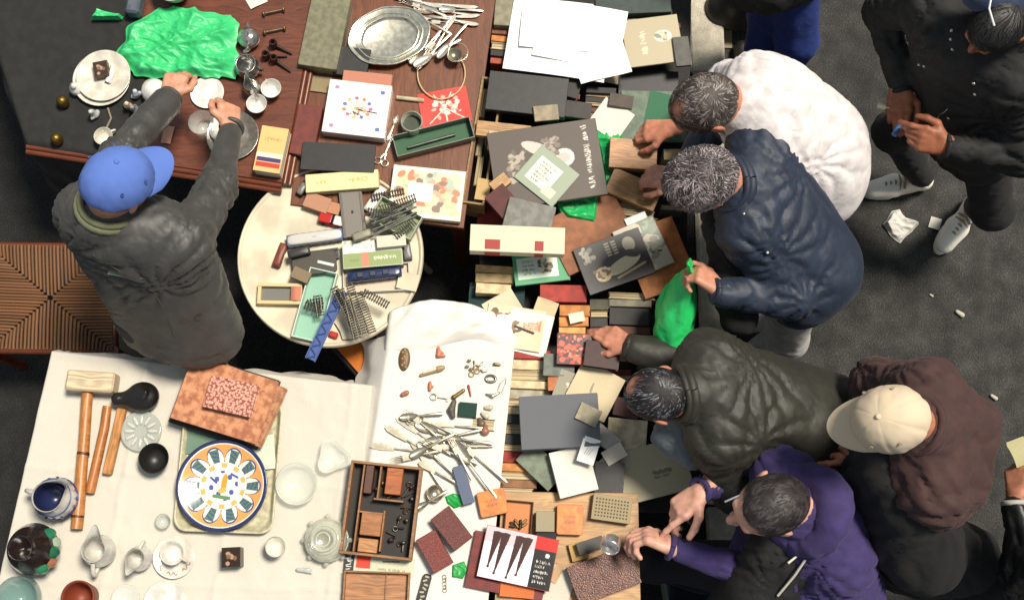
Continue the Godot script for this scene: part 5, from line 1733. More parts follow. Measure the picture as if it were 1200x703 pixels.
func books() -> void:
	var B := 0.6
	var cream := Color(0.8, 0.72, 0.56)
	var tan := Color(0.68, 0.55, 0.36)
	var dark := Color(0.13, 0.12, 0.11)
	var red := Color(0.58, 0.14, 0.09)
	var ora := Color(0.72, 0.46, 0.2)
	var brn := Color(0.36, 0.2, 0.11)
	run(626, 410, -0.12, 62, 2, 0.14, B, [[red, 11, true, "red"], [cream, 13, true, "cream"], [Color(0.74, 0.68, 0.55), 12, false, "buff"], [cream, 10, true, "pale"], [Color(0.62, 0.6, 0.52), 12, true, "grey"], [tan, 9, false, "tan"], [cream, 9, true, "ivory"]], "beside the trinket sheet")
	run(616, 486, -0.1, 56, 2, 0.14, B, [[dark, 11, true, "black"], [cream, 12, false, "cream"], [dark, 12, true, "dark"], [tan, 8, false, "tan"], [red, 14, true, "red"], [ora, 10, true, "orange"], [cream, 9, false, "cream edged"], [Color(0.5, 0.34, 0.2), 10, true, "brown dotted"], [cream, 8, false, "ivory"], [Color(0.74, 0.66, 0.5), 9, true, "buff"], [cream, 8, false, "pale"]], "above the plywood board")
	run(580, 311, 0.0, 46, 3, 0.12, B, [[tan, 9, true, "brown"], [Color(0.7, 0.6, 0.42), 12, true, "tan"], [cream, 13, true, "cream"]], "under the thick white book")
	run(663, 333, 0.0, 62, 1, 0.13, B, [[Color(0.62, 0.16, 0.1), 22, true, "red embossed"]], "under the green booklet")
	run(674, 357, -0.05, 36, 0, 0.12, B, [[ora, 14, true, "orange"], [Color(0.78, 0.5, 0.22), 12, true, "amber"], [Color(0.82, 0.6, 0.32), 11, true, "yellow"]], "under the red embossed book")
	run(704, 350, 0.0, 26, 0, 0.12, B, [[Color(0.3, 0.29, 0.22), 14, true, "olive"], [Color(0.52, 0.44, 0.28), 8, false, "tan edged"], [dark, 12, true, "black"], [tan, 8, false, "tan"]], "below the magazine corner")
	run(742, 343, 0.0, 58, 2, 0.12, B, [[cream, 8, false, "cream"], [Color(0.5, 0.48, 0.4), 9, true, "grey"], [dark, 22, true, "black"], [brn, 10, true, "brown"], [cream, 10, false, "ivory"]], "beneath the orange folder")
	run(764, 12, 0.0, 68, -3, 0.13, B, [[dark, 9, true, "black"], [Color(0.62, 0.58, 0.46), 8, false, "khaki"], [brn, 6, true, "brown"], [Color(0.55, 0.5, 0.4), 7, false, "grey"]], "above the emblem booklet")
	run(708, 102, 0.0, 44, 4, 0.12, B, [[dark, 8, true, "black"], [tan, 4, false, "tan"], [dark, 7, true, "charcoal"], [cream, 4, false, "cream"], [brn, 8, true, "brown"], [Color(0.45, 0.33, 0.2), 6, true, "hazel"]], "below the white papers")
	run(745, 238, 0.2, 44, 6, 0.12, B, [[tan, 8, false, "tan"], [cream, 8, false, "cream"], [Color(0.72, 0.6, 0.36), 7, false, "straw"], [red, 9, true, "red"]], "under the wooden boxes")
	run(594, 20, -0.06, 34, 6, 0.13, B, [[Color(0.42, 0.24, 0.13), 22, true, "brown"], [ora, 8, true, "orange"], [cream, 9, false, "cream"], [dark, 8, true, "black"], [Color(0.62, 0.27, 0.16), 9, true, "russet"]], "left of the white papers")
	run(640, 70, 0.0, 60, 8, 0.12, B, [[brn, 12, true, "brown"], [dark, 8, true, "black"]], "under the white papers")

	# long wooden crate at the edge of the stall, open on top
	var s := S(566, 165, 0.76)
	var cr := P(566, 164, 0.76)
	var c := thing("book_crate", "narrow wooden crate with pale rims at the edge of the book table", "crate", Vector3(cr.x, B + 0.0005, cr.z), 8.5)
	open_box(c, 27 / s, 158 / s, 0.16, 0.008, wood(Color(0.62, 0.5, 0.3), 0.6), wood(Color(0.4, 0.28, 0.15)))
	for k in 3:
		var q := P([567, 563, 561][k], [120, 165, 200][k], 0.72)
		var n := thing("book", ["olive", "grey green", "pale"][k] + " book standing in the narrow wooden crate", "book", Vector3(q.x, B + 0.01, q.z), 98)
		book_parts(n, 0.11, 0.12, 0.022, leather([Color(0.34, 0.33, 0.2), Color(0.45, 0.47, 0.38), Color(0.66, 0.6, 0.45)][k]), Color(0.7, 0.63, 0.48), Basis(Vector3(0, 1, 0), Vector3(0, 0, 1), Vector3(1, 0, 0)), Vector3(0, 0.056, 0), false)
	add_top(566, 164, 27, 158, 8.5, 0.76)

	# flat layers, lowest first
	book(598, 14, 36, 34, 4, 0.03, 0.7, Color(0.5, 0.48, 0.38), "khaki book at the top edge beside the white papers", {"sp": "b", "page": Color(0.76, 0.72, 0.6)})
	book(638, 88, 88, 34, 17, 0.022, B, dark, "black book with bright page edge under the white papers", {"sp": "t", "page": Color(0.88, 0.86, 0.82)})
	book(618, 110, 90, 46, 7, 0.03, B, Color(0.12, 0.12, 0.12), "large black book beside the narrow crate", {"sp": "b", "page": Color(0.8, 0.78, 0.74), "rough": 0.45})
	leaf(718, 62, 36, 42, 12, 0.66, Color(0.72, 0.58, 0.44), "peach envelope between the white papers and the khaki booklet", {"name": "envelope", "cat": "envelope"})
	leaf(719, 82, 30, 34, 10, 0.66, Color(0.72, 0.68, 0.56), "beige paper tucked between the white papers and the black notebook")
	leaf(655, 46, 118, 92, 9, 0.72, Color(0.93, 0.93, 0.92), "wide white paper sheet, lowest of the white papers", {"curl": 0.012})
	leaf(680, 40, 100, 74, 11, 0.72, Color(0.95, 0.95, 0.94), "white paper sheet lying across the middle of the white papers", {"curl": 0.01, "print": "p_sketch"})
	leaf(704, 70, 62, 48, -16, 0.72, Color(0.93, 0.93, 0.91), "small white sheet hanging off the lower corner of the papers", {"curl": 0.014})
	leaf(652, 30, 82, 60, 5, 0.72, Color(0.95, 0.95, 0.95), "topmost white paper sheet of the heap on the books", {"curl": 0.012})
	book(742, 4, 88, 26, -3, 0.03, 0.7, Color(0.12, 0.2, 0.18), "dark green binder lying along the top edge", {"sp": "b", "name": "binder", "cat": "binder"})
	book(765, 48, 66, 58, -8, 0.008, 0.66, Color(0.6, 0.56, 0.44), "khaki booklet with pale oval emblem and script", {"soft": true, "print": "p_khaki", "name": "booklet"})
	book(760, 100, 70, 38, 3, 0.025, 0.64, Color(0.11, 0.11, 0.11), "black notebook with thin white page edge beside the bent greying head", {"sp": "b", "rough": 0.5, "page": Color(0.85, 0.83, 0.8), "name": "notebook", "cat": "notebook"})
	book(768, 136, 78, 62, 1, 0.012, 0.62, Color(0.36, 0.43, 0.36), "sage green folder under the reaching bare arm", {"soft": true, "name": "folder", "cat": "folder"})
	leaf(780, 136, 46, 54, 14, 0.62, Color(0.22, 0.42, 0.31), "deep green card on the sage folder", {"curl": 0.002, "name": "card", "cat": "card"})
	carton("wooden_strip_box", 590, 153, 62, 18, 7, 0.025, 0.62, wood(Color(0.66, 0.5, 0.32)), wood(Color(0.7, 0.54, 0.35)), "tan wooden strip box below the large black book", {"lid": 0.3})
	leaf(600, 167, 54, 22, 6, 0.62, Color(0.78, 0.7, 0.55), "cream paper showing above the dark album")
	leaf(716, 140, 40, 40, 35, 0.64, Color(0.86, 0.84, 0.78), "white card pointing up beside the green plastic", {"name": "card", "cat": "card"})
	# green plastic bag under the album
	var gm := mat(Color(0.12, 0.64, 0.34), 0.42, {"n": "fold_n", "ns": 0.3, "sc": 3.0, "bl": Color(0.02, 0.2, 0.06)})
	crumple("plastic_bag", [[642, 140], [722, 138], [712, 176], [696, 258], [654, 252], [648, 200]], 0.645, 0.05, gm, "crumpled green plastic bag wedged under the dark album", 17)
	add_top(682, 198, 64, 100, 6, 0.69)
	book(641, 192, 126, 92, -8, 0.018, 0.66, Color(0.3, 0.265, 0.235), "large dark brown album with pale figures and script down its edge", {"print": "p_album", "sp": "b", "name": "album", "cat": "album", "prough": 0.5})
	book(641, 206, 56, 50, 40, 0.01, 0.66, Color(0.52, 0.57, 0.49), "sage booklet with cream label lying on the dark album", {"print": "p_sage", "soft": true, "name": "booklet"})
	book(575, 252, 30, 34, 8, 0.05, B, Color(0.52, 0.12, 0.07), "red book beside the crate end", {"sp": "t"})
	carton("wooden_block_box", 586, 214, 22, 15, -40, 0.022, 0.62, wood(Color(0.7, 0.52, 0.3)), wood(Color(0.73, 0.55, 0.33)), "small tan wooden box by the crate end")
	book(590, 236, 34, 26, 50, 0.03, B, Color(0.3, 0.08, 0.06), "maroon book leaning behind the grey book", {"sp": "b"})
	book(620, 256, 54, 40, 14, 0.022, 0.7, Color(0.45, 0.45, 0.42), "plain grey book below the dark album", {"sp": "l", "page": Color(0.8, 0.7, 0.6)})
	var wb := book(606, 280, 106, 30, 2, 0.055, 0.66, Color(0.84, 0.79, 0.67), "thick cream book with red label on its spine", {"sp": "b", "mat": paper(Color(0.85, 0.81, 0.7)), "rough": 0.5, "page": Color(0.8, 0.74, 0.62)})
	for q in [[-0.085, 0.052, "red_label"], [0.075, 0.03, "red_ornament"]]:
		var lb := M.new()
		lb.box(Vector3(q[0], 0.0562, 0.022), Vector3(q[1], 0.0012, 0.034), 0.0003)
		part(wb, q[2], lb, mat(Color(0.56, 0.13, 0.1), 0.6))
		lb = M.new()
		lb.box(Vector3(q[0], 0.0275, 0.0495), Vector3(q[1], 0.044, 0.0012), 0.0003)
		part(wb, q[2], lb, mat(Color(0.56, 0.13, 0.1), 0.6))
	book(634, 314, 64, 36, -7, 0.012, 0.68, Color(0.24, 0.55, 0.37), "green booklet with a small picture on its pale cover", {"soft": true, "print": "p_green", "name": "booklet", "page": Color(0.7, 0.82, 0.74)})
	book(772, 302, 66, 84, -20, 0.01, 0.7, Color(0.68, 0.4, 0.16), "orange brown folder under the photo magazine", {"soft": true, "name": "folder", "cat": "folder"})
	book(692, 272, 92, 72, -26, 0.018, 0.7, Color(0.55, 0.32, 0.15), "brown folder with an orange strip along its lower edge", {"sp": "b", "name": "folder", "cat": "folder"})
	leaf(703, 307, 28, 32, 10, 0.72, Color(0.64, 0.54, 0.36), "tan card poking out under the brown folder", {"name": "card", "cat": "card"})
	book(754, 290, 52, 62, -24, 0.006, 0.72, Color(0.6, 0.57, 0.48), "magazine with a photograph of two people and green leaves", {"soft": true, "print": "p_photo", "name": "magazine", "cat": "magazine", "prough": 0.3})
	book(720, 306, 82, 58, -20, 0.006, 0.72, Color(0.15, 0.14, 0.12), "black and white photo magazine on the orange folder", {"soft": true, "print": "p_mag", "name": "magazine", "cat": "magazine", "prough": 0.3})
	leaf(748, 262, 26, 22, -22, 0.74, Color.WHITE, "small white note on the photo magazines", {"print": "p_note", "name": "note", "curl": 0.002})
	# wooden boxes by the hand
	carton("wooden_box", 743, 222, 62, 32, 24, 0.04, 0.72, wood(Color(0.6, 0.42, 0.24), 0.5), wood(Color(0.66, 0.48, 0.28), 0.5), "worn flat wooden box, the lower of two under the hand", {"lid": 0.4})
	carton("wooden_box", 742, 180, 56, 36, 4, 0.05, 0.72, wood(Color(0.5, 0.32, 0.17), 0.5), wood(Color(0.74, 0.54, 0.35), 0.5), "clean pale wooden box, the upper of two under the hand", {"lid": 0.5})
	crumple("plastic_flap", [[690, 136], [720, 132], [730, 156], [722, 180], [724, 214], [710, 222], [704, 180]], 0.7, 0.035, gm, "green plastic flap sticking out beside the dark album", 27, "bag")
	crumple("plastic_flap", [[652, 238], [676, 226], [704, 224], [698, 262], [664, 256]], 0.735, 0.02, gm, "green plastic flap lying on the brown folder below the album", 28, "bag")
	# teal cloth, paper and map
	var tc := M.new()
	var tq := P(582, 350, 0.66)
	var nz := noise(FastNoiseLite.TYPE_SIMPLEX_SMOOTH, 6.0, 41, 3)
	tc.sheet(16, 12, func(u, v): return Vector3((u - 0.5) * 0.2, 0.012 + 0.012 * nz.get_noise_2d(u, v), (v - 0.5) * 0.1), 0.0015)
	solo("teal_cloth", tc, cloth(Color(0.12, 0.22, 0.22)), "dark teal cloth behind the bunched white cloth", "cloth", tq, 4)
	leaf(590, 362, 40, 34, -30, 0.74, Color(0.82, 0.77, 0.66), "cream paper poking out behind the coloured map", {"curl": 0.01})
	leaf(612, 388, 66, 50, 14, 0.74, Color(0.9, 0.88, 0.84), "white paper under the coloured map", {"curl": 0.012})
	leaf(603, 384, 68, 50, 9, 0.745, Color.WHITE, "coloured picture map lying against the white cloth", {"print": "p_map", "name": "map", "cat": "map", "curl": 0.01})
	book(655, 428, 36, 26, 3, 0.03, 0.68, Color(0.38, 0.4, 0.36), "small dark grey book beside the red patterned book", {"sp": "b"})
	book(676, 409, 46, 36, 2, 0.03, 0.68, Color(0.4, 0.1, 0.07), "book with red rose patterned cover beside the reaching hand", {"print": "p_rose", "sp": "t"})
	book(706, 416, 40, 30, 8, 0.025, 0.66, Color(0.2, 0.07, 0.06), "dark red book under the sleeve of the olive jacket")
	book(655, 450, 24, 16, 0, 0.03, 0.66, Color(0.7, 0.4, 0.2), "small orange book above the grey document box")
	leaf(672, 456, 42, 36, 20, 0.72, Color.WHITE, "khaki card with pale dots", {"print": "p_dots", "name": "card", "cat": "card", "curl": 0.003})
	leaf(696, 458, 54, 56, 28, 0.72, Color(0.8, 0.74, 0.61), "creased cream envelope beside the grey document box", {"name": "envelope", "cat": "envelope", "curl": 0.016})
	book(735, 511, 46, 40, 6, 0.025, 0.68, Color(0.76, 0.71, 0.58), "blank cream book beside the bent dark head", {"sp": "b"})
	book(765, 552, 84, 62, -14, 0.004, 0.68, Color(0.63, 0.6, 0.49), "large khaki card with a small drawing", {"soft": true, "print": "p_card", "name": "card", "cat": "card"})
	book(634, 546, 52, 30, 44, 0.022, 0.72, Color(0.42, 0.46, 0.38), "sage green book wedged beside the white booklet box", {"sp": "b"})
	carton("slide_box", 708, 512, 38, 20, 40, 0.03, 0.7, paper(Color(0.6, 0.6, 0.57)), paper(Color(0.74, 0.73, 0.7)), "pale grey slide box tilted beside the grey document box", {"lid": 0.6})
	carton("film_box", 708, 546, 50, 16, -42, 0.02, 0.7, paper(Color(0.34, 0.36, 0.28)), paper(Color(0.5, 0.52, 0.42)), "slim mottled green box pointing at the blank cream book", {"lid": 0.6})
	book(714, 562, 34, 40, 4, 0.008, 0.66, Color(0.12, 0.11, 0.1), "dark glossy booklet with red foot beside the plywood board", {"soft": true, "rough": 0.25, "name": "booklet"})
	carton("booklet_box", 672, 552, 46, 54, -14, 0.035, 0.72, paper(Color(0.82, 0.8, 0.75)), paper(Color(0.87, 0.85, 0.8)), "white booklet box just above the plywood board", {"lid": 0.85})
	carton("document_box", 656, 494, 92, 62, -3, 0.06, 0.72, paper(Color(0.3, 0.31, 0.32)), paper(Color(0.39, 0.40, 0.42)), "large slate grey document box on the books", {"lid": 0.75, "r": 0.004})
	# more small volumes filling the stall
	run(792, 316, -0.1, 30, 4, 0.12, B, [[cream, 8, false, "ivory"], [tan, 7, true, "tan"], [cream, 9, false, "cream"], [brn, 8, true, "brown"], [Color(0.7, 0.62, 0.45), 9, false, "straw"]], "at the edge beside the orange folder")
	run(722, 408, 0.0, 40, 3, 0.11, B, [[brn, 8, true, "brown"], [tan, 7, false, "tan"], [dark, 9, true, "black"], [Color(0.45, 0.16, 0.1), 8, true, "rust"], [cream, 7, false, "cream"]], "under the reaching olive sleeve")
	run(590, 196, -0.1, 26, 8, 0.08, B, [[red, 9, true, "red"], [ora, 7, true, "orange"], [Color(0.42, 0.1, 0.08), 8, true, "maroon"]], "between the crate and the dark album")
	run(660, 108, 0.0, 46, 6, 0.11, B, [[Color(0.5, 0.2, 0.12), 7, true, "russet"], [cream, 5, false, "cream"], [dark, 8, true, "black"], [Color(0.3, 0.32, 0.3), 7, true, "slate"]], "between the black book and the green plastic")
	run(586, 286, 0.0, 40, 3, 0.05, B, [[Color(0.2, 0.17, 0.14), 7, true, "umber"], [Color(0.3, 0.14, 0.1), 7, true, "chestnut"]], "below the thick cream book")
	run(645, 340, 0.0, 22, 0, 0.1, B, [[Color(0.4, 0.38, 0.3), 7, true, "olive"], [tan, 7, false, "tan"]], "beside the red embossed book")
	book(690, 486, 26, 20, 25, 0.012, 0.74, Color(0.62, 0.58, 0.48), "little buff booklet against the corner of the grey document box", {"soft": true, "name": "booklet"})
	book(735, 478, 30, 22, 12, 0.014, 0.7, Color(0.3, 0.12, 0.09), "little maroon book beside the creased cream envelope", {"sp": "l"})
	leaf(720, 532, 26, 18, -30, 0.72, Color(0.84, 0.82, 0.76), "folded white leaflet near the slim mottled box", {"name": "leaflet", "cat": "leaflet", "curl": 0.008})
	leaf(690, 528, 20, 30, 18, 0.74, Color.WHITE, "small printed card beside the white booklet box", {"print": "p_note", "name": "card", "cat": "card", "curl": 0.004})
	leaf(640, 360, 26, 18, 20, 0.73, Color(0.78, 0.72, 0.58), "cream slip beside the coloured map", {"curl": 0.006})
	leaf(676, 372, 18, 12, -12, 0.74, Color(0.86, 0.83, 0.76), "white slip on the orange books", {"curl": 0.005})
	book(676, 128, 34, 20, 8, 0.012, 0.7, Color(0.17, 0.15, 0.14), "small dark book above the green plastic", {"sp": "b"})
	book(640, 132, 28, 18, -6, 0.012, 0.66, Color(0.55, 0.5, 0.4), "small drab book beside the large black book", {"sp": "b"})
	book(728, 118, 28, 16, 10, 0.012, 0.7, Color(0.25, 0.2, 0.16), "small umber book beside the black notebook", {"sp": "b"})
	book(800, 60, 18, 36, -6, 0.012, 0.62, Color(0.3, 0.29, 0.27), "narrow grey book at the kerb edge of the stall", {"sp": "l"})
	leaf(566, 222, 16, 26, 10, 0.74, Color(0.74, 0.62, 0.42), "tan slip at the end of the narrow crate", {"curl": 0.004})
	fill_gaps()
	# low under the board: a carton and a glass-lidded case by the knees
	carton("paper_carton", 776, 682, 26, 26, -24, 0.1, 0.0, paper(Color(0.62, 0.58, 0.48)), paper(Color(0.66, 0.62, 0.52)), "small buff carton on the ground beside the plywood board", {"lid": 0.3})
	var gl := P(818, 690, 0.22)
	var gc := thing("display_case", "dark glass-topped case with pale rim at the knees of the purple top", "case", Vector3(gl.x, 0.005, gl.z), -8)
	open_box(gc, 0.25, 0.16, 0.215, 0.01, mat(Color(0.5, 0.55, 0.5), 0.4), mat(Color(0.08, 0.09, 0.1), 0.4))
	var pane := M.new()
	pane.box(Vector3(0, 0.209, 0), Vector3(0.228, 0.003, 0.138))
	part(gc, "pane", pane, mat(Color(0.2, 0.26, 0.28), 0.08, {"a": 0.6}))

func ordinal(n: int) -> String:
	var tens := ["", "", "twenty", "thirty", "forty", "fifty"]
	if n < 18: return ORD[n]
	if n == 18: return "nineteenth"
	if (n + 1) % 10 == 0: return ["", "", "twentieth", "thirtieth", "fortieth", "fiftieth"][(n + 1) / 10]
	return tens[(n + 1) / 10] + "-" + ORD[(n + 1) % 10 - 1]

# small worn volumes dropped into the gaps between the larger ones
func fill_gaps() -> void:
	var rg := RandomNumberGenerator.new()
	rg.seed = 2024
	var cols := [["tan", Color(0.62, 0.5, 0.34)], ["brown", Color(0.34, 0.22, 0.14)], ["cream", Color(0.78, 0.71, 0.57)], ["red", Color(0.5, 0.15, 0.1)], ["grey", Color(0.44, 0.43, 0.4)], ["olive", Color(0.36, 0.35, 0.24)], ["buff", Color(0.7, 0.62, 0.46)], ["navy", Color(0.13, 0.15, 0.22)], ["orange", Color(0.66, 0.4, 0.18)]]
	var found := []
	for k in 900:
		var px := rg.randf_range(566, 796)
		var py := rg.randf_range(4, 566)
		var wp := rg.randf_range(24, 44)
		var hp := rg.randf_range(12, 26)
		var ang := rg.randf_range(-25, 25)
		var s := S(px, py, 0.68)
		if peek(px, py, wp / s, hp / s, ang, 0.6) > 0.665: continue
		var t := rg.randf_range(0.025, 0.06)
		add_top(px, py, wp * 0.9, hp * 0.9, ang, 0.6655)
		found.append([px, py, wp, hp, ang, t, rg.randi() % cols.size(), rg.randf() < 0.45])
		if found.size() >= 50: break
	found.sort_custom(func(a, b): return a[1] < b[1])
	for k in found.size():
		var f: Array = found[k]
		var c: Array = cols[f[6]]
		var lb := "small worn %s book in a gap of the stall, %s from the top" % [c[0], ordinal(k)]
		if f[7]: upright(f[0], f[1], f[2], f[3] * 0.6, f[4] * 0.3, 0.1 + 0.03 * (k % 3), 0.6, c[1], lb, k % 2 == 0, "small books in the gaps")
		else:
			var w: float = f[2] / S(f[0], f[1], 0.68)
			var d: float = f[3] / S(f[0], f[1], 0.68)
			var p := P(f[0], f[1], 0.6 + f[5])
			var nd := thing("book", lb, "book", Vector3(p.x, 0.601, p.z), f[4], "small books in the gaps")
			settle(nd, w, d, 0.6)
			book_parts(nd, w, d, f[5], leather(c[1], 0.7), Color(0.78, 0.71, 0.57), Basis(), Vector3(0, f[5] * 0.5, 0), k % 3 == 0)

# a crumpled sheet or bag filling an outline in the picture
func crumple(called: String, outline: Array, base: float, high: float, m: Material, label: String, sd: int, cat := "bag") -> MeshInstance3D:
	var poly := PackedVector2Array()
	var ce := Vector3.ZERO
	for q in outline:
		var p := P(q[0], q[1], base + high * 0.4)
		poly.append(Vector2(p.x, p.z))
		ce += Vector3(p.x, 0, p.z)
	ce /= outline.size()
	ce.y = base
	var nz := noise(FastNoiseLite.TYPE_SIMPLEX, 4.0, sd, 1, FastNoiseLite.FRACTAL_RIDGED)
	var n3 := noise(FastNoiseLite.TYPE_SIMPLEX, 13.0, sd + 1, 2, FastNoiseLite.FRACTAL_RIDGED)
	var n2 := noise(FastNoiseLite.TYPE_CELLULAR, 13.0, sd, 1)
	var mm := M.new()
	var rows := []
	var bot := []
	# ring by ring from the outline to the middle
	var dense := PackedVector2Array()
	for k in poly.size():
		for j in 20: dense.append(poly[k].lerp(poly[(k + 1) % poly.size()], j / 20.0))
	var c2 := Vector2(ce.x, ce.z)
	for r in 41:
		var t := r / 40.0
		var row := PackedVector3Array()
		var rb := PackedVector3Array()
		for k in dense.size():
			var jag := 1.0 + 0.05 * nz.get_noise_2d(dense[k].x * 2.0, dense[k].y * 2.0)
			var q := c2 + (dense[k] - c2) * ((1.0 - t) * lerpf(1.0, jag, pow(1.0 - t, 6.0)))
			var h := (0.3 + 0.5 * nz.get_noise_2d(q.x, q.y) + 0.2 * n3.get_noise_2d(q.x * 0.6 + q.y * 0.4, q.y - q.x * 0.5) + 0.16 * absf(n2.get_noise_2d(q.x, q.y))) * high
			h = maxf(h, 0.0) + high * 0.25
			h *= smoothstep(0.0, 0.18, t) * 0.85 + 0.15
			row.append(Vector3(q.x, h + 0.003, q.y) - Vector3(ce.x, 0, ce.z))
			rb.append(Vector3(q.x, 0.001, q.y) - Vector3(ce.x, 0, ce.z))
		rows.append(row)
		if r == 0: bot.append(rb)
	mm.grid(rows, true, false)
	mm.grid([bot[0], rows[0]], true, false)
	return solo(called, mm, m, label, cat, ce)

# ------------------------------------------------------------ upper left
func sideboard_things() -> void:
	var B := 0.781
	var cream := glaze(Color(0.82, 0.8, 0.74))
	var wht := glaze(Color(0.86, 0.85, 0.82))
	var C := 0.792
	bowl_of(118, 92, 34, C, PLATE, "plate", "plate", "large cream plate, the lower of the stacked pair on black cloth", cream, {"t": 0.012, "seg": 40})
	bowl_of(120, 88, 32, C, PLATE, "plate", "plate", "cream plate holding a little painted box on black cloth", cream, {"t": 0.006, "seg": 40})
	carton("trinket_box", 117, 80, 17, 19, -12, 0.03, C + 0.013, mat(Color(0.6, 0.42, 0.25), 0.4), mat(Color(0.3, 0.22, 0.14), 0.4), "little brown painted box standing on the cream plate", {"print": "p_cube"})
	var st := M.new()
	st.tube([Vector3(0, 0.01, -0.035), Vector3(0.004, 0.012, 0), Vector3(-0.004, 0.01, 0.03)], [0.007, 0.009, 0.012], 10)
	solo("ceramic_stopper", st, wht, "white ceramic stick lying on the cream plate", "ornament", P(129, 88, C + 0.02) - Vector3.UP * 0.006, 8)
	bowl_of(84, 99, 8, C, [Vector2(0, 0), Vector2(0.7, 0), Vector2(1, 0.6), Vector2(0.8, 1.3), Vector2(0.3, 1.6), Vector2(0.5, 2.0), Vector2(0, 2.3)], "ceramic_ornament", "ornament", "small white knobbed ornament beside the stacked plates", wht)
	bowl_of(176, 101, 15, C, [Vector2(0, 0), Vector2(0.6, 0), Vector2(0.95, 0.4), Vector2(1, 0.8), Vector2(0.8, 1.3), Vector2(0.35, 1.6), Vector2(0, 1.65)], "egg_ornament", "ornament", "white egg-shaped china ornament with a dark spot", wht, {"parts": 1})
	for k in 4:
		var q: Array = [[158, 110, "blue dotted white"], [149, 123, "cream and red"], [157, 127, "grey clouded"], [110, 133, "white spotted"]][k]
		var f := M.new()
		f.sdf([[0, Vector3(0, 0.012, 0), Vector3(0.004, 0.03, 0.004), 0.014, 0.011, 0.01], [0, Vector3(0.004, 0.03, 0.004), Vector3(0.006, 0.046, 0), 0.009, 0.009, 0.006], [0, Vector3(-0.012, 0.01, 0.006), Vector3(0.016, 0.012, -0.008), 0.008, 0.007, 0.008]], 0.004)
		solo("figurine", f, glaze([Color(0.7, 0.72, 0.78), Color(0.78, 0.68, 0.56), Color(0.5, 0.5, 0.5), Color(0.7, 0.72, 0.7)][k]), q[2] + " china figurine in the cluster by the stacked plates", "figurine", P(q[0], q[1], C + 0.02) - Vector3.UP * 0.02, k * 50)
	bowl_of(120, 159, 11, C, CUP, "cup", "cup", "cream cup with handle close to the blue cap", cream, {"handle": [-40, 0.3, 0.95, 0.55, 0.12, 0.8]})
	var rb := M.new()
	rb.tube([Vector3(0.02, 0.003, -0.06), Vector3(0.035, 0.004, -0.02), Vector3(0.02, 0.003, 0.02), Vector3(-0.01, 0.003, 0.04)], 0.004, 7, true, 0.5)
	solo("cord", rb, cloth(Color(0.5, 0.46, 0.38)), "pale cord curling on the black cloth beside the cup", "cord", P(118, 145, C))
	for q in [[63, 160, 7, "lower"], [70, 116, 7, "upper"]]:
		bowl_of(q[0], q[1], q[2], C, [Vector2(0, 0), Vector2(0.8, 0), Vector2(1, 0.5), Vector2(0.9, 1.5), Vector2(0.5, 1.9), Vector2(0, 2.0)], "brass_ornament", "ornament", "dull yellow brass knob, the %s of two on the black cloth" % q[3], metal(Color(0.52, 0.42, 0.2), 0.45))
	# green bag spread open
	var gm := mat(Color(0.2, 0.7, 0.42), 0.45, {"n": "fold_n", "ns": 0.3, "sc": 2.4, "bl": Color(0.02, 0.2, 0.06)})
	crumple("plastic_bag", [[144, 48], [150, 30], [178, 10], [214, 6], [276, 20], [278, 52], [274, 90], [232, 88], [196, 92], [160, 88], [132, 62]], 0.795, 0.035, gm, "large green plastic bag spread open on the mahogany table", 5)
	crumple("plastic_bag", [[106, 22], [112, 11], [144, 19], [142, 22]], 0.795, 0.025, gm, "loose corner of green plastic on the black cloth", 6)
	var bk := M.new()
	bk.box(Vector3(0, 0.03, 0), Vector3(0.05, 0.06, 0.09), 0.008)
	solo("camera_case", bk, leather(Color(0.3, 0.33, 0.38)), "blue grey case at the top edge behind the green bag", "case", P(156, 2, C + 0.05) - Vector3.UP * 0.05, 6)
	bowl_of(200, -20, 22, B, CUP, "bowl", "bowl", "white bowl at the top edge behind the green bag", wht)
	# silver and china
	var sil := metal(Color(0.78, 0.77, 0.74), 0.22)
	var tp := bowl_of(288, 38, 13, B, [Vector2(0, 0), Vector2(0.6, 0), Vector2(0.65, 0.1), Vector2(1, 0.6), Vector2(0.95, 1.0), Vector2(0.55, 1.35), Vector2(0.5, 1.4), Vector2(0.2, 1.5), Vector2(0.12, 1.6), Vector2(0.16, 1.75), Vector2(0, 1.85)], "teapot", "teapot", "round silver teapot against the edge of the green bag", sil, {"handle": [-95, 0.4, 1.2, 0.6, 0.1, 0.9]})
	var sp := M.new()
	sp.tube([Vector3(0, 0.02, 0.03), Vector3(-0.005, 0.03, 0.05), Vector3(-0.008, 0.05, 0.062)], [0.011, 0.008, 0.006], 10)
	part(tp, "spout", sp, sil)
	bowl_of(287, 74, 14, B, [Vector2(0, 0), Vector2(0.7, 0), Vector2(1, 0.5), Vector2(1, 1.0), Vector2(0.82, 1.5), Vector2(0.86, 1.6), Vector2(0.76, 1.58), Vector2(0.72, 1.5), Vector2(0.8, 0.6), Vector2(0, 0.3)], "sugar_bowl", "bowl", "dark silver sugar bowl below the teapot", metal(Color(0.66, 0.66, 0.64), 0.25), {"handle": [10, 0.5, 1.2, 0.4, 0.1, 0.95]})
	bowl_of(293, 98, 11, B, JUG, "creamer", "jug", "pear-shaped silver creamer between sugar bowl and white cups", sil, {"warp": lip(250, 0.05, 0.075, 0.03), "handle": [60, 0.5, 1.6, 0.5, 0.1, 0.75]})
	for q in [[317, 103, 12, "nearer the table edge"], [300, 121, 12, "touching the lifted hand"]]:
		bowl_of(q[0], q[1], q[2], B, CUP, "cup", "cup", "white china cup %s" % q[3], wht, {"handle": [-120, 0.35, 0.95, 0.45, 0.1, 0.8]})
	bowl_of(242, 108, 20, B, PLATE, "plate", "plate", "small white plate between the two reaching hands", wht)
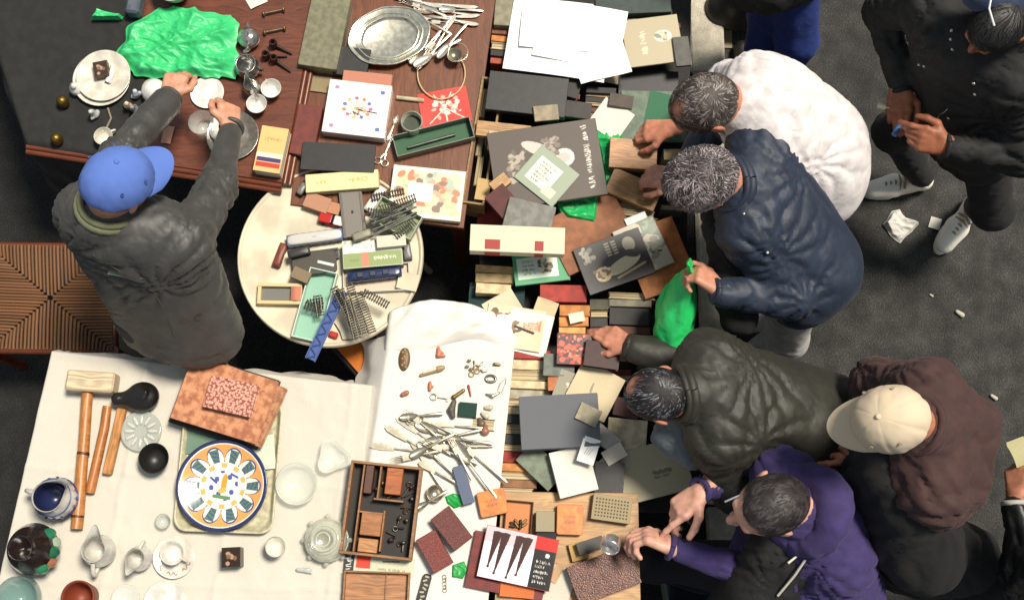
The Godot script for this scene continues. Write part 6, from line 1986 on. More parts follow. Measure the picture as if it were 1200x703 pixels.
	bowl_of(235, 143, 15, B, [Vector2(0, 0), Vector2(0.8, 0), Vector2(1, 1.6), Vector2(0.95, 1.6), Vector2(0.76, 0.15), Vector2(0, 0.12)], "tumbler", "glass", "clear glass tumbler below the small white plate", glass())
	bowl_of(272, 158, 31, B, PLATE, "tray", "tray", "round metal tray under the grey sleeve", metal(Color(0.75, 0.72, 0.66), 0.3))
	bowl_of(262, 150, 18, B, PLATE, "saucer", "saucer", "white saucer lying in the round metal tray", wht)
	book(317, 175, 32, 56, 9, 0.05, B, Color(0.84, 0.66, 0.42), "stack-thick cream pamphlet with blue and red stripes", {"print": "p_stripes", "soft": true, "name": "pamphlet", "page": Color(0.86, 0.83, 0.76)})
	leaf(300, 0, 22, 16, -30, B, Color(0.85, 0.8, 0.78), "white card at the top edge of the mahogany table", {"name": "card", "cat": "card"})
	leaf(196, 158, 12, 22, 10, B, Color(0.76, 0.56, 0.48), "pink card by the bill of the blue cap", {"name": "card", "cat": "card"})
	for k in 2:
		var n := thing("knife_rest", "bone-coloured knife rest, the %s of two near the table edge" % ["upper", "lower"][k], "knife rest", P(321 + k, 15 + k * 22, B) , -14)
		var bar := M.new()
		bar.tube([Vector3(-0.035, 0.012, 0), Vector3(0.035, 0.012, 0)], 0.004, 8)
		part(n, "bar", bar, metal(Color(0.6, 0.52, 0.42), 0.4))
		for s in [-1, 1]:
			var e := M.new()
			e.ell(Vector3(s * 0.037, 0.011, 0), Vector3(0.006, 0.011, 0.011))
			part(n, "end", e, metal(Color(0.6, 0.52, 0.42), 0.4))
	for k in 3:
		var q: Array = [[330, 57, 20, "uppermost"], [322, 66, -8, "middle"], [330, 76, 30, "lowest"]][k]
		var n := thing("tobacco_pipe", "dark brown wooden pipe, %s of three by the table edge" % q[3], "pipe", P(q[0], q[1], B), q[2])
		var bo := M.new()
		bo.lathe([Vector2(0.001, 0), Vector2(0.012, 0.002), Vector2(0.016, 0.018), Vector2(0.013, 0.036), Vector2(0.008, 0.036), Vector2(0.008, 0.02), Vector2(0.001, 0.016)], 16, Vector3(-0.03, 0.001, 0))
		part(n, "bowl", bo, wood(Color(0.22, 0.1, 0.06), 0.35))
		var sm := M.new()
		sm.tube([Vector3(-0.024, 0.012, 0), Vector3(0.005, 0.011, 0.004), Vector3(0.045, 0.006, 0.008)], [0.008, 0.005, 0.0035], 8)
		part(n, "stem", sm, mat(Color(0.12, 0.08, 0.06), 0.3))

func second_table_things() -> void:
	var B := 0.7505
	carton("tin_box", 380, 36, 46, 92, 9, 0.06, B, mat(Color(0.36, 0.35, 0.27), 0.5), mat(Color(0.44, 0.43, 0.33), 0.45, {"tx": "mottle", "sc": 5.0}), "olive grey tin box between the two wooden tables", {"lid": 0.3, "r": 0.006})
	leaf(368, 98, 40, 20, 8, B, Color(0.55, 0.49, 0.37), "tan card below the olive tin box", {"name": "card", "cat": "card"})
	book(358, 152, 28, 62, 9, 0.04, B, Color(0.4, 0.13, 0.08), "dark red album beside the flowered tile box", {"sp": "r", "name": "album", "cat": "album"})
	carton("black_case_or_shade", 396, 184, 86, 34, 3, 0.01, 0.7505, leather(Color(0.09, 0.09, 0.09)), leather(Color(0.1, 0.1, 0.1)), "flat black slab standing in for the shaded gap below the flowered tile box", {"lid": 0.4, "r": 0.004})  # added black slab: stands for the shaded gap before the round table
	carton("black_case_or_shade", 412, 72, 40, 36, 8, 0.03, 0.7505, leather(Color(0.08, 0.08, 0.08)), leather(Color(0.09, 0.09, 0.09)), "flat black slab under the rim of the oval tray", {"lid": 0.4})  # plain black slab set below the tray rim
	carton("pink_box", 430, 92, 58, 16, 6, 0.045, B, paper(Color(0.66, 0.42, 0.34)), paper(Color(0.72, 0.48, 0.39)), "salmon pink box behind the flowered tile box")
	carton("tile_box", 418, 127, 74, 66, 7, 0.05, B, mat(Color(0.8, 0.75, 0.68), 0.4), mat(Color(0.85, 0.82, 0.78), 0.3), "square white box with a painted flower spray on its lid", {"print": "p_tile", "lid": 0.5, "prough": 0.25})
	# oval silver tray
	var s := S(456, 42, 0.78)
	var tn := P(456, 42, 0.78)
	var tr := thing("oval_tray", "oval silver tray with beaded rim beside the cutlery", "tray", Vector3(tn.x, rest(456, 42, 0.2, 0.14, -14, 0.025, B), tn.z), -14)
	var sil := metal(Color(0.9, 0.88, 0.8), 0.26)
	var ax := 49.0 / s
	var ratio := 0.75
	var b := M.new()
	b.lathe([Vector2(0.001, 0.002), Vector2(ax * 0.6, 0.002), Vector2(ax * 0.66, 0.008), Vector2(ax * 0.72, 0.02), Vector2(ax * 0.96, 0.028), Vector2(ax, 0.03), Vector2(ax * 0.98, 0.033), Vector2(ax * 0.95, 0.0315), Vector2(ax * 0.73, 0.024), Vector2(ax * 0.68, 0.014), Vector2(ax * 0.62, 0.006), Vector2(0.001, 0.005)], 64, Vector3.ZERO, Basis(), func(p, a): return Vector3(p.x * (1.0 + 0.012 * cos(a * 8.0)), p.y, p.z * ratio * (1.0 + 0.012 * cos(a * 8.0))))
	part(tr, "dish", b, sil)
	for rr in [0.975, 0.8, 0.7]:
		var rm := M.new()
		var pts := []
		for k in 65:
			var a := TAU * k / 64.0
			pts.append(Vector3(cos(a) * ax * rr, [0.034, 0.0275, 0.0215][[0.975, 0.8, 0.7].find(rr)], sin(a) * ax * rr * ratio) * Vector3(1.0 + 0.012 * cos(a * 8.0), 1, 1.0 + 0.012 * cos(a * 8.0)))
		rm.tube(pts, 0.0032, 6, false)
		part(tr, "rim", rm, sil)
	# cutlery heap
	var list := [["table_fork", 502, 4, 70, 6], ["table_knife", 522, 6, 78, 4], ["table_spoon", 520, 14, 72, 8], ["table_knife", 528, 20, 70, -4], ["table_fork", 524, 26, 66, 3], ["table_knife", 532, 24, 60, 10], ["table_fork", 512, 44, 62, -58], ["table_spoon", 502, 52, 66, -50], ["table_knife", 520, 40, 58, -62], ["table_fork", 508, 60, 60, -48], ["table_spoon", 512, 62, 64, -32], ["table_spoon", 530, 48, 56, -52], ["table_fork", 498, 10, 56, 22], ["table_knife", 490, 2, 60, 12], ["table_spoon", 540, 12, 52, 2], ["table_fork", 506, 28, 54, 30]]
	for q in list:
		cutlery(q[0], q[1], q[2], q[3], q[4] + (180.0 if q[0] == "table_knife" else 0.0), B, "silver %s in the heap beside the oval tray, %s from its upper left" % [q[0].replace("table_", ""), ORD[rank(list, q)]], "cutlery heaped beside the oval tray", metal(Color(0.93, 0.9, 0.83), 0.3))
	var wire := mat(Color(0.72, 0.62, 0.46), 0.5)
	var lp := M.new()
	var pts := []
	for k in 30:
		var a := deg_to_rad(-70.0 + k * 320.0 / 29.0)
		pts.append(P(517 + cos(a) * 28, 86 + sin(a) * 30, B + 0.012) - P(517, 86, B))
	lp.tube(pts, 0.0028, 6)
	solo("cord", lp, wire, "thin tan cord looped over the red card", "cord", P(517, 86, B))
	var sn := thing("tea_strainer", "silver tea strainer on top of the cutlery heap", "strainer", P(533, 66, B + 0.03))
	var sb := M.new()
	sb.lathe([Vector2(0.001, 0), Vector2(0.016, 0.002), Vector2(0.026, 0.012), Vector2(0.029, 0.014), Vector2(0.025, 0.0135), Vector2(0.015, 0.004), Vector2(0.001, 0.002)], 24)
	part(sn, "bowl", sb, metal(Color(0.55, 0.52, 0.45), 0.4))
	var sh := M.new()
	ring(sh, Vector3(0.012, 0.014, -0.01), Vector3.UP, 0.036, 0.0018)
	part(sn, "wire_loop", sh, sil)
	var stk := M.new()
	stk.tube([Vector3(-0.05, 0.008, 0), Vector3(0.05, 0.008, 0.006)], 0.008, 10)
	solo("roller", stk, glaze(Color(0.72, 0.68, 0.56)), "pale ivory roller lying beside the red card", "roller", P(481, 116, B), 3)
	leaf(521, 126, 58, 44, -11, B, Color.WHITE, "red card with white floral print under the cord loop", {"print": "p_red", "name": "card", "cat": "card", "curl": 0.004})
	var rc := bowl_of(482, 142, 13, B, [Vector2(0, 0), Vector2(0.9, 0), Vector2(1, 0.2), Vector2(1, 1.2), Vector2(0.86, 1.2), Vector2(0.86, 0.3), Vector2(0, 0.3)], "napkin_ring", "ring", "pale ring-shaped pot with dark green inside", glaze(Color(0.7, 0.7, 0.62)), {"parts": 1})
	var dk := M.new()
	dk.lathe([Vector2(0.001, 0.02), Vector2(0.033, 0.02)], 24)
	part(rc, "filling", dk, mat(Color(0.14, 0.18, 0.1), 0.5))
	var mb := P(508, 161, B + 0.03)
	var bx := thing("pen_box", "open grey metal box lined with green beside the red card", "box", Vector3(mb.x, B + 0.0006, mb.z), -15)
	var sc := S(508, 161, B + 0.03)
	open_box(bx, 94 / sc, 27 / sc, 0.042, 0.004, mat(Color(0.46, 0.46, 0.42), 0.35, {"m": 0.3}), mat(Color(0.12, 0.3, 0.18), 0.6))
	var pen := M.new()
	pen.tube([Vector3(-0.1, 0.012, 0.008), Vector3(0.08, 0.012, 0.002)], 0.0055, 8)
	solo("pen", pen, metal(Color(0.6, 0.6, 0.55)), "slim silver pen lying in the green-lined metal box", "pen", Vector3(mb.x, B + 0.001, mb.z), -15)
	add_top(508, 161, 94, 27, -15, B + 0.042)
	cutlery("table_spoon", 460, 150, 34, 110, B, "short silver spoon between the tile box and the metal box", "", sil)
	var scn := thing("scissors", "small steel scissors pointing at the round table", "scissors", P(452, 178, B), 112)
	for k in [-1, 1]:
		var bl := M.new()
		bl.tube([Vector3(-0.07, 0.003, 0.004 * k), Vector3(0, 0.003 + 0.001 * k, 0), Vector3(0.028, 0.003, -0.008 * k)], [0.001, 0.004, 0.003], 6, true, 0.4)
		part(scn, "blade", bl, sil)
		var lo := M.new()
		ring(lo, Vector3(0.042, 0.004, -0.014 * k), Vector3.UP, 0.012, 0.0026)
		part(scn, "finger_loop", lo, sil)
	carton("picture_box", 500, 226, 86, 62, 6, 0.03, B, paper(Color(0.72, 0.64, 0.5)), paper(Color(0.82, 0.77, 0.66)), "flat box with a painted picture and blank white note", {"print": "p_picture", "lid": 0.7})

# ------------------------------------------------------------ toys on the round table
func wagon(called: String, label: String, px: float, py: float, L: float, W: float, H: float, ang: float, base: float, body: Material, roof: Material, wins: int, y_extra := 0.0) -> Node3D:
	var p := spot(px, py, L * 330, W * 330, ang, H, base + y_extra)
	var o := thing(called, label, "toy train", p, ang)
	var b := M.new()
	b.box(Vector3(0, 0.014 + (H - 0.02) * 0.5, 0), Vector3(L, H - 0.024, W), 0.003)
	part(o, "body", b, body)
	var r := M.new()
	r.ell(Vector3(0, H - 0.01, 0), Vector3(L * 0.5 - 0.001, 0.008, W * 0.48), Basis(), 20, 6, func(q, a): return Vector3(signf(q.x) * pow(absf(q.x), 0.35), q.y, signf(q.z) * pow(absf(q.z), 0.5)))
	part(o, "roof", r, roof)
	for k in wins:
		for s in [-1, 1]:
			var w := M.new()
			w.box(Vector3(lerpf(-L * 0.4, L * 0.4, (k + 0.5) / wins), H * 0.6, s * (W * 0.5 + 0.0003)), Vector3(L * 0.45 / wins, H * 0.28, 0.001))
			part(o, "window", w, mat(Color(0.07, 0.07, 0.08), 0.2))
	for k in 4:
		for s in [-1, 1]:
			var w := M.new()
			w.lathe([Vector2(0.001, -0.0015), Vector2(0.0068, -0.0015), Vector2(0.0068, 0.0015), Vector2(0.001, 0.0015)], 14, Vector3([-0.4, -0.26, 0.26, 0.4][k] * L, 0.007, s * W * 0.38), Basis(Vector3.RIGHT, PI / 2))
			part(o, "wheel", w, metal(Color(0.3, 0.3, 0.3), 0.4))
	return o

func track(px: float, py: float, lp: float, ang: float, base: float, label: String, group := "", curve := 0.0) -> void:
	var L := lp / S(px, py, base)
	var p := spot(px, py, lp, 14, ang, 0.006, base)
	var o := thing("toy_track", label, "toy track", p, ang, group)
	for s in [-1, 1]:
		var r := M.new()
		var pts := []
		for k in 7:
			var t := k / 6.0
			pts.append(Vector3((t - 0.5) * L, 0.0045, s * 0.0085 + curve * (t - 0.5) * (t - 0.5) * 4.0))
		r.tube(pts, 0.0016, 5)
		part(o, "rail", r, metal(Color(0.5, 0.47, 0.4), 0.35))
	var n := int(L / 0.009)
	for k in n:
		var t := (k + 0.5) / n
		var sl := M.new()
		sl.box(Vector3((t - 0.5) * L, 0.0017, curve * (t - 0.5) * (t - 0.5) * 4.0), Vector3(0.0045, 0.0032, 0.03))
		part(o, "sleeper", sl, mat(Color(0.09, 0.085, 0.08), 0.7))

func toy_table_things() -> void:
	var B := 0.7405
	var wht := paper(Color(0.84, 0.83, 0.78))
	carton("card_box", 401, 212, 86, 22, -4, 0.05, B, paper(Color(0.74, 0.64, 0.36)), paper(Color(0.82, 0.78, 0.58)), "long cream cardboard box at the far rim of the round table", {"two_tone": 1, "print": "p_box", "lid": 0.8})
	carton("card_box", 371, 237, 30, 19, 20, 0.035, B, paper(Color(0.62, 0.44, 0.35)), paper(Color(0.68, 0.5, 0.4)), "pinkish brown box below the long cream box")
	carton("card_box", 391, 244, 14, 14, 15, 0.03, B, paper(Color(0.6, 0.38, 0.27)), paper(Color(0.7, 0.5, 0.37)), "small tan box between the pinkish box and the grey case")
	# dark motor beside the cream box
	wagon("toy_locomotive", "dark toy engine half hidden behind the cream box", 354, 222, 0.05, 0.026, 0.04, -60, B, mat(Color(0.12, 0.12, 0.12), 0.4), mat(Color(0.4, 0.4, 0.38), 0.4), 2)
	# red car
	var cp := spot(389, 258, 32, 16, 14, 0.03, B)
	var car := thing("toy_car", "red and white toy fire engine beside the grey case", "toy car", cp, 14)
	var cb := M.new()
	cb.box(Vector3(0, 0.013, 0), Vector3(0.095, 0.016, 0.04), 0.005)
	cb.box(Vector3(-0.024, 0.0265, 0), Vector3(0.045, 0.0105, 0.036), 0.003)
	part(car, "body", cb, mat(Color(0.66, 0.1, 0.07), 0.25, {"cc": 0.6}))
	var cw := M.new()
	cw.box(Vector3(0.026, 0.0255, 0), Vector3(0.036, 0.009, 0.034), 0.003)
	part(car, "white_bed", cw, mat(Color(0.8, 0.79, 0.76), 0.3))
	var cs := M.new()
	cs.box(Vector3(0.003, 0.027, 0), Vector3(0.01, 0.008, 0.032), 0.002)
	part(car, "windscreen", cs, mat(Color(0.08, 0.08, 0.09), 0.1))
	for q in [[-0.03, -1], [-0.03, 1], [0.03, -1], [0.03, 1]]:
		var w := M.new()
		w.lathe([Vector2(0.001, -0.003), Vector2(0.008, -0.003), Vector2(0.008, 0.003), Vector2(0.001, 0.003)], 14, Vector3(q[0], 0.008, q[1] * 0.019), Basis(Vector3.RIGHT, PI / 2))
		part(car, "wheel", w, mat(Color(0.08, 0.08, 0.08), 0.6))
	var gc := carton("grey_case", 413, 249, 27, 60, -8, 0.035, B, mat(Color(0.3, 0.29, 0.27), 0.5), mat(Color(0.43, 0.41, 0.38), 0.5), "long grey plastic case standing out from the cream box", {"lid": 0.4})
	for k in [[0.0, 0.0, 0.007, 0.011, "latch", Color(0.1, 0.1, 0.1)], [-0.034, 0.0, 0.006, 0.17, "ridge", Color(0.38, 0.36, 0.33)], [0.034, 0.0, 0.006, 0.17, "ridge", Color(0.38, 0.36, 0.33)]]:
		var r := M.new()
		r.box(Vector3(k[0], 0.0365, k[1]), Vector3(k[2], 0.003, k[3]), 0.001)
		part(gc, k[4], r, mat(k[5], 0.5))
	wagon("toy_wagon", "long blue toy railway coach with pale roof", 369, 279, 0.2, 0.042, 0.045, -8, B, mat(Color(0.33, 0.38, 0.5), 0.35), mat(Color(0.7, 0.7, 0.68), 0.4), 6)
	wagon("toy_wagon", "small rust brown toy goods wagon alone on the bare tabletop", 328, 299, 0.088, 0.03, 0.032, 108, B, mat(Color(0.38, 0.16, 0.1), 0.5), mat(Color(0.42, 0.2, 0.13), 0.5), 0)
	wagon("toy_wagon", "white and black toy van beside the tray of rails", 440, 234, 0.105, 0.036, 0.04, -58, B, mat(Color(0.68, 0.68, 0.64), 0.4), mat(Color(0.8, 0.79, 0.74), 0.4), 3)
	# girder bridge in dark metal
	lattice("toy_girder", "dark grey toy girder below the blue coach", 373, 300, 0.145, 0.034, 0.022, -8, B, mat(Color(0.26, 0.26, 0.27), 0.45))
	carton("dark_tray", 368, 308, 52, 26, -6, 0.012, B, mat(Color(0.16, 0.15, 0.13), 0.5), mat(Color(0.22, 0.2, 0.16), 0.5), "flat dark tray under the toy girder", {"r": 0.012})
	# tray of rails
	var tq := spot(464, 256, 56, 30, 30, 0.04, B)
	var tray := thing("rail_tray", "tilted pale green tray heaped with toy rails", "tray", tq, 28)
	open_box(tray, 0.165, 0.095, 0.032, 0.003, paper(Color(0.72, 0.75, 0.66)), paper(Color(0.55, 0.6, 0.46)))
	for k in 8:
		var r := M.new()
		var a := -0.75 + 0.09 * sin(k * 2.7)
		r.box(Vector3(-0.02 + 0.005 * k, 0.037 + 0.0045 * (k % 4), -0.024 + 0.008 * k), Vector3(0.17, 0.0035, 0.006), 0.001, Basis(Vector3.UP, -a + 0.2))
		solo("toy_rail", r, metal(Color(0.42, 0.42, 0.4), 0.35), "loose grey toy rail heaped on the pale green tray", "toy rail", tq, 28, "rails heaped on the pale green tray")
	carton("kit_box", 436, 296, 70, 34, -5, 0.055, B, paper(Color(0.5, 0.56, 0.35)), paper(Color(0.78, 0.79, 0.72)), "green and white model kit box with an orange band", {"two_tone": 1, "print": "p_kit", "lid": 0.2})
	var lq := spot(441, 326, 80, 36, -3, 0.02, B)
	var lt := thing("loco_tray", "shallow white cardboard tray holding the blue locomotive", "tray", lq, -3)
	open_box(lt, 0.235, 0.1, 0.022, 0.003, wht, paper(Color(0.8, 0.74, 0.66)))
	var loco := wagon("toy_locomotive", "dark blue toy locomotive lying in its white tray", 439, 322, 0.19, 0.036, 0.046, -7, B + 0.004, mat(Color(0.1, 0.14, 0.26), 0.3), mat(Color(0.13, 0.17, 0.3), 0.3), 5)
	loco.position = lq + Vector3(-0.004, 0.004, -0.008)
	for k in 3:
		var fn := M.new()
		fn.box(Vector3(-0.05 + k * 0.045, 0.047, 0), Vector3(0.022, 0.006, 0.018), 0.002)
		part(loco, "roof_vent", fn, mat(Color(0.16, 0.18, 0.24), 0.4))
	wagon("toy_wagon", "grey toy tank wagon behind the model kit box", 477, 295, 0.06, 0.03, 0.035, 80, B, mat(Color(0.34, 0.34, 0.33), 0.4), mat(Color(0.4, 0.4, 0.4), 0.4), 0)
	# window box
	var wq := spot(328, 345, 54, 26, 1, 0.03, B)
	var wb := thing("window_box", "cream box with a grey window beside the mint box", "box", wq, 1)
	open_box(wb, 0.155, 0.075, 0.03, 0.012, paper(Color(0.82, 0.74, 0.56)), paper(Color(0.45, 0.45, 0.42)))
	var fl := M.new()
	fl.sheet(6, 4, func(u, v): return Vector3(0.04 + u * 0.035, 0.03 + 0.008 * sin(u * 3.0), (v - 0.5) * 0.05), 0.001)
	part(wb, "flap", fl, paper(Color(0.74, 0.47, 0.38)))
	# mint box
	var mq := spot(369, 358, 36, 84, 13, 0.04, B)
	var mb := thing("long_tray", "long mint green open box near the rim of the round table", "box", mq, 13)
	open_box(mb, 0.1, 0.255, 0.04, 0.004, paper(Color(0.78, 0.86, 0.8)), paper(Color(0.55, 0.72, 0.63)))
	var ft := M.new()
	ft.sheet(4, 4, func(u, v): return Vector3((u - 0.5) * 0.06, 0.036 - 0.004 * v, -0.128 - (1.0 - v) * 0.03), 0.001)
	part(mb, "end_flap", ft, paper(Color(0.84, 0.88, 0.84)))
	for k in 3:
		track(369 + [0, -2, 4][k], 354 + [0, 6, 4][k], 20 + k * 3, [-10, 15, 80][k], mq.y + 0.005, "short black toy track piece lying in the mint box", "track pieces in the mint box")
	# blue lattice girder hanging over the edge
	lattice("toy_girder", "blue lattice toy girder hanging over the rim of the round table", 382, 381, 0.265, 0.032, 0.02, 113, B + 0.005, mat(Color(0.2, 0.3, 0.52), 0.4))
	for k in 6:
		track([408, 418, 402, 428, 412, 440][k], [366, 362, 358, 366, 374, 350][k], [60, 62, 50, 52, 48, 34][k], [68, 72, 62, 70, 75, 28][k], B, "black toy track in the fan below the locomotive tray, %s laid" % ORD[k], "fan of toy tracks below the locomotive tray")
	wagon("toy_wagon", "short olive toy van lying between grey case and kit box", 424, 276, 0.07, 0.03, 0.034, -20, B, mat(Color(0.36, 0.36, 0.26), 0.45), mat(Color(0.5, 0.49, 0.42), 0.5), 2)
	wagon("toy_wagon", "black toy tender beside the blue coach", 350, 296, 0.08, 0.03, 0.03, -14, B, mat(Color(0.1, 0.1, 0.1), 0.4), mat(Color(0.2, 0.2, 0.2), 0.4), 0)
	carton("card_box", 458, 282, 34, 14, -6, 0.025, B, paper(Color(0.8, 0.78, 0.7)), paper(Color(0.8, 0.78, 0.7)), "small white box behind the model kit box")
	carton("card_box", 352, 322, 22, 14, 24, 0.02, B, paper(Color(0.5, 0.44, 0.34)), paper(Color(0.5, 0.44, 0.34)), "small drab box above the mint box")
	leaf(478, 330, 24, 20, 12, B, Color(0.8, 0.76, 0.66), "cream slip near the rim beside the locomotive tray")
	for k in 4: track([454, 466, 448, 474][k], [228, 238, 250, 268][k], [40, 44, 36, 30][k], [-12, -20, 8, -40][k], B, "grey toy track near the pale green tray, %s laid" % ORD[k], "tracks near the pale green tray")
	var rp := M.new()
	rp.box(Vector3(0, 0.008, 0), Vector3(0.032, 0.016, 0.022), 0.004)
	solo("toy_block", rp, mat(Color(0.62, 0.13, 0.06), 0.35), "little red toy block by the blue girder", "toy", P(391, 393, B), 20)
	var wr := M.new()
	wr.tube([Vector3(-0.02, 0.003, -0.04), Vector3(0.0, 0.006, -0.01), Vector3(0.01, 0.003, 0.02), Vector3(0.045, 0.003, 0.018)], 0.0018, 6)
	solo("wire", wr, mat(Color(0.12, 0.11, 0.1), 0.5), "thin black wire curling beside the red toy block", "wire", P(398, 392, B))
	var ev := M.new()
	ev.sheet(8, 8, func(u, v): return Vector3((u - 0.5) * 0.16, 0.004 + 0.01 * u * v, (v - 0.5) * 0.13), 0.0015)
	var eo := thing("orange_envelope", "orange envelope lying below the round table", "envelope", P(424, 410, 0.56), 48)
	part(eo, "envelope", ev, paper(Color(0.72, 0.4, 0.1)))
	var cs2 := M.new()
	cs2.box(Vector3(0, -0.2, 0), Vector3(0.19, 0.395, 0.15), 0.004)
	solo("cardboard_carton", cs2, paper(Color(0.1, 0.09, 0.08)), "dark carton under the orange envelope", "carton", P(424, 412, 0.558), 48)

func lattice(called: String, label: String, px: float, py: float, L: float, W: float, H: float, ang: float, base: float, m: Material) -> void:
	var p := spot(px, py, L * 300, W * 300, ang, H, base)
	var o := thing(called, label, "toy girder", p, ang)
	for s in [-1, 1]:
		for y in [0.002, H - 0.002]:
			var c := M.new()
			c.box(Vector3(0, y, s * W * 0.5), Vector3(L, 0.004, 0.004))
			part(o, "chord", c, m)
	var n := int(L / 0.022)
	for k in n:
		var x0 := lerpf(-L * 0.5, L * 0.5, float(k) / n)
		var x1 := lerpf(-L * 0.5, L * 0.5, float(k + 1) / n)
		var f := 1.0 if k % 2 else -1.0
		var b := M.new()
		b.tube([Vector3(x0, H - 0.002, -W * 0.5 * f), Vector3(x1, H - 0.002, W * 0.5 * f)], 0.0016, 5)
		part(o, "brace", b, m)
		b = M.new()
		b.tube([Vector3(x0, 0.002, W * 0.5), Vector3(x1, H - 0.002, W * 0.5)], 0.0014, 5)
		part(o, "brace", b, m)
	var d := M.new()
	d.box(Vector3(0, 0.0045, 0), Vector3(L - 0.004, 0.001, W - 0.005))
	part(o, "deck", d, m)

# ------------------------------------------------------------ white tablecloth
func stick(m: M, pts: Array, base: float, r, seg := 12) -> Vector3:
	# pts in picture pixels; returns the thing's base point
	var o := P(pts[0][0], pts[0][1], base)
	var q := []
	for k in pts.size():
		var rr: float = r[k] if r is Array else r
		q.append(P(pts[k][0], pts[k][1], base + (pts[k][2] if pts[k].size() > 2 else 0.012)) - o)
	m.tube(q, r, seg)
	return o

func white_table_things() -> void:
	var B := 0.7525
	# mallet
	var at := P(112, 450, B)
	var ml := thing("wooden_mallet", "long wooden mallet with a pale square head", "mallet", at, 4)
	var hd := M.new()
	hd.box(Vector3(0, 0.035, 0), Vector3(0.165, 0.068, 0.07), 0.006)
	part(ml, "head", hd, wood(Color(0.85, 0.77, 0.63), 0.6, 2.0))
	var hl := M.new()
	var o := stick(hl, [[102, 458, 0.03], [101, 468, 0.026], [97, 530, 0.022], [96, 534, 0.022], [91, 602, 0.02], [89, 620, 0.02]], B, [0.0185, 0.0195, 0.0195, 0.0195, 0.0205, 0.0205])
	var hh := part(ml, "handle", hl, woodz(Color(0.76, 0.5, 0.26), 0.4, 3.0))
	hh.transform = ml.transform.affine_inverse() * Transform3D(Basis(), o)
	for q in [[97, 530, 96.5, 533], [90.5, 604, 90.2, 606.5]]:
		var gr := M.new()
		var go := stick(gr, [[q[0], q[1], 0.022], [q[2], q[3], 0.022]], B, 0.0215)
		var gp := part(ml, "turned_ring", gr, wood(Color(0.3, 0.16, 0.08), 0.5))
		gp.transform = ml.transform.affine_inverse() * Transform3D(Basis(), go)
	var r1 := M.new()
	var ro := stick(r1, [[125, 476, 0.017], [122, 500, 0.017], [106, 572, 0.016], [105, 578, 0.016]], B, [0.0155, 0.0165, 0.0165, 0.0145])
	solo("wooden_rolling_stick", r1, woodz(Color(0.72, 0.45, 0.22), 0.4, 3.0), "round turned wooden stick beside the mallet handle", "stick", ro)
	var r2 := M.new()
	var p0 := P(138, 478, B + 0.03)
	var p1 := P(126, 556, B + 0.03)
	r2.box(Vector3(0, 0.013, 0), Vector3(0.03, 0.026, p0.distance_to(p1)), 0.003)
	var mid := (p0 + p1) * 0.5
	solo("wooden_bar", r2, woodz(Color(0.76, 0.52, 0.28), 0.5, 3.0), "square wooden bar lying next to the turned stick", "bar", Vector3(mid.x, B, mid.z), 9)
	# black gourd-like pot
	var gd := M.new()
	gd.sdf([[1, Vector3(0.02, 0.036, 0), Vector3(0.058, 0.036, 0.052), Basis(), 0.02], [0, Vector3(-0.03, 0.035, 0), Vector3(-0.062, 0.04, 0), 0.02, 0.024, 0.02], [0, Vector3(0.03, 0.07, 0.01), Vector3(0.045, 0.075, -0.01), 0.008, 0.006, 0.01]], 0.006)
	solo("black_gourd", gd, mat(Color(0.1, 0.085, 0.08), 0.3, {"tx": "mottle", "sc": 14.0}), "shiny black gourd-shaped pot at the end of the mallet head", "pot", P(160, 466, B + 0.03) - Vector3.UP * 0.03, -6)
	var gls := bowl_of(164, 505, 24, B, [Vector2(0, 0), Vector2(0.92, 0), Vector2(1, 0.1), Vector2(1, 0.22), Vector2(0.94, 0.26), Vector2(0.86, 0.22), Vector2(0, 0.2)], "glass_coaster", "coaster", "cut glass coaster between the black pot and black cup", mat(Color(0.72, 0.74, 0.7), 0.08, {"a": 0.45}), {"parts": 1, "seg": 40})
	for k in 12:
		var f := M.new()
		var a := k * TAU / 12.0
		f.ell(Vector3(cos(a) * 0.04, 0.015, sin(a) * 0.04), Vector3(0.02, 0.0025, 0.006), Basis(Vector3.UP, -a), 8, 4)
		part(gls, "cut_facet", f, mat(Color(0.85, 0.86, 0.82), 0.08, {"a": 0.5}))
	bowl_of(179, 537, 18, B, CUP, "black_cup", "cup", "plain black cup beside the cut glass coaster", mat(Color(0.1, 0.1, 0.095), 0.45))
	# book stack on the tray
	var tq := P(268, 545, B + 0.02)
	var s := S(268, 545, B + 0.02)
	var tr := thing("enamel_tray", "cream enamel tray under the old books and painted plate", "tray", Vector3(tq.x, B + 0.0003, tq.z), 2)
	var tb := M.new()
	var w := 116 / s
	var d := 156 / s
	var rows := []
	for q in [[0.0, 0.0], [0.86, 0.0], [0.92, 0.004], [0.97, 0.024], [1.0, 0.026], [1.0, 0.03], [0.96, 0.03], [0.91, 0.009], [0.86, 0.005], [0.0, 0.005]]:
		var row := PackedVector3Array()
		for p in round_rect(w, d, 0.045, 8): row.append(Vector3(p.x * q[0], q[1], p.y * q[0]))
		rows.append(row)
	tb.grid(rows, true)
	part(tr, "dish", tb, mat(Color(0.72, 0.7, 0.58), 0.4, {"tx": "mottle", "sc": 6.0}))
	add_top(268, 545, 80, 120, 2, B + 0.008)
	var T := B + 0.008
	leaf(262, 515, 92, 40, 4, T, Color(0.4, 0.5, 0.43), "sea green paper between old books and painted plate", {"t": 0.004})
	leaf(292, 532, 60, 40, -6, T, Color(0.78, 0.82, 0.74), "pale mint paper under the painted plate", {"t": 0.004})
	book(262, 470, 108, 84, 17, 0.03, T, Color(0.11, 0.1, 0.1), "black leather book at the bottom of the old book stack", {"sp": "l"})
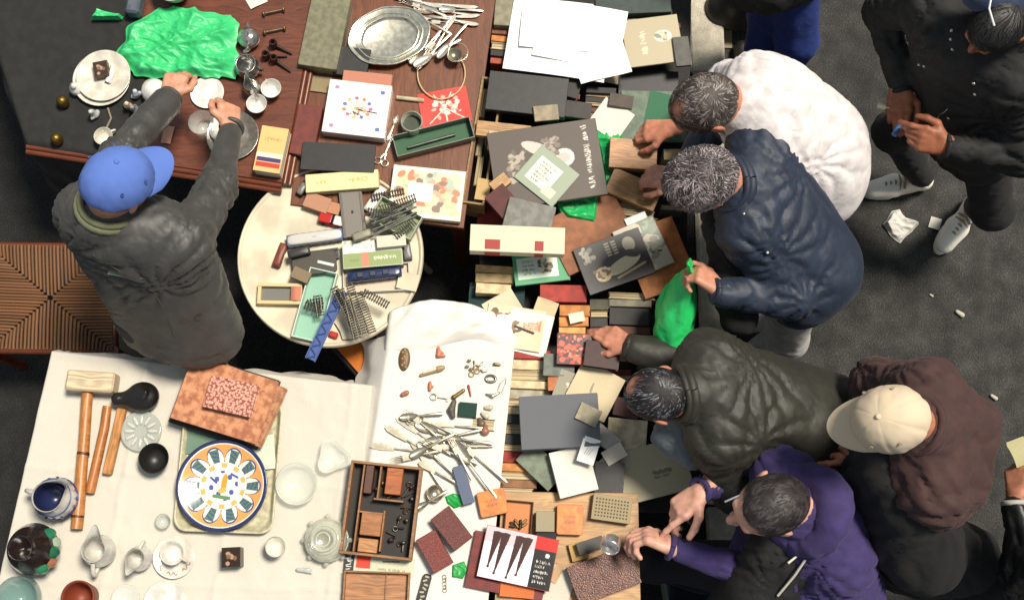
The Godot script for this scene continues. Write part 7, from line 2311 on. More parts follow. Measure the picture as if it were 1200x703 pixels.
	book(272, 470, 104, 74, 22, 0.03, T, Color(0.6, 0.4, 0.28), "worn tan marbled book in the middle of the old stack", {"mat": mat(Color(0.9, 0.88, 0.85), 0.7, {"tx": "tanmarble", "sc": 5.0}), "page": Color(0.74, 0.62, 0.48)})
	book(262, 468, 104, 76, 17, 0.022, T, Color(0.6, 0.4, 0.28), "large tan marbled book on top of the old stack", {"mat": mat(Color(1, 0.95, 0.9), 0.7, {"tx": "tanmarble", "sc": 3.6}), "page": Color(0.76, 0.64, 0.5)})
	book(270, 464, 56, 38, 13, 0.03, T, Color(0.6, 0.2, 0.15), "small red marbled book crowning the old stack", {"mat": mat(Color(1, 1, 1), 0.65, {"tx": "marble", "sc": 7.0}), "page": Color(0.5, 0.45, 0.38)})
	var pr := 54.0 / S(257, 568, 0.82)
	var pm := M.new()
	pm.lathe([Vector2(0.001, 0), Vector2(pr * 0.5, 0), Vector2(pr * 0.55, 0.004), Vector2(pr * 0.97, 0.026), Vector2(pr, 0.03), Vector2(pr * 0.98, 0.032), Vector2(pr * 0.93, 0.03), Vector2(pr * 0.6, 0.013), Vector2(pr * 0.5, 0.009), Vector2(0.001, 0.008)], 64)
	var pp := P(257, 568, 0.83)
	solo("painted_plate", pm, mat(Color.WHITE, 0.2, {"tx": "p_plate", "uv": 1, "cc": 0.5}), "painted plate with blue rim and flower petals", "plate", Vector3(pp.x, T + 0.0135, pp.z), -8)
	# glass
	var gm := glass()
	var tri := bowl_of(390, 535, 19, B, [Vector2(0, 0), Vector2(0.5, 0), Vector2(0.6, 0.1), Vector2(0.98, 0.62), Vector2(1, 0.7), Vector2(0.94, 0.68), Vector2(0.54, 0.16), Vector2(0, 0.12)], "glass_dish", "dish", "three-cornered clear glass dish", mat(Color(0.9, 0.92, 0.88), 0.06, {"a": 0.3}), {"warp": func(p: Vector3, a: float): return Vector3(p.x, p.y, p.z) * Vector3(1.0 + 0.18 * cos(3.0 * a), 1.0, 1.0 + 0.18 * cos(3.0 * a)), "turn": 10})
	bowl_of(347, 567, 25, B, [Vector2(0, 0), Vector2(0.7, 0), Vector2(0.74, 0.08), Vector2(0.95, 0.5), Vector2(1, 0.56), Vector2(0.93, 0.55), Vector2(0.7, 0.14), Vector2(0, 0.1)], "glass_bowl", "bowl", "round clear glass bowl beside the painted plate", mat(Color(0.88, 0.89, 0.84), 0.06, {"a": 0.34}))
	bowl_of(190, 611, 9, B, [Vector2(0, 0), Vector2(0.8, 0), Vector2(1, 1.0), Vector2(0.9, 1.0), Vector2(0.7, 0.2), Vector2(0, 0.2)], "shot_glass", "glass", "tiny clear shot glass above the cup and saucer", mat(Color(0.8, 0.82, 0.78), 0.06, {"a": 0.4}))
	var ca := bowl_of(378, 632, 25, B, [Vector2(0, 0), Vector2(0.9, 0), Vector2(1, 0.15), Vector2(1, 0.6), Vector2(0.75, 1.0), Vector2(0.5, 1.2), Vector2(0.5, 1.5), Vector2(0.56, 1.55), Vector2(0.44, 1.5), Vector2(0.42, 1.2), Vector2(0.7, 0.92), Vector2(0.92, 0.55), Vector2(0.85, 0.2), Vector2(0, 0.15)], "glass_decanter", "decanter", "squat clear glass decanter seen from its ringed neck", mat(Color(0.88, 0.89, 0.82), 0.06, {"a": 0.3}), {"parts": 1})
	for rr in [[0.95, 0.3], [0.62, 1.1], [0.3, 1.45]]:
		var rm := M.new()
		ring(rm, Vector3(0, rr[1] * 0.075, 0), Vector3.UP, rr[0] * 0.075, 0.0035)
		part(ca, "glass_ring", rm, mat(Color(0.75, 0.76, 0.68), 0.08, {"a": 0.5}))
	for k in 8:
		var kn := M.new()
		var a := k * TAU / 8.0
		kn.ell(Vector3(cos(a) * 0.078, 0.02, sin(a) * 0.078), Vector3(0.01, 0.012, 0.01), Basis(), 8, 6)
		part(ca, "glass_knob", kn, mat(Color(0.75, 0.76, 0.7), 0.08, {"a": 0.45}))
	var go := M.new()
	go.sdf([[0, Vector3(-0.022, 0.008, 0), Vector3(0.012, 0.01, 0), 0.007, 0.009, 0.008], [0, Vector3(0.012, 0.01, 0), Vector3(0.024, 0.012, -0.008), 0.006, 0.004, 0.006], [0, Vector3(0.012, 0.01, 0), Vector3(0.026, 0.01, 0.008), 0.006, 0.003, 0.006]], 0.003)
	solo("glass_fish", go, mat(Color(0.75, 0.77, 0.75), 0.06, {"a": 0.6}), "tiny clear glass fish below the decanter", "ornament", P(357, 668, B), 5)
	# cup and saucer
	bowl_of(203, 653, 25, B, PLATE, "saucer", "saucer", "white saucer with faint brown scrolls", glaze(Color(0.84, 0.82, 0.77)), {"t": 0.006})
	bowl_of(201, 648, 14, B, CUP, "teacup", "cup", "white teacup standing on the scrolled saucer", glaze(Color(0.84, 0.82, 0.78)), {"handle": [30, 0.35, 0.95, 0.5, 0.11, 0.8]})
	for k in 3:
		var sc := M.new()
		var a0 := 0.3 + k * 1.0
		var pts := []
		for j in 9: pts.append(Vector3(cos(a0 + j * 0.08) * (0.055 + 0.006 * sin(j * 1.6)), 0.0005 + 0.0016 * 0, sin(a0 + j * 0.08) * (0.055 + 0.006 * sin(j * 1.6))))
		sc.tube(pts, 0.0013, 5)
		var sa := get_node("saucer_001")
		part(sa, "scroll_decoration", sc, mat(Color(0.52, 0.36, 0.26), 0.4), Vector3(0, 0.0096, 0))
	carton("photo_cube", 270, 653, 22, 23, -3, 0.06, B, mat(Color(0.15, 0.11, 0.08), 0.3), mat(Color(0.15, 0.11, 0.08), 0.3), "small dark photo cube beside the white eggcup", {"print": "p_cube", "prough": 0.2})
	bowl_of(322, 641, 12, B, [Vector2(0, 0), Vector2(0.7, 0), Vector2(0.75, 0.15), Vector2(0.3, 0.5), Vector2(0.3, 0.8), Vector2(0.8, 1.2), Vector2(1, 1.9), Vector2(0.92, 1.95), Vector2(0.7, 1.25), Vector2(0, 1.0)], "eggcup", "cup", "white footed eggcup near the photo cube", glaze(Color(0.84, 0.82, 0.76)))
	# jugs
	var blk := glaze(Color(0.8, 0.79, 0.75))
	bowl_of(108, 645, 19, B, JUG, "white_jug", "jug", "tall white jug with pointed lip toward the mallet", blk, {"warp": lip(-88, 0.075, 0.115, 0.045), "handle": [95, 0.45, 1.7, 0.75, 0.14, 0.72]})
	bowl_of(157, 654, 15, B, JUG, "cream_jug", "jug", "small white cream jug with lip toward the table front", blk, {"warp": lip(112, 0.06, 0.09, 0.03), "handle": [-75, 0.5, 1.6, 0.6, 0.13, 0.72]})
	var bj := bowl_of(54, 582, 24, B, JUG, "blue_jug", "jug", "white jug with blue scroll bands and blue inside", blk, {"warp": lip(-40, 0.1, 0.145, 0.035), "handle": [195, 0.5, 1.75, 0.6, 0.13, 0.75]})
	for k in [[1.38, 0.885], [0.6, 0.98], [0.45, 0.91]]:
		var rg := M.new()
		ring(rg, Vector3(0, k[0] * 0.07, 0), Vector3.UP, k[1] * 0.0712, 0.002)
		part(bj, "blue_band", rg, mat(Color(0.2, 0.24, 0.45), 0.25))
	for k in 16:
		var sw := M.new()
		var a := k * TAU / 16.0
		sw.ell(Vector3(cos(a), 0, sin(a)) * 0.0712 + Vector3.UP * 0.062, Vector3(0.002, 0.009, 0.006), Basis(Vector3.UP, -a), 8, 5)
		part(bj, "blue_scroll", sw, mat(Color(0.25, 0.29, 0.5), 0.25))
	var inn := M.new()
	inn.lathe([Vector2(0.001, 0.03), Vector2(0.035, 0.035), Vector2(0.05, 0.08), Vector2(0.043, 0.12), Vector2(0.046, 0.14)], 28)
	part(bj, "blue_lining", inn, mat(Color(0.13, 0.16, 0.3), 0.3))
	# green and black vase lying with its neck out
	var vs := thing("green_vase", "dark vase splashed with green glaze at the table edge", "vase", P(44, 644, B + 0.03) - Vector3.UP * 0.03, 0)
	var vb := M.new()
	vb.lathe([Vector2(0.001, 0), Vector2(0.045, 0), Vector2(0.075, 0.03), Vector2(0.086, 0.075), Vector2(0.07, 0.12), Vector2(0.04, 0.15), Vector2(0.034, 0.17), Vector2(0.042, 0.19), Vector2(0.036, 0.19), Vector2(0.028, 0.17), Vector2(0.001, 0.15)], 36)
	part(vs, "body", vb, glaze(Color(0.13, 0.09, 0.08)))
	for k in 5:
		var sp := M.new()
		var a := -0.7 + k * 0.42
		sp.ell(Vector3(cos(a) * 0.074, 0.098 - 0.01 * (k % 2), sin(a) * 0.074), Vector3(0.012, 0.026, 0.022), Basis(Vector3.UP, -a) * Basis(Vector3.BACK, 0.75), 12, 8)
		part(vs, "glaze_splash", sp, glaze([Color(0.12, 0.42, 0.3), Color(0.6, 0.66, 0.58), Color(0.1, 0.36, 0.24), Color(0.62, 0.4, 0.28), Color(0.14, 0.45, 0.3)][k]))
	var tg := M.new()
	bowl_of(18, 700, 24, B, [Vector2(0, 0), Vector2(0.7, 0), Vector2(1, 0.8), Vector2(1, 1.4), Vector2(0.94, 1.4), Vector2(0.9, 0.8), Vector2(0, 0.2)], "teal_glass", "glass", "pale teal glass jar cut by the bottom edge", mat(Color(0.45, 0.6, 0.58), 0.08, {"a": 0.5}))
	bowl_of(90, 700, 19, B, [Vector2(0, 0), Vector2(0.8, 0), Vector2(1, 1.3), Vector2(1.02, 1.6), Vector2(0.9, 1.6), Vector2(0.86, 1.3), Vector2(0.7, 0.3), Vector2(0, 0.25)], "terracotta_pot", "pot", "terracotta pot at the bottom edge below the white jug", mat(Color(0.46, 0.2, 0.12), 0.55))
	bowl_of(192, 706, 25, B, PLATE, "plate", "plate", "white plate with pierced rim at the bottom edge", glaze(Color(0.84, 0.83, 0.79)))
	bowl_of(146, 702, 17, B, [Vector2(0, 0), Vector2(0.8, 0), Vector2(1, 0.4), Vector2(0.95, 0.4), Vector2(0, 0.1)], "glass_saucer", "saucer", "clear glass saucer at the bottom edge between pot and pierced plate", glass())

# ------------------------------------------------------------ the white sheet
func lump(called: String, label: String, px: float, py: float, prims: Array, m: Material, ang := 0.0, cat := "trinket", cell := 0.003) -> MeshInstance3D:
	var b := M.new()
	var pr := []
	for q in prims: pr.append([0, Vector3(q[0], q[1], q[2]), Vector3(q[3], q[4], q[5]), q[6], q[7], 0.004])
	b.sdf(pr, cell)
	return solo(called, b, m, label, cat, P(px, py, 0.7585), ang)

func trinkets() -> void:
	var B := 0.7585
	var bone := mat(Color(0.62, 0.52, 0.36), 0.5, {"tx": "mottle", "sc": 25.0})
	var brass := metal(Color(0.5, 0.42, 0.26), 0.4)
	var pew := metal(Color(0.68, 0.66, 0.6), 0.4)
	var coral := mat(Color(0.7, 0.38, 0.26), 0.5)
	# carved oval
	var cv := thing("carved_oval", "oval carved brown medallion on the white sheet", "medallion", P(474, 421, B), 92)
	var ob := M.new()
	ob.ell(Vector3(0, 0.007, 0), Vector3(0.041, 0.008, 0.02), Basis(), 24, 8)
	part(cv, "body", ob, wood(Color(0.42, 0.3, 0.17), 0.5, 8.0))
	for k in 9:
		var g := M.new()
		g.ell(Vector3(-0.03 + 0.0075 * k, 0.0135 - 0.0005 * absf(k - 4), 0.008 * sin(k * 2.1)), Vector3(0.005, 0.0035, 0.0045), Basis(), 8, 5)
		part(cv, "carving", g, bone)
	lump("coral_figure", "pink coral figurine standing at the far end of the sheet", 514, 413, [[0, 0.01, 0.012, 0, 0.01, -0.016, 0.008, 0.005], [0, 0.008, 0.012, 0.022, 0.008, 0.014, 0.007, 0.004], [0.004, 0.01, 0, 0.016, 0.012, 0.004, 0.006, 0.004]], coral, 0, "figurine")
	lump("coral_figure", "small pink coral figurine above the key", 504, 453, [[0, 0.008, -0.012, 0, 0.008, 0.012, 0.006, 0.006], [0, 0.008, 0, 0.012, 0.008, 0.002, 0.005, 0.003]], coral, 0, "figurine")
	lump("coral_bead", "lone pinkish bead with dark end", 474, 462, [[-0.006, 0.009, 0.002, 0.008, 0.009, -0.004, 0.008, 0.009]], mat(Color(0.58, 0.36, 0.28), 0.4), 0, "bead")
	var dog := lump("folding_knife", "bone handled folding knife lying slantwise", 507, 436, [[-0.04, 0.008, 0.012, 0.028, 0.008, -0.012, 0.006, 0.01], [0.02, 0.01, -0.01, 0.036, 0.01, -0.014, 0.01, 0.008]], bone, 0, "knife")
	var bl := M.new()
	bl.box(Vector3(-0.004, 0.016, -0.004), Vector3(0.066, 0.003, 0.008), 0.001, Basis(Vector3.UP, 0.34))
	part(dog, "blade", bl, pew)
	# key
	var ky := thing("key", "small iron key with round bow", "key", P(514, 466, B), 6)
	var kr := M.new()
	ring(kr, Vector3(-0.018, 0.003, 0), Vector3.UP, 0.0105, 0.0026)
	part(ky, "bow", kr, pew)
	var ks := M.new()
	ks.tube([Vector3(-0.008, 0.003, 0), Vector3(0.034, 0.003, 0.002)], 0.0022, 8)
	ks.box(Vector3(0.031, 0.003, 0.006), Vector3(0.008, 0.003, 0.01))
	part(ky, "shank", ks, pew)
	lump("bullet_case", "brass tube with dark end beside the green matchbox", 537, 462, [[-0.016, 0.008, 0.012, 0.018, 0.008, -0.012, 0.007, 0.007], [-0.018, 0.007, 0.008, -0.012, 0.008, 0.018, 0.005, 0.004]], brass)
	lump("coral_stick", "thin red brown stick near the silver cluster", 550, 458, [[-0.003, 0.005, -0.018, 0.005, 0.005, 0.02, 0.0045, 0.003]], mat(Color(0.5, 0.22, 0.13), 0.5))
	lump("grey_stone", "grey bean-shaped stone against the green matchbox", 531, 481, [[0.004, 0.011, -0.03, -0.006, 0.012, 0, 0.008, 0.013], [-0.006, 0.012, 0, 0, 0.011, 0.022, 0.013, 0.009]], mat(Color(0.33, 0.31, 0.26), 0.6, {"tx": "mottle", "sc": 30.0}), 0, "stone")
	carton("matchbox", 548, 480, 21, 17, 5, 0.016, B, paper(Color(0.06, 0.2, 0.16)), paper(Color(0.06, 0.22, 0.17)), "dark green matchbox on the white sheet", {"lid": 0.6})
	# jewellery cluster
	for k in 9:
		var a := k * 2.4
		var q := [555 + cos(a) * (3 + k * 1.2), 431 + sin(a) * (2 + k)]
		var jm := M.new()
		if k % 3 == 0: ring(jm, Vector3(0, 0.003, 0), Vector3(0.1, 1, 0.1).normalized(), 0.009, 0.0022)
		elif k % 3 == 1: jm.ell(Vector3(0, 0.006, 0), Vector3(0.008, 0.006, 0.006), Basis(Vector3.UP, a), 8, 6)
		else: jm.tube([Vector3(-0.012, 0.003, 0), Vector3(0, 0.008, 0.004), Vector3(0.012, 0.003, -0.002)], 0.003, 7)
		solo(["ring", "bead", "earring"][k % 3], jm, [pew, bone, metal(Color(0.66, 0.62, 0.5), 0.3)][(k + 1) % 3], "tiny %s in the pale jewellery cluster near the sheet corner" % ["ring", "bead", "earring"][k % 3], "jewellery", P(q[0], q[1], B), a * 57.0, "jewellery cluster on the white sheet")
	var ov := M.new()
	ring(ov, Vector3(0, 0.004, 0), Vector3.UP, 0.017, 0.0045, 0.0, 0.7)
	solo("bracelet", ov, metal(Color(0.5, 0.5, 0.46), 0.3), "oval silver bracelet near the sheet edge", "bracelet", P(575, 444, B), 95)
	lump("brooch", "small brown and silver brooch above the bracelet", 582, 427, [[-0.008, 0.005, 0, 0.01, 0.005, 0.002, 0.006, 0.005]], brass, 0, "brooch")
	var ph := M.new()
	ph.tube([Vector3(-0.02, 0.003, 0.022), Vector3(-0.012, 0.003, 0), Vector3(0.01, 0.003, -0.022), Vector3(0.006, 0.003, 0.004), Vector3(-0.006, 0.003, 0.03)], 0.0018, 6)
	solo("pin", ph, pew, "open wire pin at the edge of the sheet", "pin", P(590, 450, B))
	lump("bird_brooch", "silver bird brooch with spread wings below the bracelet", 577, 463, [[-0.022, 0.004, -0.002, 0, 0.006, 0.005, 0.004, 0.007], [0, 0.006, 0.005, 0.024, 0.005, -0.008, 0.007, 0.004]], pew, 0, "brooch")
	for k in 4:
		lump("shell", ["cream", "pale", "speckled", "rosy"][k] + " shell in the row below the bird brooch", [572, 568, 564, 570][k], [478, 486, 494, 503][k], [[-0.008, 0.007, 0.002 * k, 0.008, 0.008, 0, 0.007, 0.01 + 0.002 * k]], [mat(Color(0.7, 0.66, 0.55), 0.4), mat(Color(0.74, 0.7, 0.6), 0.4), mat(Color(0.4, 0.33, 0.26), 0.4), mat(Color(0.55, 0.38, 0.3), 0.4)][k], k * 40, "shell")
	# old cutlery
	var sil := metal(Color(0.76, 0.73, 0.65), 0.35)
	var list := [["fish_knife", 470, 527, 74, 6], ["fish_knife", 484, 520, 78, 30], ["fish_knife", 496, 512, 80, 34], ["fish_knife", 536, 524, 84, -2], ["table_fork", 512, 500, 66, 24], ["table_spoon", 520, 508, 72, 18], ["table_fork", 498, 500, 60, 40], ["table_spoon", 530, 512, 70, -14], ["table_fork", 526, 530, 74, 22], ["table_spoon", 514, 540, 66, 40], ["table_knife", 500, 546, 70, 55], ["fish_knife", 516, 556, 60, 28], ["table_spoon", 556, 550, 84, 52], ["table_fork", 564, 540, 78, 40], ["table_knife", 540, 500, 66, 4], ["table_spoon", 548, 516, 60, 8], ["table_fork", 488, 534, 60, -12], ["table_spoon", 506, 522, 58, -28], ["table_fork", 540, 538, 56, 62], ["table_spoon", 494, 487, 52, -6]]
	for q in list:
		cutlery(q[0], q[1], q[2], q[3], q[4], B, "tarnished %s heaped on the white sheet, %s from the upper left of its kind" % [q[0].replace("fish_", "broad ").replace("table_", ""), ORD[rank(list, q)]], "tarnished cutlery heaped on the white sheet", sil)
	var wn := M.new()
	for k in 4: ring(wn, Vector3(0.008 * k - 0.012, 0.006 + 0.003 * k, 0.006 * sin(k * 2.0)), Vector3(0.3 * sin(k), 1, 0.3 * cos(k)).normalized(), 0.012 + 0.002 * k, 0.0014)
	solo("wire_tangle", wn, sil, "tangle of silver wire rings at the head of the cutlery heap", "wire", P(482, 492, B))
	# compartment box
	wooden_box()
	carton("needle_case", 543, 568, 14, 46, -17, 0.018, B, mat(Color(0.2, 0.25, 0.34), 0.4), mat(Color(0.24, 0.29, 0.39), 0.4), "slim blue grey case beside the green scrap", {"r": 0.003})
	var gg := mat(Color(0.05, 0.55, 0.22), 0.4, {"bl": Color(0.02, 0.2, 0.06)})
	crumple("green_scrap", [[522, 582], [532, 578], [544, 582], [542, 592], [532, 596], [524, 590]], B, 0.012, gg, "scrap of green film beside the slim blue case", 21, "scrap")
	crumple("green_scrap", [[530, 662], [544, 658], [548, 668], [542, 678], [530, 676]], B, 0.012, gg, "scrap of green film below the red engraved boxes", 22, "scrap")
	var er := mat(Color(0.3, 0.09, 0.06), 0.4, {"tx": "tanmarble", "n": "grain_n", "sc": 10.0})
	carton("engraved_box", 529, 619, 27, 46, -38, 0.045, B, leather(Color(0.2, 0.09, 0.06)), mat(Color(0.52, 0.24, 0.17), 0.45, {"tx": "marble", "n": "grain_n", "sc": 14.0}), "dark red engraved box, the longer of the pair", {"lid": 0.6})
	carton("engraved_box", 509, 646, 26, 44, -30, 0.045, B, leather(Color(0.22, 0.08, 0.06)), mat(Color(0.62, 0.28, 0.2), 0.45, {"tx": "marble", "n": "grain_n", "sc": 14.0}), "red engraved box with white nicks, the shorter of the pair", {"lid": 0.6})
	bowl_of(510, 578, 10, B, CUP, "metal_beaker", "beaker", "small pewter beaker beside the wooden compartment box", pew)
	cutlery("table_spoon", 506, 586, 44, -30, B, "small pewter ladle below the pewter beaker", "", pew)
	var dt := thing("domino_case", "black patterned case cut by the bottom edge", "case", P(497, 690, B), 105)
	var db := M.new()
	db.prism(round_rect(0.1, 0.03, 0.012), 0, 0.014, 0.003)
	part(dt, "body", db, mat(Color(0.08, 0.08, 0.075), 0.4))
	for k in 7:
		var st := M.new()
		st.box(Vector3(-0.04 + k * 0.013, 0.0145, 0.004 * sin(k * 2.0)), Vector3(0.006, 0.0012, 0.014), 0.0, Basis(Vector3.UP, 0.5 * sin(k * 1.7)))
		part(dt, "inlay", st, mat(Color(0.6, 0.57, 0.48), 0.5))
	var chn := thing("chain", "short steel chain near the bottom edge", "chain", P(521, 684, B), 88)
	for k in 5:
		var lk := M.new()
		ring(lk, Vector3((k - 2) * 0.011, 0.003 + 0.001 * (k % 2), 0), Vector3(0, 1, 0.5 * (k % 2)).normalized(), 0.0065, 0.0015)
		part(chn, "link", lk, pew)

func wooden_box() -> void:
	var B := 0.7585
	var s := S(447, 598, 0.8)
	var c := P(447, 598, 0.8)
	var wd := wood(Color(0.6, 0.42, 0.26), 0.5, 2.5)
	var o := thing("compartment_box", "open wooden box with compartments full of odds and ends", "box", Vector3(c.x, B + 0.0004, c.z), 6)
	var W := 84 / s
	var D := 108 / s
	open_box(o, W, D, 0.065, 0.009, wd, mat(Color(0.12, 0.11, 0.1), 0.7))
	for q in [[-0.075, 0.0, 0.006, D - 0.02], [0.012, 0.068, 0.006, D * 0.5 - 0.02], [-0.018, -0.09, 0.006, 0.11], [-0.03, 0.012, 0.085, 0.006], [0.02, -0.035, 0.1, 0.006]]:
		var dv := M.new()
		dv.box(Vector3(q[0], 0.033, q[1]), Vector3(q[2], 0.046, q[3]), 0.0008)
		part(o, "divider", dv, wd)
	var bl := [[-0.028, 0.05, 0.07, 0.075, Color(0.66, 0.42, 0.22), "tan wooden block in the middle of the compartment box"], [-0.03, 0.12, 0.065, 0.045, Color(0.74, 0.52, 0.32), "pale wooden block at the lower end of the compartment box"], [0.03, -0.1, 0.055, 0.09, Color(0.68, 0.36, 0.12), "orange block at the upper end of the compartment box"], [-0.055, -0.1, 0.028, 0.1, Color(0.34, 0.18, 0.1), "dark brown slat in the compartment box corner"]]
	for q in bl:
		var b := M.new()
		b.box(Vector3(q[0], 0.032, q[1]), Vector3(q[2], 0.044, q[3]), 0.002)
		solo("wooden_block", b, wood(q[4], 0.5, 4.0), q[5], "block", o.position, 6)
	var rg := RandomNumberGenerator.new()
	rg.seed = 44
	var pew := metal(Color(0.4, 0.4, 0.36), 0.4)
	for k in 26:
		var b := M.new()
		var kind := k % 3
		if kind == 0: ring(b, Vector3(0, 0.004, 0), Vector3(rg.randf() - 0.5, 1, rg.randf() - 0.5).normalized(), 0.008, 0.002)
		elif kind == 1: b.tube([Vector3(-0.018, 0.003, 0), Vector3(0.018, 0.006, 0.003)], 0.0024, 6)
		else: b.ell(Vector3(0, 0.006, 0), Vector3(0.009, 0.006, 0.007), Basis(), 8, 6)
		var x := rg.randf_range(0.03, 0.1) if k > 12 else rg.randf_range(-0.03, 0.1)
		var z := rg.randf_range(-0.02, 0.14) if k > 12 else rg.randf_range(-0.1, -0.04)
		solo(["ring", "pin", "bead"][kind], b, [pew, metal(Color(0.45, 0.38, 0.28), 0.4), mat(Color(0.2, 0.12, 0.1), 0.3)][rg.randi() % 3], "small dark metal %s loose in the compartment box" % ["ring", "pin", "bead"][kind], "trinket", o.position + Vector3(x, 0.011 + 0.008 * (k % 3), z).rotated(Vector3.UP, -deg_to_rad(6)), rg.randf() * 360.0, "odds and ends in the compartment box")
	printed_strip(B)
	var c2 := P(440, 690, 0.8)
	var s2 := S(440, 690, 0.8)
	var o2 := thing("shallow_drawer", "shallow empty wooden drawer at the bottom edge", "drawer", Vector3(c2.x, B + 0.0004, c2.z), 2)
	open_box(o2, 78 / s2, 40 / s2, 0.03, 0.006, wd, wood(Color(0.68, 0.47, 0.3), 0.5, 2.0))
	var dv := M.new()
	dv.box(Vector3(0.03, 0.0095, 0), Vector3(0.004, 0.006, 40 / s2 - 0.013))
	part(o2, "divider", dv, wd)

func printed_strip(B: float) -> void:
	var p := P(444, 662, B)
	var o := thing("label_strip", "printed paper strip with an orange red square below the compartment box", "paper", p, 5)
	printed(o, "strip", 0.235, 0.06, Vector3(0, 0.002, 0), "p_strip", 0.6)

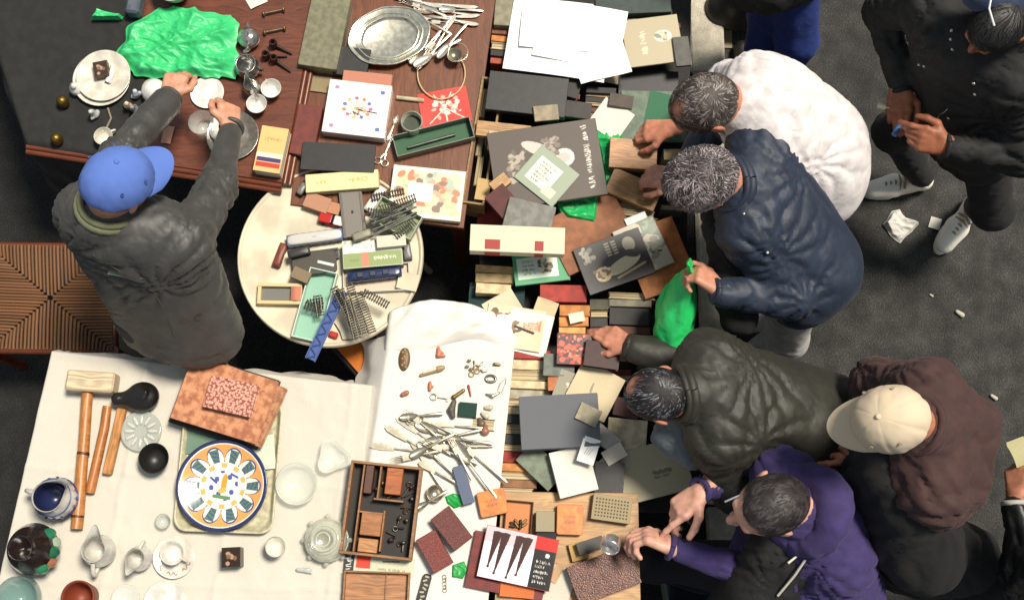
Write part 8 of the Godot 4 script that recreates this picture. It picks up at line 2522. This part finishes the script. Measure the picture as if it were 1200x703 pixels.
# ------------------------------------------------------------ the plywood board
func board_things() -> void:
	var B := 0.7555
	var tin := mat(Color(0.34, 0.2, 0.08), 0.4)
	var lidm := mat(Color(0.7, 0.4, 0.12), 0.4)
	carton("tin", 577, 589, 33, 30, -12, 0.03, B, tin, lidm, "orange lidded tin at the corner of the plywood board", {"r": 0.008, "print": "p_tin", "lid": 0.4})
	carton("tin", 668, 609, 31, 35, 2, 0.03, B, tin, lidm, "orange lidded tin in the middle of the plywood board", {"r": 0.008, "print": "p_tin", "lid": 0.4})
	carton("tin", 678, 646, 20, 21, -14, 0.022, B, mat(Color(0.36, 0.28, 0.12), 0.5), mat(Color(0.62, 0.48, 0.2), 0.5), "small square mustard tin above the brown leather case", {"r": 0.003})
	var q := P(608, 606, B + 0.02)
	var s := S(608, 606, B + 0.02)
	var ot := thing("open_tin", "open orange tin full of dark oddments", "tin", Vector3(q.x, B + 0.0004, q.z), 5)
	open_box(ot, 32 / s, 38 / s, 0.026, 0.003, tin, lidm)
	for k in 8:
		var b := M.new()
		b.box(Vector3(0, 0.004, 0), Vector3(0.022, 0.006, 0.008), 0.002)
		solo("metal_scrap", b, metal([Color(0.2, 0.18, 0.16), Color(0.45, 0.35, 0.22)][k % 2], 0.4), "dark metal oddment lying in the open orange tin", "oddment", ot.position + Vector3(-0.02 + 0.013 * (k % 4), 0.006 + 0.006 * (k / 4), 0.018 + 0.012 * (k / 4) - 0.004 * (k % 2)), k * 47.0, "oddments in the open orange tin")
	add_top(608, 606, 32, 38, 5, B + 0.027)
	carton("cigarette_case", 639, 611, 22, 24, 1, 0.05, B, mat(Color(0.14, 0.14, 0.13), 0.3), mat(Color(0.5, 0.46, 0.34), 0.5), "sage topped black case between the two orange tins", {"two_tone": 1, "lid": 0.25})
	carton("cigarette_case", 640, 630, 24, 14, 6, 0.035, B, mat(Color(0.1, 0.1, 0.1), 0.25), mat(Color(0.12, 0.12, 0.12), 0.2), "glossy black lighter case below the sage topped case")
	var mb := carton("studded_box", 717, 596, 46, 30, 8, 0.035, B, mat(Color(0.2, 0.18, 0.13), 0.5), mat(Color(0.5, 0.44, 0.3), 0.5), "khaki box with a studded grid lid", {"lid": 0.35})
	var sm := mat(Color(0.36, 0.31, 0.2), 0.5)
	for x in 11:
		for y in 6:
			var st := M.new()
			st.ell(Vector3((x - 5) * 0.0105, 0.0355, (y - 2.5) * 0.0112), Vector3(0.0034, 0.0018, 0.0034), Basis(), 6, 4)
			part(mb, "stud", st, sm)
	book(596, 663, 92, 66, 11, 0.022, B, Color(0.42, 0.1, 0.07), "red bound book under the picture cover book", {"sp": "l"})
	book(607, 654, 86, 60, 12, 0.014, B, Color(0.6, 0.12, 0.1), "glossy book with black title panel and hanging dark shapes", {"print": "p_concert", "soft": true, "prough": 0.25})
	leaf(606, 692, 40, 16, 5, B, Color(0.76, 0.42, 0.22), "orange paper slip at the bottom edge")
	leaf(655, 690, 30, 50, 20, B, Color(0.78, 0.76, 0.7), "pale paper beside the brown leather case")
	leaf(652, 672, 22, 10, -60, B, Color(0.72, 0.6, 0.45), "tan paper slip beside the glossy book")
	carton("black_case_or_shade", 692, 639, 32, 14, -18, 0.03, B, leather(Color(0.1, 0.1, 0.1)), leather(Color(0.13, 0.12, 0.11)), "small black case beside the mustard tin")
	carton("leather_case", 708, 674, 78, 46, -20, 0.045, B, leather(Color(0.15, 0.09, 0.06)), mat(Color(0.5, 0.36, 0.3), 0.4, {"tx": "tanmarble", "n": "grain_n", "ns": 0.6, "sc": 4.0}), "worn brown leather case at the edge of the plywood board", {"lid": 0.6, "r": 0.004})

# ------------------------------------------------------------ the street
func street_litter() -> void:
	var pm := paper(Color(0.8, 0.79, 0.76))
	crumple("crumpled_paper", [[1036, 262], [1046, 248], [1056, 244], [1062, 254], [1078, 262], [1066, 274], [1056, 284], [1046, 276]], 0.003, 0.035, pm, "crumpled white tissue on the road between the trainers", 61, "litter")
	var sc := M.new()
	sc.sheet(3, 3, func(u, v): return Vector3((u - 0.5) * 0.045, 0.004 + 0.006 * u, (v - 0.5) * 0.05), 0.001)
	solo("paper_scrap", sc, pm, "folded white scrap against the lower trainer", "litter", P(1096, 262, 0.004), 20)
	var sd := [[1125, 367, 11, "pale pebble-like scrap in the open road"], [1165, 465, 9, "white crumb on the dark road beside the brown jacket"], [1002, 331, 6, "tiny white crumb near the denim hem"], [1092, 346, 5, "tiny pale crumb above the pebble-like scrap"]]
	for q in sd:
		lump_ground(q)
	var cd := M.new()
	cd.sheet(2, 2, func(u, v): return Vector3((u - 0.5) * 0.075, 0.003 + 0.004 * v, (v - 0.5) * 0.085), 0.0025)
	solo("cardboard_piece", cd, paper(Color(0.6, 0.57, 0.46)), "buff cardboard piece lying beside the kerb", "litter", P(848, 46, 0.004), 2)
	# black bag by the kerb
	var bg := M.new()
	bg.sdf([[0, Vector3(-0.05, 0.1, 0), Vector3(0.06, 0.1, 0), 0.085, 0.1, 0.05], [0, Vector3(0, 0.2, 0), Vector3(0.05, 0.24, 0), 0.07, 0.06, 0.05]], 0.014)
	solo("black_bag", bg, leather(Color(0.1, 0.1, 0.1)), "black bag standing by the blue jeans at the kerb", "bag", P(858, 22, 0.02))

func lump_ground(q: Array) -> void:
	var b := M.new()
	var r: float = q[2] * 0.0011
	b.sdf([[0, Vector3(-r, r * 0.5, 0), Vector3(r, r * 0.5, r * 0.4), r * 0.7, r * 0.9, 0.004]], r * 0.35)
	solo("litter_scrap", b, paper(Color(0.72, 0.7, 0.64)), q[3], "litter", P(q[0], q[1], 0.002), 25)
